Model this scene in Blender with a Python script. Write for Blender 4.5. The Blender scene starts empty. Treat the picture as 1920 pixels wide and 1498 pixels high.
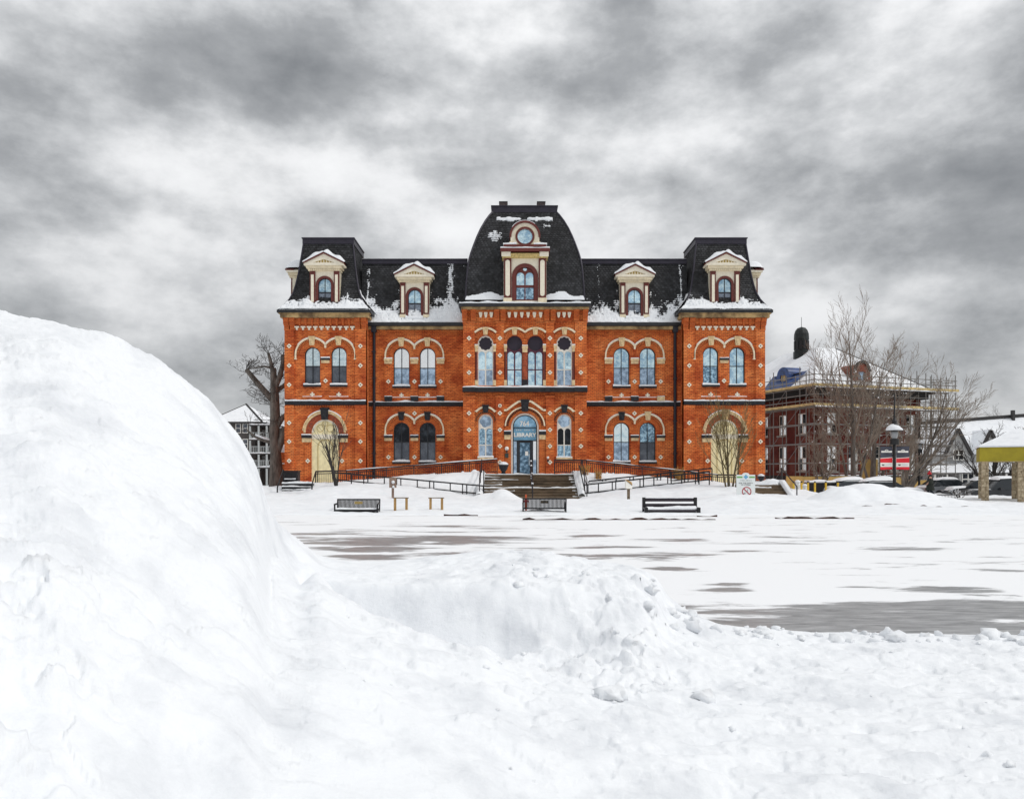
import bpy, math, random
import numpy as np
from mathutils import Vector, Matrix
from mathutils.geometry import tessellate_polygon
R = math.radians
scene = bpy.context.scene
col = scene.collection

# ------------------------------------------------------------------ camera
F, CX, HY, CZ = 1443.0, 960.0, 885.0, 1.6      # focal length and horizon of the 1920x1498 photograph
cam_d = bpy.data.cameras.new('camera'); cam = bpy.data.objects.new('camera', cam_d); col.objects.link(cam)
cam.location = (0, 0, CZ); cam.rotation_euler = (R(90), 0, 0)
cam_d.sensor_fit = 'HORIZONTAL'; cam_d.sensor_width = 36.0; cam_d.lens = 36.0 * F / 1920.0
cam_d.shift_y = (HY - 749.0) / 1920.0
cam_d.clip_start = 0.1; cam_d.clip_end = 6000
scene.camera = cam
scene.render.engine = 'CYCLES'
scene.cycles.use_denoising = True
scene.cycles.max_bounces = 6; scene.cycles.diffuse_bounces = 3; scene.cycles.glossy_bounces = 3
scene.view_settings.view_transform = 'Standard'; scene.view_settings.look = 'None'
scene.view_settings.gamma = 1.0; scene.view_settings.use_curve_mapping = False
scene.view_settings.exposure = 0.25

# ------------------------------------------------------------------ sun and overcast sky
SUN_EL, SUN_AZ = 46.0, 110.0          # azimuth clockwise from +Y: from the right
sd = bpy.data.lights.new('sun', 'SUN'); sun = bpy.data.objects.new('sun', sd); col.objects.link(sun)
sd.energy = 1.15; sd.angle = R(10); sd.color = (1.0, 0.965, 0.92)
_d = Vector((math.sin(R(SUN_AZ)) * math.cos(R(SUN_EL)), math.cos(R(SUN_AZ)) * math.cos(R(SUN_EL)), math.sin(R(SUN_EL))))
sun.rotation_euler = _d.to_track_quat('Z', 'Y').to_euler(); sun.location = _d * 80

world = bpy.data.worlds.new('World'); scene.world = world; world.use_nodes = True
def build_sky():
    nt = world.node_tree; nt.nodes.clear(); L = nt.links
    def N(t, **k):
        n = nt.nodes.new(t)
        for a, b in k.items(): setattr(n, a, b)
        return n
    def M(op, a, b=None, c=None, clamp=False):
        n = N('ShaderNodeMath', operation=op, use_clamp=clamp)
        for i, v in enumerate((a, b, c)):
            if v is None: continue
            if isinstance(v, (int, float)): n.inputs[i].default_value = v
            else: L.new(v, n.inputs[i])
        return n.outputs[0]
    tc = N('ShaderNodeTexCoord')
    sp = N('ShaderNodeSeparateXYZ'); L.new(tc.outputs['Generated'], sp.inputs[0])
    X, Y, Z = sp.outputs
    uv = N('ShaderNodeCombineXYZ'); L.new(X, uv.inputs[0]); L.new(Y, uv.inputs[1]); L.new(M('MULTIPLY', Z, 1.75), uv.inputs[2])
    def noise(scale, detail, rough, dist, off):
        mp = N('ShaderNodeMapping'); mp.inputs['Location'].default_value = off
        mp.inputs['Scale'].default_value = (1.0, 1.0, 1.0)
        L.new(uv.outputs[0], mp.inputs[0])
        n = N('ShaderNodeTexNoise'); n.noise_dimensions = '3D'
        n.inputs['Scale'].default_value = scale; n.inputs['Detail'].default_value = detail
        n.inputs['Roughness'].default_value = rough; n.inputs['Distortion'].default_value = dist
        L.new(mp.outputs[0], n.inputs['Vector']); return n.outputs[0]
    big = noise(2.7, 4, 0.5, 0.0, SKY_OFF)
    mid = noise(6.4, 14, 0.585, 0.0, (7.1, 2.2, 1.3))
    dens = M('ADD', M('MULTIPLY', big, 0.62), M('MULTIPLY', mid, 0.84)); dens = M('SUBTRACT', dens, 0.132)
    # the farther off, the more the layers run together
    far = M('POWER', 2.718, M('MULTIPLY', M('MAXIMUM', Z, 0.0), -9.0)); dens = M('ADD', dens, M('MULTIPLY', far, M('MULTIPLY', M('SUBTRACT', 0.54, dens), 0.7)))
    # cloud masses: banks and rifts, given by the direction in which they lie
    for (px, py, sx, sy, amp) in SKY_MASS:
        dx = (px - CX) / F; dz = (HY - py) / F
        ax = M('SUBTRACT', M('DIVIDE', X, M('MAXIMUM', Y, 0.05)), dx)
        az = M('SUBTRACT', M('DIVIDE', Z, M('MAXIMUM', Y, 0.05)), dz)
        q = M('ADD', M('POWER', M('DIVIDE', ax, sx / F), 2.0), M('POWER', M('DIVIDE', az, sy / F), 2.0))
        g = M('MULTIPLY', M('POWER', 2.718, M('MULTIPLY', q, -0.5)), amp)
        dens = M('ADD', dens, g)
    cr = N('ShaderNodeValToRGB'); L.new(dens, cr.inputs[0]); e = cr.color_ramp
    e.interpolation = 'B_SPLINE'
    e.elements[0].position = 0.30; e.elements[0].color = (0.98, 0.99, 1.0, 1)
    e.elements[1].position = 0.98; e.elements[1].color = (0.16, 0.170, 0.184, 1)
    for p, c in ((0.46, (0.90, 0.905, 0.915)), (0.58, (0.62, 0.634, 0.648)), (0.72, (0.37, 0.382, 0.396))):
        k = e.elements.new(p); k.color = c + (1,)
    # an overcast sky is brighter overhead than near the horizon
    lift = M('ADD', 0.93, M('MULTIPLY', M('POWER', M('MAXIMUM', Z, 0.0), 1.5), ZEN))
    mul = N('ShaderNodeVectorMath', operation='SCALE'); L.new(cr.outputs[0], mul.inputs[0]); L.new(lift, mul.inputs['Scale'])
    sky = N('ShaderNodeTexSky'); sky.sky_type = 'NISHITA'; sky.sun_disc = False
    sky.sun_elevation = R(SUN_EL); sky.sun_rotation = R(SUN_AZ)
    b1 = N('ShaderNodeBackground'); b1.inputs[1].default_value = SKY_STR; L.new(mul.outputs[0], b1.inputs[0])
    b2 = N('ShaderNodeBackground'); b2.inputs[1].default_value = 0.05; L.new(sky.outputs[0], b2.inputs[0])
    mx = N('ShaderNodeMixShader'); mx.inputs[0].default_value = 0.06
    L.new(b1.outputs[0], mx.inputs[1]); L.new(b2.outputs[0], mx.inputs[2])
    o = N('ShaderNodeOutputWorld'); L.new(mx.outputs[0], o.inputs[0])
SKY_OFF = (3.4, 1.7, 0.4); ZEN = 0.7; SKY_STR = 0.82
SKY_MASS = [(40, 250, 150, 75, .24), (480, 110, 260, 70, .15), (1050, 150, 200, 50, .12), (1840, 330, 150, 45, .20), (1780, 465, 170, 34, .15), (110, 380, 120, 34, .14),
            (430, 300, 230, 55, -.13), (1270, 285, 150, 50, -.11), (880, 400, 420, 80, -.09), (190, 160, 60, 50, -.10), (90, 510, 130, 40, -.10), (1480, 90, 230, 80, .10), (1250, 30, 200, 50, .05)]
build_sky()

# ------------------------------------------------------------------ numpy noise
def _hash(ix, iy, seed):
    h = (ix.astype(np.int64) * 374761393 + iy.astype(np.int64) * 668265263 + seed * 982451653) & 0xffffffff
    h = ((h ^ (h >> 13)) * 1274126177) & 0xffffffff
    return ((h ^ (h >> 16)) & 0xffff) / 65535.0
def perlin(x, y, seed=0):
    x = np.asarray(x, float); y = np.asarray(y, float)
    ix = np.floor(x); iy = np.floor(y); fx = x - ix; fy = y - iy
    u = fx * fx * fx * (fx * (fx * 6 - 15) + 10); v = fy * fy * fy * (fy * (fy * 6 - 15) + 10)
    def g(a, b):
        t = _hash(ix + a, iy + b, seed) * 2 * math.pi
        return np.cos(t) * (fx - a) + np.sin(t) * (fy - b)
    return ((g(0, 0) * (1 - u) + g(1, 0) * u) * (1 - v) + (g(0, 1) * (1 - u) + g(1, 1) * u) * v) * 1.5
def fbm(x, y, octaves=4, seed=0, gain=0.5):
    s = 0; a = 1.0; f = 1.0
    for k in range(octaves):
        s = s + a * perlin(x * f, y * f, seed + 17 * k); a *= gain; f *= 2.03
    return s
def sstep(a, b, x):
    t = np.clip((np.asarray(x, float) - a) / (b - a), 0, 1); return t * t * (3 - 2 * t)

# ------------------------------------------------------------------ materials
MATS = {}
def mat(name, c, rough=0.7, var=0.0, vscale=4.0, bump=0.0, bscale=30.0, metal=0.0, spec=0.5, c2=None, stretch=(1, 1, 1), island=0.0, vdetail=5):
    m = bpy.data.materials.new(name); m.use_nodes = True; nt = m.node_tree; L = nt.links
    b = nt.nodes['Principled BSDF']
    b.inputs['Base Color'].default_value = (*c, 1); b.inputs['Roughness'].default_value = rough
    b.inputs['Metallic'].default_value = metal; b.inputs['Specular IOR Level'].default_value = spec
    if var or bump or island:
        tc = nt.nodes.new('ShaderNodeTexCoord'); mp = nt.nodes.new('ShaderNodeMapping')
        mp.inputs['Scale'].default_value = stretch; L.new(tc.outputs['Object'], mp.inputs[0])
    out = None
    if var:
        n = nt.nodes.new('ShaderNodeTexNoise'); n.inputs['Scale'].default_value = vscale; n.inputs['Detail'].default_value = vdetail
        n.inputs['Roughness'].default_value = 0.6
        L.new(mp.outputs[0], n.inputs['Vector'])
        r = nt.nodes.new('ShaderNodeValToRGB'); L.new(n.outputs[0], r.inputs[0])
        d = c2 if c2 else tuple(v * (1 - var) for v in c)
        e = c if c2 else tuple(min(1, v * (1 + var * 0.6)) for v in c)
        r.color_ramp.elements[0].position = 0.36; r.color_ramp.elements[0].color = (*d, 1)
        r.color_ramp.elements[1].position = 0.64; r.color_ramp.elements[1].color = (*e, 1)
        out = r.outputs[0]
    if island:
        g = nt.nodes.new('ShaderNodeNewGeometry'); mr = nt.nodes.new('ShaderNodeMapRange')
        L.new(g.outputs['Random Per Island'], mr.inputs[0]); mr.inputs[3].default_value = 1 - island; mr.inputs[4].default_value = 1 + island
        vm = nt.nodes.new('ShaderNodeVectorMath'); vm.operation = 'SCALE'
        if out: L.new(out, vm.inputs[0])
        else: vm.inputs[0].default_value = c
        L.new(mr.outputs[0], vm.inputs['Scale']); out = vm.outputs[0]
    if out: L.new(out, b.inputs['Base Color'])
    if bump:
        n = nt.nodes.new('ShaderNodeTexNoise'); n.inputs['Scale'].default_value = bscale; n.inputs['Detail'].default_value = 5
        L.new(mp.outputs[0], n.inputs['Vector'])
        bp = nt.nodes.new('ShaderNodeBump'); bp.inputs['Strength'].default_value = bump; bp.inputs['Distance'].default_value = 0.02
        L.new(n.outputs[0], bp.inputs['Height']); L.new(bp.outputs[0], b.inputs['Normal'])
    MATS[name] = m; return m

def brick_mat(name, ca, cb, mortar, dirt_shade, bw=0.235, rh=0.08, tint=0.45, spot=0.9):
    m = bpy.data.materials.new(name); m.use_nodes = True; nt = m.node_tree; L = nt.links
    N = nt.nodes.new; b = nt.nodes['Principled BSDF']; b.inputs['Roughness'].default_value = 0.85
    b.inputs['Specular IOR Level'].default_value = 0.2
    tc = N('ShaderNodeTexCoord'); s = N('ShaderNodeSeparateXYZ'); L.new(tc.outputs['Object'], s.inputs[0])
    a = N('ShaderNodeMath'); a.operation = 'ADD'; L.new(s.outputs[0], a.inputs[0]); L.new(s.outputs[1], a.inputs[1])
    c = N('ShaderNodeCombineXYZ'); L.new(a.outputs[0], c.inputs[0]); L.new(s.outputs[2], c.inputs[1])
    br = N('ShaderNodeTexBrick'); L.new(c.outputs[0], br.inputs['Vector'])
    br.inputs['Color1'].default_value = (*ca, 1); br.inputs['Color2'].default_value = (*cb, 1); br.inputs['Mortar'].default_value = (*mortar, 1)
    br.inputs['Scale'].default_value = 1.0; br.inputs['Brick Width'].default_value = bw; br.inputs['Row Height'].default_value = rh
    br.inputs['Mortar Size'].default_value = 0.010; br.inputs['Bias'].default_value = -0.15
    n1 = N('ShaderNodeTexNoise'); n1.inputs['Scale'].default_value = 0.7; n1.inputs['Detail'].default_value = 4; L.new(c.outputs[0], n1.inputs['Vector'])
    r1 = N('ShaderNodeValToRGB'); L.new(n1.outputs[0], r1.inputs[0])
    r1.color_ramp.elements[0].position = 0.38; r1.color_ramp.elements[0].color = (1 - tint * .8, 1 - tint * 1.25, 1 - tint * 1.2, 1)
    r1.color_ramp.elements[1].position = 0.52; r1.color_ramp.elements[1].color = (1.0, 1.0, 1.0, 1)
    k1 = r1.color_ramp.elements.new(0.68); k1.color = (1.04, 1.25, 1.4, 1)
    mp = N('ShaderNodeMapping'); mp.inputs['Scale'].default_value = (3.2, 9.5, 1); L.new(c.outputs[0], mp.inputs[0])
    n2 = N('ShaderNodeTexNoise'); n2.inputs['Scale'].default_value = 1.0; n2.inputs['Detail'].default_value = 3; n2.inputs['Roughness'].default_value = 0.75; L.new(mp.outputs[0], n2.inputs['Vector'])
    r2 = N('ShaderNodeValToRGB'); L.new(n2.outputs[0], r2.inputs[0])
    r2.color_ramp.elements[0].position = 0.30; r2.color_ramp.elements[0].color = (*dirt_shade, 1)
    r2.color_ramp.elements[1].position = 0.48; r2.color_ramp.elements[1].color = (1, 1, 1, 1)
    m1 = N('ShaderNodeMix'); m1.data_type = 'RGBA'; m1.blend_type = 'MULTIPLY'; m1.inputs[0].default_value = 1.0
    L.new(br.outputs[0], m1.inputs[6]); L.new(r1.outputs[0], m1.inputs[7])
    m2 = N('ShaderNodeMix'); m2.data_type = 'RGBA'; m2.blend_type = 'MULTIPLY'; m2.inputs[0].default_value = spot
    L.new(m1.outputs[2], m2.inputs[6]); L.new(r2.outputs[0], m2.inputs[7])
    L.new(m2.outputs[2], b.inputs['Base Color'])
    bp = N('ShaderNodeBump'); bp.inputs['Strength'].default_value = 0.6; bp.inputs['Distance'].default_value = 0.012; bp.invert = True
    L.new(br.outputs['Fac'], bp.inputs['Height']); L.new(bp.outputs[0], b.inputs['Normal'])
    MATS[name] = m; return m

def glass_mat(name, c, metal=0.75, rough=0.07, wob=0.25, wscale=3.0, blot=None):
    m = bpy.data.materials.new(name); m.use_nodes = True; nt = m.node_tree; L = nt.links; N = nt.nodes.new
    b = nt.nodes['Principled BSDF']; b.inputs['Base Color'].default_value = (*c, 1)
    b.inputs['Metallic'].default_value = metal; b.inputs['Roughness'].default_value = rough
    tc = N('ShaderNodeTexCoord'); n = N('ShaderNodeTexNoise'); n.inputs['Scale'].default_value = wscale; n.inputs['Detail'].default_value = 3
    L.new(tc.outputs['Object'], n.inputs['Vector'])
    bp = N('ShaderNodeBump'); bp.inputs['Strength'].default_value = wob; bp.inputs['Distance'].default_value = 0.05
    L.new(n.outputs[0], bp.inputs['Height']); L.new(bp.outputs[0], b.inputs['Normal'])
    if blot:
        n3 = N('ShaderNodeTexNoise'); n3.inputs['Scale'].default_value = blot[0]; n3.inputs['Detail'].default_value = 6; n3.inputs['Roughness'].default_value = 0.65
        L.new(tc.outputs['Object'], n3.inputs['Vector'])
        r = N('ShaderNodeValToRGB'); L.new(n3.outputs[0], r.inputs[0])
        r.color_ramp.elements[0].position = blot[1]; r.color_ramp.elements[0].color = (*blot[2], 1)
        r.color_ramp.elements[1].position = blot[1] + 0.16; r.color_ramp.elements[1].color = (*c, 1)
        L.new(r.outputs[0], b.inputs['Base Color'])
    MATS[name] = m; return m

def snow_mat(name, c=(0.86, 0.88, 0.905), bump=0.35, b1=9.0, b2=55.0, dirt_shade=0.05):
    m = bpy.data.materials.new(name); m.use_nodes = True; nt = m.node_tree; L = nt.links; N = nt.nodes.new
    b = nt.nodes['Principled BSDF']; b.inputs['Roughness'].default_value = 0.75; b.inputs['Specular IOR Level'].default_value = 0.25
    tc = N('ShaderNodeTexCoord')
    n0 = N('ShaderNodeTexNoise'); n0.inputs['Scale'].default_value = 2.2; n0.inputs['Detail'].default_value = 7; n0.inputs['Roughness'].default_value = 0.62
    L.new(tc.outputs['Object'], n0.inputs['Vector'])
    r = N('ShaderNodeValToRGB'); L.new(n0.outputs[0], r.inputs[0])
    r.color_ramp.elements[0].position = 0.28; r.color_ramp.elements[0].color = (c[0] * (1 - dirt_shade * 2.6), c[1] * (1 - dirt_shade * 2.5), c[2] * (1 - dirt_shade * 2.3), 1)
    r.color_ramp.elements[1].position = 0.52; r.color_ramp.elements[1].color = (*c, 1)
    L.new(r.outputs[0], b.inputs['Base Color'])
    h = None
    for sc, w in ((b1, 1.0), (b2, 0.3)):
        n = N('ShaderNodeTexNoise'); n.inputs['Scale'].default_value = sc; n.inputs['Detail'].default_value = 6; n.inputs['Roughness'].default_value = 0.6
        L.new(tc.outputs['Object'], n.inputs['Vector'])
        q = N('ShaderNodeMath'); q.operation = 'MULTIPLY'; q.inputs[1].default_value = w; L.new(n.outputs[0], q.inputs[0])
        if h is None: h = q.outputs[0]
        else:
            s = N('ShaderNodeMath'); s.operation = 'ADD'; L.new(h, s.inputs[0]); L.new(q.outputs[0], s.inputs[1]); h = s.outputs[0]
    bp = N('ShaderNodeBump'); bp.inputs['Strength'].default_value = bump; bp.inputs['Distance'].default_value = 0.04
    L.new(h, bp.inputs['Height']); L.new(bp.outputs[0], b.inputs['Normal'])
    MATS[name] = m; return m

snow_mat('snow')
snow_mat('snow_near', bump=0.34, b1=9.0, b2=60.0, dirt_shade=0.075)  # grain is grey dirt plus blue-grey shading put into the snow colour
snow_mat('snow_far', bump=0.3, b1=2.0, b2=12.0, dirt_shade=0.04)
brick_mat('brick', (0.86, 0.235, 0.060), (0.58, 0.125, 0.032), (0.24, 0.070, 0.035), (0.36, 0.28, 0.29), tint=0.40, bw=0.27, rh=0.105)
brick_mat('brick_trim', (0.78, 0.205, 0.05), (0.58, 0.125, 0.03), (0.32, 0.11, 0.05), (0.55, 0.5, 0.5), tint=0.2)
brick_mat('brick_dark', (0.20, 0.045, 0.03), (0.13, 0.03, 0.022), (0.14, 0.07, 0.055), (0.5, 0.5, 0.5), bw=0.3, rh=0.1)
mat('slate', (0.025, 0.0255, 0.028), 0.75, var=0.5, vscale=1.2, bump=0.3, bscale=25, island=0.65)
mat('roof_metal', (0.030, 0.026, 0.040), 0.45, var=0.2, vscale=3, metal=0.3)
mat('gutter', (0.016, 0.017, 0.02), 0.5, var=0.4, vscale=3)
mat('pipe', (0.012, 0.014, 0.025), 0.4)
mat('stone_tan', (0.62, 0.43, 0.20), 0.85, var=0.4, vscale=1.5, bump=0.3, bscale=20, c2=(0.16, 0.10, 0.05))
mat('stone_pale', (0.74, 0.55, 0.31), 0.8, var=0.25, vscale=5, bump=0.2, bscale=20)
mat('cream', (0.80, 0.69, 0.49), 0.6, var=0.14, vscale=4, bump=0.15, bscale=18)
mat('cream_light', (0.84, 0.77, 0.62), 0.6, var=0.08, vscale=6)
mat('trim_cream', (0.82, 0.70, 0.50), 0.65, var=0.15, vscale=5)
mat('white_paint', (0.80, 0.76, 0.68), 0.6, var=0.1, vscale=6)
mat('maroon', (0.13, 0.022, 0.016), 0.55, var=0.2, vscale=5)
mat('ochre', (0.52, 0.37, 0.10), 0.7, var=0.3, vscale=14)
mat('stone_black', (0.016, 0.016, 0.020), 0.75, var=0.6, vscale=6, bump=0.4, bscale=25)
mat('frame_dark', (0.012, 0.013, 0.018), 0.4)
mat('black', (0.006, 0.006, 0.007), 0.5)
mat('black_metal', (0.011, 0.011, 0.013), 0.4, metal=0.4)
mat('rail_metal', (0.014, 0.010, 0.014), 0.45)
mat('board_purple', (0.020, 0.012, 0.020), 0.6, var=0.3, vscale=8)
mat('plywood_cream', (0.90, 0.79, 0.47), 0.7, var=0.12, vscale=4, bump=0.1, bscale=12)
mat('step_stone', (0.17, 0.122, 0.078), 0.85, var=0.5, vscale=2.5, bump=0.4, bscale=18, stretch=(0.35, 1, 1))
mat('concrete', (0.30, 0.28, 0.25), 0.9, var=0.25, vscale=3, bump=0.3)
glass_mat('glass_sky', (0.74, 0.94, 1.0), 0.92, blot=(2.4, 0.40, (0.36, 0.56, 0.72)))  # blotches put uneven, cloudy reflections into the pane colour
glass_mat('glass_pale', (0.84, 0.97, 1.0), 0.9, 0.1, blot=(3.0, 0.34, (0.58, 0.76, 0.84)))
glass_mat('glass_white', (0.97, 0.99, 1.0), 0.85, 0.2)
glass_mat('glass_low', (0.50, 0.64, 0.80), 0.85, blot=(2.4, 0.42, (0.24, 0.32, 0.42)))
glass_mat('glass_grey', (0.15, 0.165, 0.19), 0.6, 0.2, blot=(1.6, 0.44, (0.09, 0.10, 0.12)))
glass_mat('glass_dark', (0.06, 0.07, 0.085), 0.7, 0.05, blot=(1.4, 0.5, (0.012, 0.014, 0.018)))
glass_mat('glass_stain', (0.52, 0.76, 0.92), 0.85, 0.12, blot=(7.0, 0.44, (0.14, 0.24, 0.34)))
mat('boarded', (0.028, 0.020, 0.034), 0.7, var=0.2, vscale=2)

# ------------------------------------------------------------------ mesh helpers
class MB:
    def __init__(s): s.v = []; s.f = []; s.mi = []; s.cur = 0
    def add(s, vs, fs):
        o = len(s.v); s.v.extend(tuple(p) for p in vs)
        for f in fs: s.f.append(tuple(i + o for i in f)); s.mi.append(s.cur)
    def box(s, x0, x1, y0, y1, z0, z1):
        s.add([(x0, y0, z0), (x1, y0, z0), (x1, y1, z0), (x0, y1, z0), (x0, y0, z1), (x1, y0, z1), (x1, y1, z1), (x0, y1, z1)],
              [(0, 3, 2, 1), (4, 5, 6, 7), (0, 1, 5, 4), (1, 2, 6, 5), (2, 3, 7, 6), (3, 0, 4, 7)])
    def frustum(s, x0, x1, y0, y1, z0, z1, ix, iy):
        s.add([(x0, y0, z0), (x1, y0, z0), (x1, y1, z0), (x0, y1, z0), (x0 + ix, y0 + iy, z1), (x1 - ix, y0 + iy, z1), (x1 - ix, y1 - iy, z1), (x0 + ix, y1 - iy, z1)],
              [(0, 3, 2, 1), (4, 5, 6, 7), (0, 1, 5, 4), (1, 2, 6, 5), (2, 3, 7, 6), (3, 0, 4, 7)])
    def beam(s, a, b, w, h, up=(0, 0, 1)):
        a = Vector(a); b = Vector(b); d = (b - a).normalized(); u = Vector(up)
        if abs(d.dot(u)) > 0.98: u = Vector((0, 1, 0))
        r = d.cross(u).normalized() * (w / 2); t = r.cross(d).normalized() * (h / 2)
        s.add([a - r - t, a + r - t, a + r + t, a - r + t, b - r - t, b + r - t, b + r + t, b - r + t],
              [(0, 3, 2, 1), (4, 5, 6, 7), (0, 1, 5, 4), (1, 2, 6, 5), (2, 3, 7, 6), (3, 0, 4, 7)])
    def tube(s, pts, rad, n=6, cap=True):
        pts = [Vector(p) for p in pts]; m = len(pts)
        if not hasattr(rad, '__len__'): rad = [rad] * m
        d0 = (pts[1] - pts[0]).normalized(); ref = Vector((0, 0, 1)) if abs(d0.z) < 0.9 else Vector((1, 0, 0))
        a = d0.cross(ref).normalized(); o = len(s.v)
        for i in range(m):
            d = (pts[min(i + 1, m - 1)] - pts[max(i - 1, 0)]).normalized()
            a = (a - d * a.dot(d)).normalized(); b = d.cross(a)
            for k in range(n):
                t = 2 * math.pi * k / n; s.v.append(tuple(pts[i] + (a * math.cos(t) + b * math.sin(t)) * rad[i]))
        for i in range(m - 1):
            for k in range(n):
                s.f.append((o + i * n + k, o + i * n + (k + 1) % n, o + (i + 1) * n + (k + 1) % n, o + (i + 1) * n + k)); s.mi.append(s.cur)
        if cap:
            s.f.append(tuple(o + k for k in reversed(range(n)))); s.mi.append(s.cur)
            s.f.append(tuple(o + (m - 1) * n + k for k in range(n))); s.mi.append(s.cur)
    def lathe(s, prof, c=(0, 0, 0), n=16, ax='z'):
        o = len(s.v)
        for r, z in prof:
            for k in range(n):
                t = 2 * math.pi * k / n; x, y = r * math.cos(t), r * math.sin(t)
                p = (x, y, z) if ax == 'z' else ((x, z, y) if ax == 'y' else (z, x, y))
                s.v.append((p[0] + c[0], p[1] + c[1], p[2] + c[2]))
        for i in range(len(prof) - 1):
            for k in range(n):
                s.f.append((o + i * n + k, o + i * n + (k + 1) % n, o + (i + 1) * n + (k + 1) % n, o + (i + 1) * n + k)); s.mi.append(s.cur)
        s.f.append(tuple(o + k for k in range(n))); s.mi.append(s.cur)
        s.f.append(tuple(o + (len(prof) - 1) * n + k for k in range(n))); s.mi.append(s.cur)
    def plate(s, outer, holes, ya, yb, back=False):
        """(x, z) outline with holes, standing in the plane y = ya, reveals running back to yb"""
        loops = [outer] + list(holes)
        flat = [p for l in loops for p in l]
        tris = tessellate_polygon([[Vector((p[0], p[1], 0)) for p in l] for l in loops])
        s.add([(p[0], ya, p[1]) for p in flat], [tuple(t) for t in tris])
        if back: s.add([(p[0], yb, p[1]) for p in flat], [tuple(t) for t in tris])
        for l in loops:
            n = len(l)
            s.add([(p[0], ya, p[1]) for p in l] + [(p[0], yb, p[1]) for p in l], [(i, (i + 1) % n, n + (i + 1) % n, n + i) for i in range(n)])
    def band(s, cx, cz, r0, r1, a0, a1, ya, yb, n=18):
        """a curved moulding: ring sector in the facade plane"""
        o = len(s.v)
        for i in range(n + 1):
            t = a0 + (a1 - a0) * i / n; c, q = math.cos(t), math.sin(t)
            for r, y in ((r0, ya), (r1, ya), (r1, yb), (r0, yb)): s.v.append((cx + r * c, y, cz + r * q))
        for i in range(n):
            for k in range(4):
                s.f.append((o + 4 * i + k, o + 4 * i + (k + 1) % 4, o + 4 * i + 4 + (k + 1) % 4, o + 4 * i + 4 + k)); s.mi.append(s.cur)
        for q in (0, 4 * n): s.f.append((o + q, o + q + 1, o + q + 2, o + q + 3)); s.mi.append(s.cur)
    def build(s, name, material, parent=None, local=False, smooth=False, kind=None, label=None, sharp=None):
        me = bpy.data.meshes.new(name)
        off = (0, 0, 0) if (local or parent is None) else WP[parent.name]
        vs = s.v if off == (0, 0, 0) else [(p[0] - off[0], p[1] - off[1], p[2] - off[2]) for p in s.v]
        me.from_pydata(vs, [], s.f); me.update()
        ms = material if isinstance(material, (list, tuple)) else [material]
        for q in ms: me.materials.append(MATS[q])
        if len(ms) > 1: me.polygons.foreach_set('material_index', s.mi)
        if smooth:
            me.polygons.foreach_set('use_smooth', [True] * len(me.polygons))
            if sharp: me.set_sharp_from_angle(angle=R(sharp))
        o = bpy.data.objects.new(name, me); col.objects.link(o)
        if parent is not None: o.parent = parent
        WP[o.name] = off if parent is not None else (0, 0, 0)
        if kind: o['kind'] = kind
        if label: o['label'] = label
        return o
WP = {}
def thing(name, label, cat, loc=(0, 0, 0), group=None, rz=0.0):
    o = bpy.data.objects.new(name, None); col.objects.link(o); o.location = loc; o.rotation_euler = (0, 0, rz)
    o.empty_display_size = 0.3; o['label'] = label; o['category'] = cat
    if group: o['group'] = group
    WP[o.name] = tuple(loc); return o
def tag(o, label, cat, group=None):
    o['label'] = label; o['category'] = cat
    if group: o['group'] = group
    return o
def inst(src, name, parent, world_pos, rz=0.0, scale=None):
    """another object that shares src's mesh"""
    o = bpy.data.objects.new(name, src.data if hasattr(src, 'data') else src); col.objects.link(o)
    w = WP[parent.name] if parent is not None else (0, 0, 0)
    o.parent = parent; o.location = (world_pos[0] - w[0], world_pos[1] - w[1], world_pos[2] - w[2]); o.rotation_euler = (0, 0, rz)
    if scale: o.scale = scale
    return o
def copy_tree(o, parent=None):
    c = o.copy(); col.objects.link(c); c.parent = parent; WP[c.name] = tuple(c.location)
    for ch in list(o.children): copy_tree(ch, c)
    return c
UNIT = {}
def strut(name, a, b, r, m, parent, n=6):
    """a round bar between two points; all bars of one material share one mesh"""
    key = (m, n)
    if key not in UNIT:
        mb = MB(); mb.tube([(0, 0, 0), (0, 0, 1)], 1.0, n)
        me = bpy.data.meshes.new('bar'); me.from_pydata(mb.v, [], mb.f); me.materials.append(MATS[m]); UNIT[key] = me
    a = Vector(a); b = Vector(b); d = b - a
    o = bpy.data.objects.new(name, UNIT[key]); col.objects.link(o); o.parent = parent
    w = Vector(WP[parent.name]) if parent is not None else Vector((0, 0, 0))
    o.matrix_basis = Matrix.Translation(a - w) @ d.to_track_quat('Z', 'Y').to_matrix().to_4x4() @ Matrix.Diagonal((r, r, d.length, 1))
    return o
def text_part(name, body, size, parent, pos, m, width=None, depth=0.01, bold=0.0, align='CENTER'):
    cu = bpy.data.curves.new(name, 'FONT'); cu.body = body; cu.size = size; cu.align_x = align; cu.align_y = 'CENTER'
    cu.extrude = depth; cu.offset = bold; cu.resolution_u = 3
    t = bpy.data.objects.new(name, cu); col.objects.link(t); bpy.context.view_layer.update()
    me = bpy.data.meshes.new_from_object(t.evaluated_get(bpy.context.evaluated_depsgraph_get()))
    bpy.data.objects.remove(t)
    w0 = max(v.co.x for v in me.vertices) - min(v.co.x for v in me.vertices)
    k = (width / w0) if width else 1.0
    for v in me.vertices: v.co = (v.co.x * k, -v.co.z, v.co.y)
    me.materials.clear(); me.materials.append(MATS[m])
    o = bpy.data.objects.new(name, me); col.objects.link(o); o.parent = parent
    w = WP[parent.name]; o.location = (pos[0] - w[0], pos[1] - w[1], pos[2] - w[2]); return o
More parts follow.
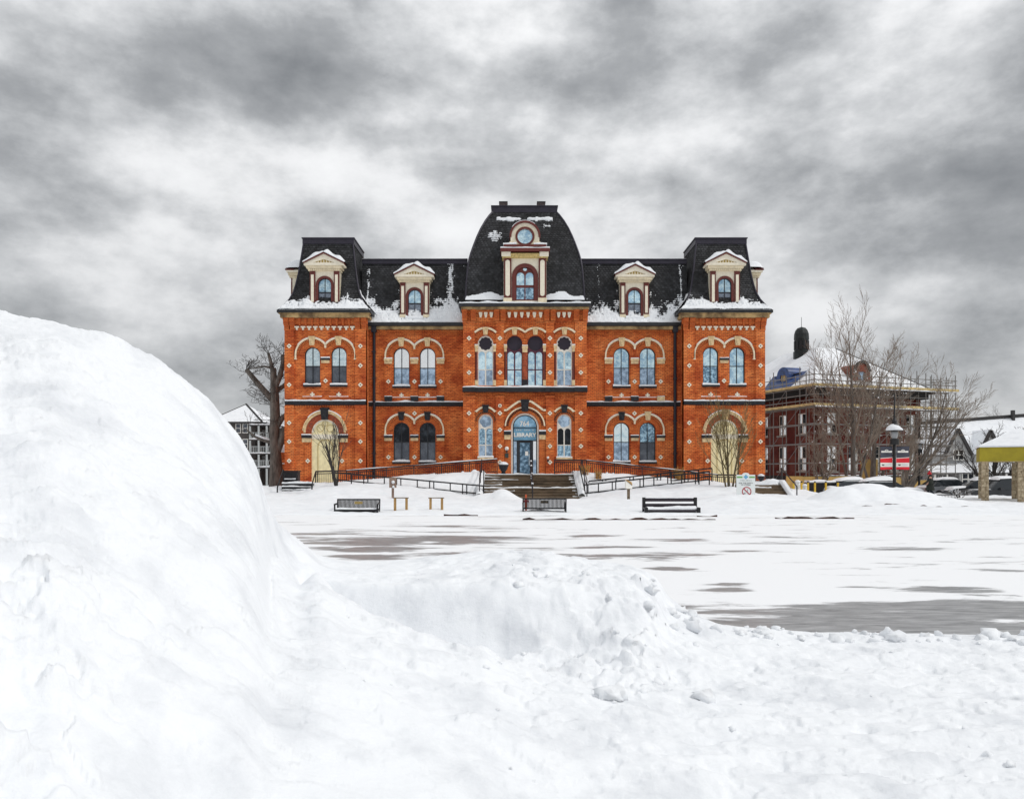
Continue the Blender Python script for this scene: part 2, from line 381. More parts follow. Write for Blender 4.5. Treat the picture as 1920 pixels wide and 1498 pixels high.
def arch(cx, hw, z0, zs, n=14):
    """outline of a round-headed opening"""
    return [(cx - hw, z0), (cx + hw, z0)] + [(cx + hw * math.cos(math.pi * i / n), zs + hw * math.sin(math.pi * i / n)) for i in range(n + 1)]
def rect(x0, x1, z0, z1): return [(x0, z0), (x1, z0), (x1, z1), (x0, z1)]
def circle(cx, cz, r, n=24): return [(cx + r * math.cos(2 * math.pi * i / n), cz + r * math.sin(2 * math.pi * i / n)) for i in range(n)]
def foil(cx, cz, r, k, amp, n=48, ph=0): return [(cx + (r + amp * abs(math.sin(k * t / 2 + ph))) * math.cos(t), cz + (r + amp * abs(math.sin(k * t / 2 + ph))) * math.sin(t)) for t in [2 * math.pi * i / n for i in range(n)]]
def snow_strip(mb, x0, x1, ya, yb, z, h, seed=0, step=0.12, ragged=0.5, droop=0.0):
    """snow lying along a ledge, its top rounded and its height uneven"""
    n = max(2, int(abs(x1 - x0) / step)); o = len(mb.v)
    xs = [x0 + (x1 - x0) * i / n for i in range(n + 1)]
    hs = h * (1 + ragged * perlin(np.array(xs) * 1.3 + seed * 7.7, np.full(n + 1, seed * 3.1), 5) + 0.35 * ragged * perlin(np.array(xs) * 5 + seed, np.full(n + 1, 1.3), 9))
    for x, q in zip(xs, hs):
        q = max(0.006, float(q))
        for y, zz in ((ya, z - 0.005 - droop), (ya - 0.01, z + 0.55 * q), (ya + 0.22 * (yb - ya), z + 0.95 * q), (ya + 0.7 * (yb - ya), z + q), (yb, z + 0.85 * q), (yb, z - 0.005)):
            mb.v.append((x, y, zz))
    for i in range(n):
        for k in range(6):
            mb.f.append((o + 6 * i + k, o + 6 * i + (k + 1) % 6, o + 6 * i + 6 + (k + 1) % 6, o + 6 * i + 6 + k)); mb.mi.append(mb.cur)
    for q in (0, 6 * n): mb.f.append(tuple(o + q + k for k in range(6))); mb.mi.append(mb.cur)
def W(px, py, Y): return Vector(((px - CX) * Y / F, Y, CZ - (py - HY) * Y / F))
def grid_mesh(name, P, material, smooth=True, attrs=None):
    """P: (n, m, 3) array of points"""
    n, m, _ = P.shape
    me = bpy.data.meshes.new(name)
    idx = np.arange(n * m).reshape(n, m)
    q = np.stack([idx[:-1, :-1], idx[1:, :-1], idx[1:, 1:], idx[:-1, 1:]], -1).reshape(-1, 4)
    me.vertices.add(n * m); me.vertices.foreach_set('co', P.reshape(-1).astype(np.float32))
    me.loops.add(q.size); me.loops.foreach_set('vertex_index', q.reshape(-1).astype(np.int32))
    me.polygons.add(len(q)); me.polygons.foreach_set('loop_start', np.arange(0, q.size, 4, dtype=np.int32))
    me.update(calc_edges=True)
    if smooth: me.polygons.foreach_set('use_smooth', np.ones(len(q), bool))
    for k, a in (attrs or {}).items():
        at = me.attributes.new(k, 'FLOAT', 'POINT'); at.data.foreach_set('value', a.reshape(-1).astype(np.float32))
    me.materials.append(MATS[material])
    o = bpy.data.objects.new(name, me); col.objects.link(o); return o

# ================================================================== GROUND
def pchip(xk, yk, x):
    h = np.diff(xk); d = np.diff(yk) / h; m = np.zeros_like(yk)
    for i in range(1, len(xk) - 1):
        if d[i - 1] * d[i] > 0:
            w1 = 2 * h[i] + h[i - 1]; w2 = h[i] + 2 * h[i - 1]; m[i] = (w1 + w2) / (w1 / d[i - 1] + w2 / d[i])
    m[0] = d[0]; m[-1] = d[-1]
    i = np.clip(np.searchsorted(xk, x) - 1, 0, len(xk) - 2); t = (x - xk[i]) / h[i]
    return (yk[i] * (1 + 2 * t) * (1 - t) ** 2 + m[i] * h[i] * t * (1 - t) ** 2 + yk[i + 1] * t * t * (3 - 2 * t) + m[i + 1] * h[i] * t * t * (t - 1))

# the ploughed bank: cross-sections (distance, height) in fan order from left to right
BANK = [
 (-700, [(.8,.9),(2.0,1.5),(2.8,2.0),(3.6,2.4),(4.2,2.65),(4.8,2.8),(5.4,2.9)]),
 (-300, [(.8,.9),(2.0,1.4),(2.8,1.85),(3.6,2.3),(4.2,2.55),(4.8,2.75),(5.5,2.87)]),
 (0,    [(.8,.30),(2.2,.70),(3.0,1.15),(3.8,1.70),(4.4,2.1),(5.0,2.5),(5.5,2.745)]),
 (100,  [(.8,.28),(2.2,.66),(3.0,1.10),(3.8,1.64),(4.4,2.05),(5.0,2.44),(5.55,2.70)]),
 (200,  [(.8,.25),(2.3,.58),(3.1,.99),(3.9,1.50),(4.5,1.9),(5.1,2.3),(5.65,2.618)]),
 (300,  [(.8,.22),(2.4,.50),(3.2,.88),(4.0,1.36),(4.6,1.74),(5.2,2.12),(5.8,2.424)]),
 (400,  [(.8,.2),(2.5,.44),(3.3,.75),(4.1,1.15),(4.8,1.5),(5.4,1.82),(6.0,2.078)]),
 (450,  [(.8,.2),(2.5,.40),(3.3,.68),(4.1,1.02),(4.8,1.32),(5.5,1.62),(6.2,1.836)]),
 (485,  [(.8,.2),(2.6,.38),(3.4,.62),(4.2,.9),(4.9,1.14),(5.6,1.38),(6.4,1.56)]),
 (500,  [(.8,.2),(2.6,.38),(3.6,.62),(4.8,.94),(5.5,1.12),(6.0,1.22),(6.6,1.325)]),
 (520,  [(.8,.2),(2.6,.37),(3.8,.62),(5.8,.975),(6.2,.87),(6.55,.98),(6.9,1.12)]),
 (560,  [(.8,.19),(2.6,.35),(3.8,.58),(5.7,.83),(6.2,.58),(6.8,.81),(7.3,.952)]),
 (598,  [(.8,.18),(2.6,.34),(3.8,.57),(5.5,.845),(6.05,.38),(6.6,.68),(7.7,.757)]),
 (650,  [(.8,.17),(2.6,.32),(3.8,.53),(5.3,.715),(6.05,.22),(6.4,.66),(7.8,.70)]),
 (700,  [(.8,.16),(2.6,.30),(3.8,.50),(5.1,.646),(6.05,.17),(6.32,.67),(8.0,.686)]),
 (780,  [(.8,.14),(2.6,.26),(3.8,.43),(5.0,.545),(6.0,.15),(6.26,.68),(8.1,.70)]),
 (850,  [(.8,.12),(2.6,.22),(3.8,.37),(4.85,.467),(5.98,.14),(6.24,.70),(8.1,.73)]),
 (910,  [(.8,.1),(2.6,.19),(3.8,.33),(4.8,.46),(5.98,.14),(6.26,.70),(8.1,.755)]),
 (945,  [(.8,.1),(2.6,.17),(3.8,.28),(4.75,.38),(5.98,.15),(6.28,.69),(8.1,.77)]),
 (1000, [(.8,.08),(2.6,.13),(3.8,.22),(4.8,.29),(5.9,.18),(6.3,.677),(8.1,.786)]),
 (1100, [(.8,.06),(2.6,.1),(3.8,.15),(4.8,.2),(5.8,.2),(6.35,.63),(8.0,.713)]),
 (1200, [(.8,.05),(2.6,.08),(3.8,.12),(4.8,.16),(5.6,.22),(6.45,.57),(7.5,.675)]),
 (1232, [(.8,.05),(2.6,.08),(3.8,.11),(4.8,.14),(5.7,.2),(6.5,.45),(7.3,.60)]),
 (1250, [(.8,.05),(2.6,.07),(3.8,.1),(4.8,.13),(5.7,.17),(6.6,.33),(7.2,.43)]),
 (1300, [(.8,.05),(2.6,.06),(3.8,.08),(4.8,.1),(5.8,.13),(6.6,.22),(7.15,.287)]),
 (1350, [(.8,.05),(2.6,.05),(3.8,.07),(4.8,.08),(5.8,.1),(6.6,.15),(7.1,.198)]),
 (1480, [(.8,.05),(2.6,.05),(3.8,.05),(4.8,.06),(5.8,.07),(6.5,.1),(7.0,.14)]),
 (1920, [(.8,.05),(2.6,.05),(3.8,.05),(4.8,.05),(5.8,.06),(6.5,.07),(7.0,.098)]),
 (2700, [(.8,.06),(2.6,.05),(3.8,.05),(4.8,.05),(5.8,.06),(6.5,.07),(7.0,.1)]),
]
def bank_surface(nt_=1000, ny=430):
    pxs = np.array([b[0] for b in BANK], float)
    K = []
    for px, ks in BANK:
        yc, zc = ks[-1]; wide = 0.55 + 0.5 * min(zc, 1.6)
        K.append(ks + [(yc + wide * 0.55, zc * 0.52), (yc + wide * 1.25, -0.05)])
    K = np.array(K)                                     # columns, knots, 2
    px = np.linspace(-640, 2560, nt_)
    Ki = np.stack([np.stack([np.interp(px, pxs, K[:, k, c]) for c in range(2)], -1) for k in range(K.shape[1])], 1)
    w = np.exp(-0.5 * (np.arange(-8, 9) / 2.2) ** 2); w /= w.sum()
    for k in range(Ki.shape[1]):
        for c in range(2): Ki[:, k, c] = np.convolve(np.pad(Ki[:, k, c], 8, mode='edge'), w, 'valid')
    P = np.zeros((nt_, ny, 3)); s = np.linspace(0, 1, ny)
    for i in range(nt_):
        y = Ki[i, 0, 0] + (Ki[i, -1, 0] - Ki[i, 0, 0]) * s
        P[i, :, 1] = y; P[i, :, 0] = (px[i] - CX) / F * y; P[i, :, 2] = pchip(Ki[i, :, 0], Ki[i, :, 1], y)
    x, y, z = P[..., 0], P[..., 1], P[..., 2]
    pxx = np.repeat(px[:, None], ny, 1)
    # roughness: crumbly where the plough broke the bank, wind-packed on the big mound
    edge = sstep(0, .25, 1 - s)[None, :] * np.ones_like(x)
    crumb = (np.exp(-0.5 * ((pxx - 1110) / 190) ** 2) * sstep(4.6, 5.6, y) * 0.7 + 0.55 * np.exp(-0.5 * ((pxx - 900) / 260) ** 2) * sstep(3.2, 4.2, y) * sstep(6.2, 5.2, y)
             + 0.9 * sstep(420, 60, pxx) * sstep(3.9, 2.7, y) + 0.25 + 0.35 * sstep(1250, 1500, pxx) * sstep(5.0, 6.6, y))
    lump = np.abs(perlin(x * 2.6, y * 2.6, 3)) - 0.28; chunk = fbm(x * 3.4 + 3, y * 3.4 + z * 2, 3, 9, .5)
    lump2 = np.abs(perlin(x * 6.3 + 5, y * 6.3, 4)) - 0.26
    lump3 = perlin(x * 15, y * 15, 6)
    dune = fbm(x * 0.7, y * 0.7, 3, 11)
    # wind ripples run across the mound's slope
    ca, sa = math.cos(0.5), math.sin(0.5)
    ru = (x * ca + y * sa); rv = (-x * sa + y * ca)
    warp = 0.6 * perlin(x * 1.1, y * 1.1, 31)
    rip = fbm(ru * 1.5 + warp, rv * 6.0 + 1.5 * warp, 4, 21, 0.55)
    moundmask = sstep(640, 420, pxx) * sstep(2.2, 3.2, y)
    flat = sstep(950, 1350, pxx) * sstep(6.9, 6.0, y)
    dz = 0.028 * np.exp(-0.5 * ((pxx - 1130) / 120) ** 2) * sstep(4.9, 5.5, y) * sstep(7.4, 6.6, y) * (sstep(.02, .10, chunk) + sstep(.22, .30, chunk) - .8) + 0.03 * dune + crumb * (-0.050 * lump - 0.022 * lump2 + 0.005 * lump3) + moundmask * (0.020 * rip + 0.040 * np.maximum(fbm(ru * 1.1, rv * 3.2, 4, 23), 0.12) + 0.05 * fbm(x * 1.1, y * 1.1, 2, 27) + 0.007 * np.maximum(fbm(ru * 4.1, rv * 11.0, 3, 25), 0.1))
    dz += flat * (0.020 * fbm(x * 1.1, y * 4.5, 4, 41) + 0.007 * perlin(x * 7, y * 14, 43))
    dz += 0.004 * fbm(x * 9, y * 9, 3, 51)
    # a notch where the big mound meets the spur
    nx_ = (573 - CX) / F * 5.65; dz -= 0.13 * np.exp(-0.5 * ((x - nx_) / .06) ** 2 - 0.5 * ((y - 5.72) / .16) ** 2)
    nx_ = (598 - CX) / F * 5.5; dz += 0.05 * np.exp(-0.5 * ((x - nx_) / .07) ** 2 - 0.5 * ((y - 5.5) / .12) ** 2)
    # wind crust: low broken ledges that follow the slope
    cr1 = fbm(ru * 1.3 + warp, rv * 4.5, 4, 81, .55); cr2 = fbm(ru * 3.0 + 7 + warp, rv * 9.5, 4, 83, .6)
    dz += moundmask * (0.020 * sstep(.12, .24, cr1) + 0.010 * sstep(.14, .22, cr2)) * (0.35 + 0.65 * sstep(-.1, .25, fbm(x * .8, y * .8, 2, 87))) 
    # a slumped scarp at the mound's near foot
    fl = np.exp(-0.5 * ((pxx - 390) / 60) ** 2) * sstep(2.3, 2.42, y + .10 * perlin(pxx / 30.0, y * 1.5, 91)) * sstep(3.0, 2.5, y); dz -= 0.07 * fl
    # old footprints and drip pits in the trodden snow
    dz -= sstep(700, 1100, pxx) * sstep(6.6, 6.0, y) * (0.022 * sstep(.40, .56, perlin(x * 3.2 + 5, y * 4.6, 95)) + 0.010 * sstep(.42, .55, perlin(x * 8.5, y * 11, 97)))
    # bites and slumps: small scarps
    sc = fbm(x * 1.3 + 9, y * 2.2, 4, 61, 0.55); dz += crumb * 0.035 * (sstep(0.05, 0.16, sc) - 0.5)
    sc2 = fbm(x * 3.1, y * 4.0 + 4, 3, 63, 0.55); dz += (0.15 + crumb) * 0.014 * (sstep(0.02, 0.1, sc2) - 0.5)
    P[..., 2] = z + dz * edge
    # crumbs push sideways too so that faces break up
    P[..., 0] += edge * crumb * 0.018 * perlin(y * 5, z * 5 + x * 3, 71); P[..., 1] += edge * crumb * 0.018 * perlin(x * 5, z * 5 + 3, 72)
    return P
BP = bank_surface()
o = grid_mesh('snow_bank', BP, 'snow_near'); o['kind'] = 'structure'

# crumbled snow clods lying on the bank
def clods():
    rng = np.random.default_rng(5); mb = MB()
    t = (1 + 5 ** .5) / 2
    ico = np.array([(-1, t, 0), (1, t, 0), (-1, -t, 0), (1, -t, 0), (0, -1, t), (0, 1, t), (0, -1, -t), (0, 1, -t), (t, 0, -1), (t, 0, 1), (-t, 0, -1), (-t, 0, 1)], float)
    ico /= np.linalg.norm(ico[0])
    fs = [(0, 11, 5), (0, 5, 1), (0, 1, 7), (0, 7, 10), (0, 10, 11), (1, 5, 9), (5, 11, 4), (11, 10, 2), (10, 7, 6), (7, 1, 8), (3, 9, 4), (3, 4, 2), (3, 2, 6), (3, 6, 8), (3, 8, 9), (4, 9, 5), (2, 4, 11), (6, 2, 10), (8, 6, 7), (9, 8, 1)]
    vs = [Vector(v) for v in ico]; f2 = []; cache = {}
    def mid(a, b):
        k = (min(a, b), max(a, b))
        if k not in cache: cache[k] = len(vs); vs.append(((vs[a] + vs[b]) / 2).normalized())
        return cache[k]
    for a, b, c in fs:
        ab, bc, ca = mid(a, b), mid(b, c), mid(c, a); f2 += [(a, ab, ca), (b, bc, ab), (c, ca, bc), (ab, bc, ca)]
    sph = np.array([tuple(v) for v in vs])
    nx, ny = BP.shape[:2]
    def at(px, y):
        i = int(np.clip((px + 640) / 3200 * (nx - 1), 0, nx - 1)); j = int(np.argmin(np.abs(BP[i, :, 1] - y))); return BP[i, j]
    spots = [(1143, 4.80, .075), (1158, 4.83, .07), (1150, 4.79, .06), (1130, 4.77, .04), (1222, 6.75, .05), (1215, 6.35, .05), (1185, 5.9, .05), (1265, 6.5, .04), (1228, 5.4, .04)]
    for k in range(22): spots.append((float(np.clip(rng.normal(1130, 130), 850, 1450)), float(rng.uniform(4.5, 7.0)), float(rng.gamma(2, .010) + .008)))
    for k in range(40): spots.append((float(rng.uniform(650, 2000)), float(rng.uniform(3.4, 7.0)), float(rng.gamma(2, .0035) + .004)))
    for k in range(70): spots.append((float(rng.uniform(1250, 2000)), float(rng.uniform(6.7, 7.1)), float(rng.gamma(2, .012) + .010)))
    for i, (px, y, r) in enumerate(spots):
        c = at(px, y); s = sph * np.array([r * rng.uniform(.8, 1.4), r * rng.uniform(.8, 1.3), r * rng.uniform(.7, 1.0)])
        s = s * (1 + 0.55 * perlin(sph[:, 0] * 1.7 + i * 3.1, sph[:, 1] * 1.7 + sph[:, 2] * 2 + i, 80) + 0.5 * perlin(sph[:, 0] * 3.4 + i, sph[:, 1] * 4 + sph[:, 2] * 3.3, 82))[:, None]
        q = rng.uniform(0, 6.28); cs, sn = math.cos(q), math.sin(q)
        s = np.stack([s[:, 0] * cs - s[:, 1] * sn, s[:, 0] * sn + s[:, 1] * cs, s[:, 2]], -1) + c + np.array([0, 0, r * .05])
        mb.add(s, f2)
    o = mb.build('snow_clods', 'snow_near', smooth=True); o['kind'] = 'stuff'; tag(o, 'loose white snow clods crumbled over the ploughed bank', 'snow')
clods()

# ---- the frozen rink
def rink_mat():
    m = bpy.data.materials.new('ice'); m.use_nodes = True; nt = m.node_tree; L = nt.links; N = nt.nodes.new
    b = nt.nodes['Principled BSDF']
    tc = N('ShaderNodeTexCoord'); at = N('ShaderNodeAttribute'); at.attribute_name = 'bare'
    mp = N('ShaderNodeMapping'); mp.inputs['Scale'].default_value = (0.45, 1.7, 1); L.new(tc.outputs['Object'], mp.inputs[0])
    n = N('ShaderNodeTexNoise'); n.inputs['Scale'].default_value = 0.9; n.inputs['Detail'].default_value = 9; n.inputs['Roughness'].default_value = 0.62; n.inputs['Distortion'].default_value = 0.5
    L.new(mp.outputs[0], n.inputs['Vector'])
    mp2 = N('ShaderNodeMapping'); mp2.inputs['Scale'].default_value = (1.6, 9, 1); mp2.inputs['Rotation'].default_value = (0, 0, R(7)); L.new(tc.outputs['Object'], mp2.inputs[0])
    n2 = N('ShaderNodeTexNoise'); n2.inputs['Scale'].default_value = 1.2; n2.inputs['Detail'].default_value = 8; n2.inputs['Roughness'].default_value = 0.7; L.new(mp2.outputs[0], n2.inputs['Vector'])
    def M(op, a, c):
        q = N('ShaderNodeMath'); q.operation = op
        for i, v in enumerate((a, c)):
            if isinstance(v, (int, float)): q.inputs[i].default_value = v
            else: L.new(v, q.inputs[i])
        return q.outputs[0]
    d = M('ADD', M('ADD', n.outputs[0], M('MULTIPLY', M('SUBTRACT', n2.outputs[0], 0.5), 0.35)), at.outputs['Fac'])
    r = N('ShaderNodeValToRGB'); L.new(d, r.inputs[0]); e = r.color_ramp
    e.elements[0].position = 0.61; e.elements[0].color = (0, 0, 0, 1); e.elements[1].position = 0.675; e.elements[1].color = (1, 1, 1, 1)
    k = e.elements.new(0.63); k.color = (0.30, 0.30, 0.30, 1)
    ice = N('ShaderNodeValToRGB'); L.new(n2.outputs[0], ice.inputs[0])
    ice.color_ramp.elements[0].position = 0.36; ice.color_ramp.elements[0].color = (0.16, 0.16, 0.165, 1)
    ice.color_ramp.elements[1].position = 0.66; ice.color_ramp.elements[1].color = (0.46, 0.46, 0.465, 1)
    mx = N('ShaderNodeMix'); mx.data_type = 'RGBA'; L.new(r.outputs[0], mx.inputs[0]); mx.inputs[6].default_value = (0.89, 0.90, 0.915, 1); L.new(ice.outputs[0], mx.inputs[7])
    L.new(mx.outputs[2], b.inputs['Base Color'])
    rr = N('ShaderNodeMapRange'); L.new(r.outputs[0], rr.inputs[0]); rr.inputs[3].default_value = 0.75; rr.inputs[4].default_value = 0.33; L.new(rr.outputs[0], b.inputs['Roughness'])
    b.inputs['Specular IOR Level'].default_value = 0.3
    bp = N('ShaderNodeBump'); bp.invert = True; bp.inputs['Strength'].default_value = 0.35; bp.inputs['Distance'].default_value = 0.03
    L.new(M('ADD', r.outputs[0], M('MULTIPLY', n2.outputs[0], 0.25)), bp.inputs['Height']); L.new(bp.outputs[0], b.inputs['Normal'])
    MATS['ice'] = m
rink_mat()
RINK_Y0, RINK_Y1 = 6.2, 28.9
BARE = [(772, 1012, 215, 8, .24), (650, 998, 110, 3.5, .2), (690, 1028, 85, 6, .22), (675, 1045, 70, 6, .2), (848, 1035, 80, 5, .2), (1215, 1041, 140, 5, .2), (1260, 1066, 42, 5, .22),
        (1372, 1096, 38, 6, .22), (1361, 1106, 38, 4, .2), (1640, 1160, 360, 33, .27), (1450, 1180, 130, 14, .2), (1777, 1106, 85, 6, .2), (1875, 1069, 60, 4, .18), (1125, 1005, 65, 3, .18),
        (1155, 1027, 100, 2.5, .16), (1305, 1014, 50, 3, .17), (930, 990, 60, 2, .15), (780, 986, 90, 2.5, .17), (1500, 1006, 80, 3, .14), (1620, 1100, 50, 3, .14), (1700, 1030, 90, 3, .14), (1400, 1032, 60, 2.5, .13), (1880, 1140, 120, 14, .16)]
def make_rink():
    xs = np.linspace(-26, 50, 420); ys = np.linspace(RINK_Y0, RINK_Y1, 260)
    X, Y = np.meshgrid(xs, ys, indexing='ij'); bare = np.full_like(X, 0.012)
    for px, py, hw, hh, a in BARE:
        yc = F * CZ / (py - HY); y0 = F * CZ / (py + hh - HY); y1 = F * CZ / (py - hh - HY); xc = (px - CX) * yc / F; sx = hw * yc / F; sy = (y1 - y0) / 2
        q = ((X - xc) / sx) ** 2 + ((Y - yc) / sy) ** 2
        bare += a * np.exp(-(q * 0.75) ** 1.5)
    P = np.stack([X, Y, np.zeros_like(X)], -1)
    o = grid_mesh('ice_rink', P, 'ice', attrs={'bare': bare}); o['kind'] = 'structure'
make_rink()

# ---- snow-covered lawn, walks and street between the rink and the houses
XC = 24 * 51.5 / F
MOUNDS = [(941, 916, 43.3, .6, .8), (918, 924, 43.4, .8, .7), (975, 938, 42.5, .8, .6), (1395, 927, 39.3, 1.7, 1.2), (1340, 938, 39.5, 1.2, 1.0), (1440, 938, 39.0, 1.0, .8),
          (1577, 911, 37.2, 1.1, 1.2), (1625, 906, 37.6, 1.6, 1.4), (1690, 914, 37.2, 1.4, 1.3), (1750, 932, 36.6, 1.3, 1.1), (1520, 936, 36.5, 1.0, .8),
          (550, 926, 43.8, 1.3, 1.0), (510, 930, 43.4, 1.0, 1.0), (590, 936, 43.0, 1.2, 1.0), (800, 938, 37, 2.2, 1.5), (660, 925, 41, 2.0, 1.5), (1100, 945, 37, 2.5, 1.5), (1230, 935, 40, 2.5, 1.6), (900, 951, 31.2, .9, .6), (940, 954, 30.8, .6, .5), (1130, 953, 31.4, 1.3, .6), (1400, 947, 32.5, 1.5, .8), (1385, 957, 30.4, .7, .4), (575, 950, 33, 1.6, .9), (620, 955, 31.2, .9, .5), (1470, 950, 32.8, .9, .5), (1345, 952, 31.6, .9, .5), (1180, 950, 32.6, 1.0, .6)]
def lawn_h(x, y, rough=True):
    x = np.asarray(x, float); y = np.asarray(y, float); dx = np.abs(x - 0.95)
    top = np.interp(dx, [0, 3.4, 6, 9, 12.5, 14.5, 17, 20, 30], [1.5, 1.62, 1.45, 1.2, .92, .8, .5, .2, .1])
    fr = np.interp(dx, [0, 2.9, 3.3, 5, 7, 9, 11.6, 13.0, 17, 20, 30], [0, 0, .15, .42, .68, .86, .85, .35, .2, .1, .08])
    base = 0.05 + 0.09 * sstep(29, 31, y)
    h = np.where(y > 45, fr + (top - fr) * sstep(44.7, 48.2, y), base + (np.maximum(fr, base) - base) * sstep(38.5, 45, y))
    stair = sstep(2.95, 2.75, np.abs(x - 1.08)) * sstep(41, 43, y)
    h = h * (1 - stair) - 0.08 * stair
    h = np.where(y > 50.5, h * sstep(56, 50.5, y), h)
    right = sstep(17.2, 18.5, dx); h = h * (1 - right) + 0.06 * right
    for px, py, Y, sx, sy in MOUNDS:
        cx = (px - CX) * Y / F; z = CZ - (py - HY) * Y / F
        h = np.maximum(h, z * np.exp(-0.5 * ((x - cx) / sx) ** 2 - 0.5 * ((y - Y) / sy) ** 2) * 1.0)
    if rough:
        k = sstep(28.6, 30.5, y) * (1 - 0.9 * stair)
        h = h + k * (0.08 * fbm(x * 0.5, y * 0.5, 4, 101) + 0.06 * (np.abs(perlin(x * 1.7, y * 1.7, 103)) - .2))
    return np.where(y < 29.3, np.minimum(h, 0.06 + 0.1 * (y - 28.6)), h)
xs = np.linspace(-48, 80, 760); ys = np.concatenate([np.linspace(28.7, 50, 190), np.linspace(50.3, 120, 90)])
X, Y = np.meshgrid(xs, ys, indexing='ij')
LZ = lawn_h(X, Y); LZ[:, 0] = -0.05
o = grid_mesh('snow_lawn', np.stack([X, Y, LZ], -1), 'snow_far'); o['kind'] = 'structure'
mb = MB(); mb.add([(-4000, -60, -0.12), (4000, -60, -0.12), (4000, 5000, -0.12), (-4000, 5000, -0.12)], [(0, 1, 2, 3)])
o = mb.build('snow_field', 'snow_far'); o['kind'] = 'structure'
def LH(x, y): return float(lawn_h(np.array([x]), np.array([y]))[0])
mat('brick_arch', (0.66, 0.20, 0.06), 0.85, var=0.3, vscale=9)
mat('maroon_brick', (0.36, 0.075, 0.03), 0.85, var=0.45, vscale=7, bump=0.4, bscale=14)
mat('frame_plum', (0.085, 0.012, 0.03), 0.5); mat('sign_blue', (0.16, 0.36, 0.52), 0.5, var=0.15, vscale=3)
mat('letter_white', (0.86, 0.84, 0.78), 0.5); mat('letter_pale', (0.55, 0.60, 0.62), 0.5); mat('plaque_green', (0.03, 0.05, 0.045), 0.5)
glass_mat('fan_glass', (0.34, 0.56, 0.74), 0.8, 0.1, blot=(3.0, 0.42, (0.18, 0.34, 0.48)))
glass_mat('glass_door', (0.30, 0.46, 0.62), 0.6, 0.15, blot=(5.0, 0.46, (0.06, 0.12, 0.18)))
mat('chimney_brick', (0.09, 0.07, 0.07), 0.9, var=0.4, vscale=8, bump=0.4, bscale=20)
glass_mat('glass_grey2', (0.30, 0.35, 0.42), 0.6, 0.2, blot=(4.0, 0.42, (0.17, 0.19, 0.23)))
mat('ochre_line', (0.56, 0.44, 0.20), 0.7)
mat('ochre_pale', (0.66, 0.50, 0.20), 0.7, var=0.3, vscale=9)

# ================================================================== LIBRARY
YP, YW, YC = 51.5, 52.6, 51.0            # planes of the end pavilions, the wings and the centre
lib = thing('library_building', 'two-storey orange brick library with black mansard roofs and domed centre pavilion', 'building', (XC, 54.0, 0.0))
def BX(d, Y): return XC + d * Y / F
def BZ(py, Y): return CZ + (HY - py) * Y / F
def S(px, Y=51.5): return px * Y / F
# ---- shared small ornaments
def _diamond():
    mb = MB(); r = 0.165
    mb.plate([(-r, 0), (0, -r), (r, 0), (0, r)], [[(-.055, 0), (0, -.055), (.055, 0), (0, .055)]], -0.02, 0.03)
    mb.cur = 1; mb.add([(-.056, -.004, 0), (0, -.004, -.056), (.056, -.004, 0), (0, -.004, .056)], [(0, 1, 2, 3)])
    mb.cur = 2; q = .205
    mb.plate([(-q, 0), (0, -q), (q, 0), (0, q)], [[(-r, 0), (0, -r), (r, 0), (0, r)]], -0.008, 0.03)
    return mb
_dm = _diamond(); _d0 = _dm.build('diamond_tile', ['cream_light', 'black', 'brick_trim'], lib, local=True)
DIA = _d0.data; bpy.data.objects.remove(_d0)
def diamond(d, py, Y, off=0.0):
    me = bpy.data.objects.new('diamond_tile', DIA); col.objects.link(me); me.parent = lib
    me.location = (BX(d, Y) - XC, Y - off - 54.0, BZ(py, Y))
def shared(fn, name, mats):
    mb = fn(); ob = mb.build(name, mats, lib, local=True); me = ob.data; bpy.data.objects.remove(ob); return me
def put(me, name, x, y, z, parent=None):
    p = parent or lib; o = bpy.data.objects.new(name, me); col.objects.link(o); o.parent = p
    w = WP[lib.name]; o.location = (x - w[0], y - w[1], z - w[2]); WP[o.name] = WP[lib.name]; return o
def _tdent():
    mb = MB(); mb.box(-.15, .15, -.13, .05, .02, .11); mb.box(-.06, .06, -.13, .05, -.13, .018); return mb
TDENT = shared(_tdent, 'dentil', 'cream_light')
def _corbel():
    mb = MB(); mb.box(-.085, .085, -.20, .02, .30, .46); mb.box(-.065, .065, -.15, .02, .12, .298); mb.box(-.05, .05, -.10, .02, .0, .118); return mb
CORBEL = shared(_corbel, 'corbel', 'brick_trim')
def _peg():
    mb = MB(); mb.frustum(-.055, .055, -.13, .03, .0, .22, -.05, 0); mb.box(-.11, .11, -.16, .03, .222, .34); return mb
PEG = shared(_peg, 'dentil', 'cream_light')
def _bracket():
    mb = MB(); mb.box(-.16, .16, -.06, .03, 0, .3); mb.box(-.17, .17, -.16, .03, .3, .58); mb.box(-.18, .18, -.26, .03, .58, .8); return mb
BRACKET = shared(_bracket, 'bracket', 'brick_trim')
def _cross():
    mb = MB(); mb.box(-.05, .05, -.03, .02, -.15, .15); mb.box(-.15, -.052, -.03, .02, -.05, .05); mb.box(.052, .15, -.03, .02, -.05, .05); return mb
CROSS = shared(_cross, 'cross_ornament', 'cream_light')
def keystone_mesh(w, h, m):
    def f():
        mb = MB(); mb.frustum(-w * .36, w * .36, -.17, .03, 0, h, -w * .14, 0); mb.box(-w * .56, w * .56, -.2, .03, h + .002, h + .07)
        mb.box(-w * .2, w * .2, -.2, -.172, h * .2, h * .8); return mb
    return shared(f, 'keystone', m)
KEY_TAN = keystone_mesh(.40, .52, 'stone_pale'); KEY_BLK = keystone_mesh(.42, .50, 'stone_black'); KEY_BIG = keystone_mesh(.55, .72, 'stone_black')
KEYS = keystone_mesh(.36, .40, 'stone_pale'); KEYSB = keystone_mesh(.42, .46, 'stone_black')
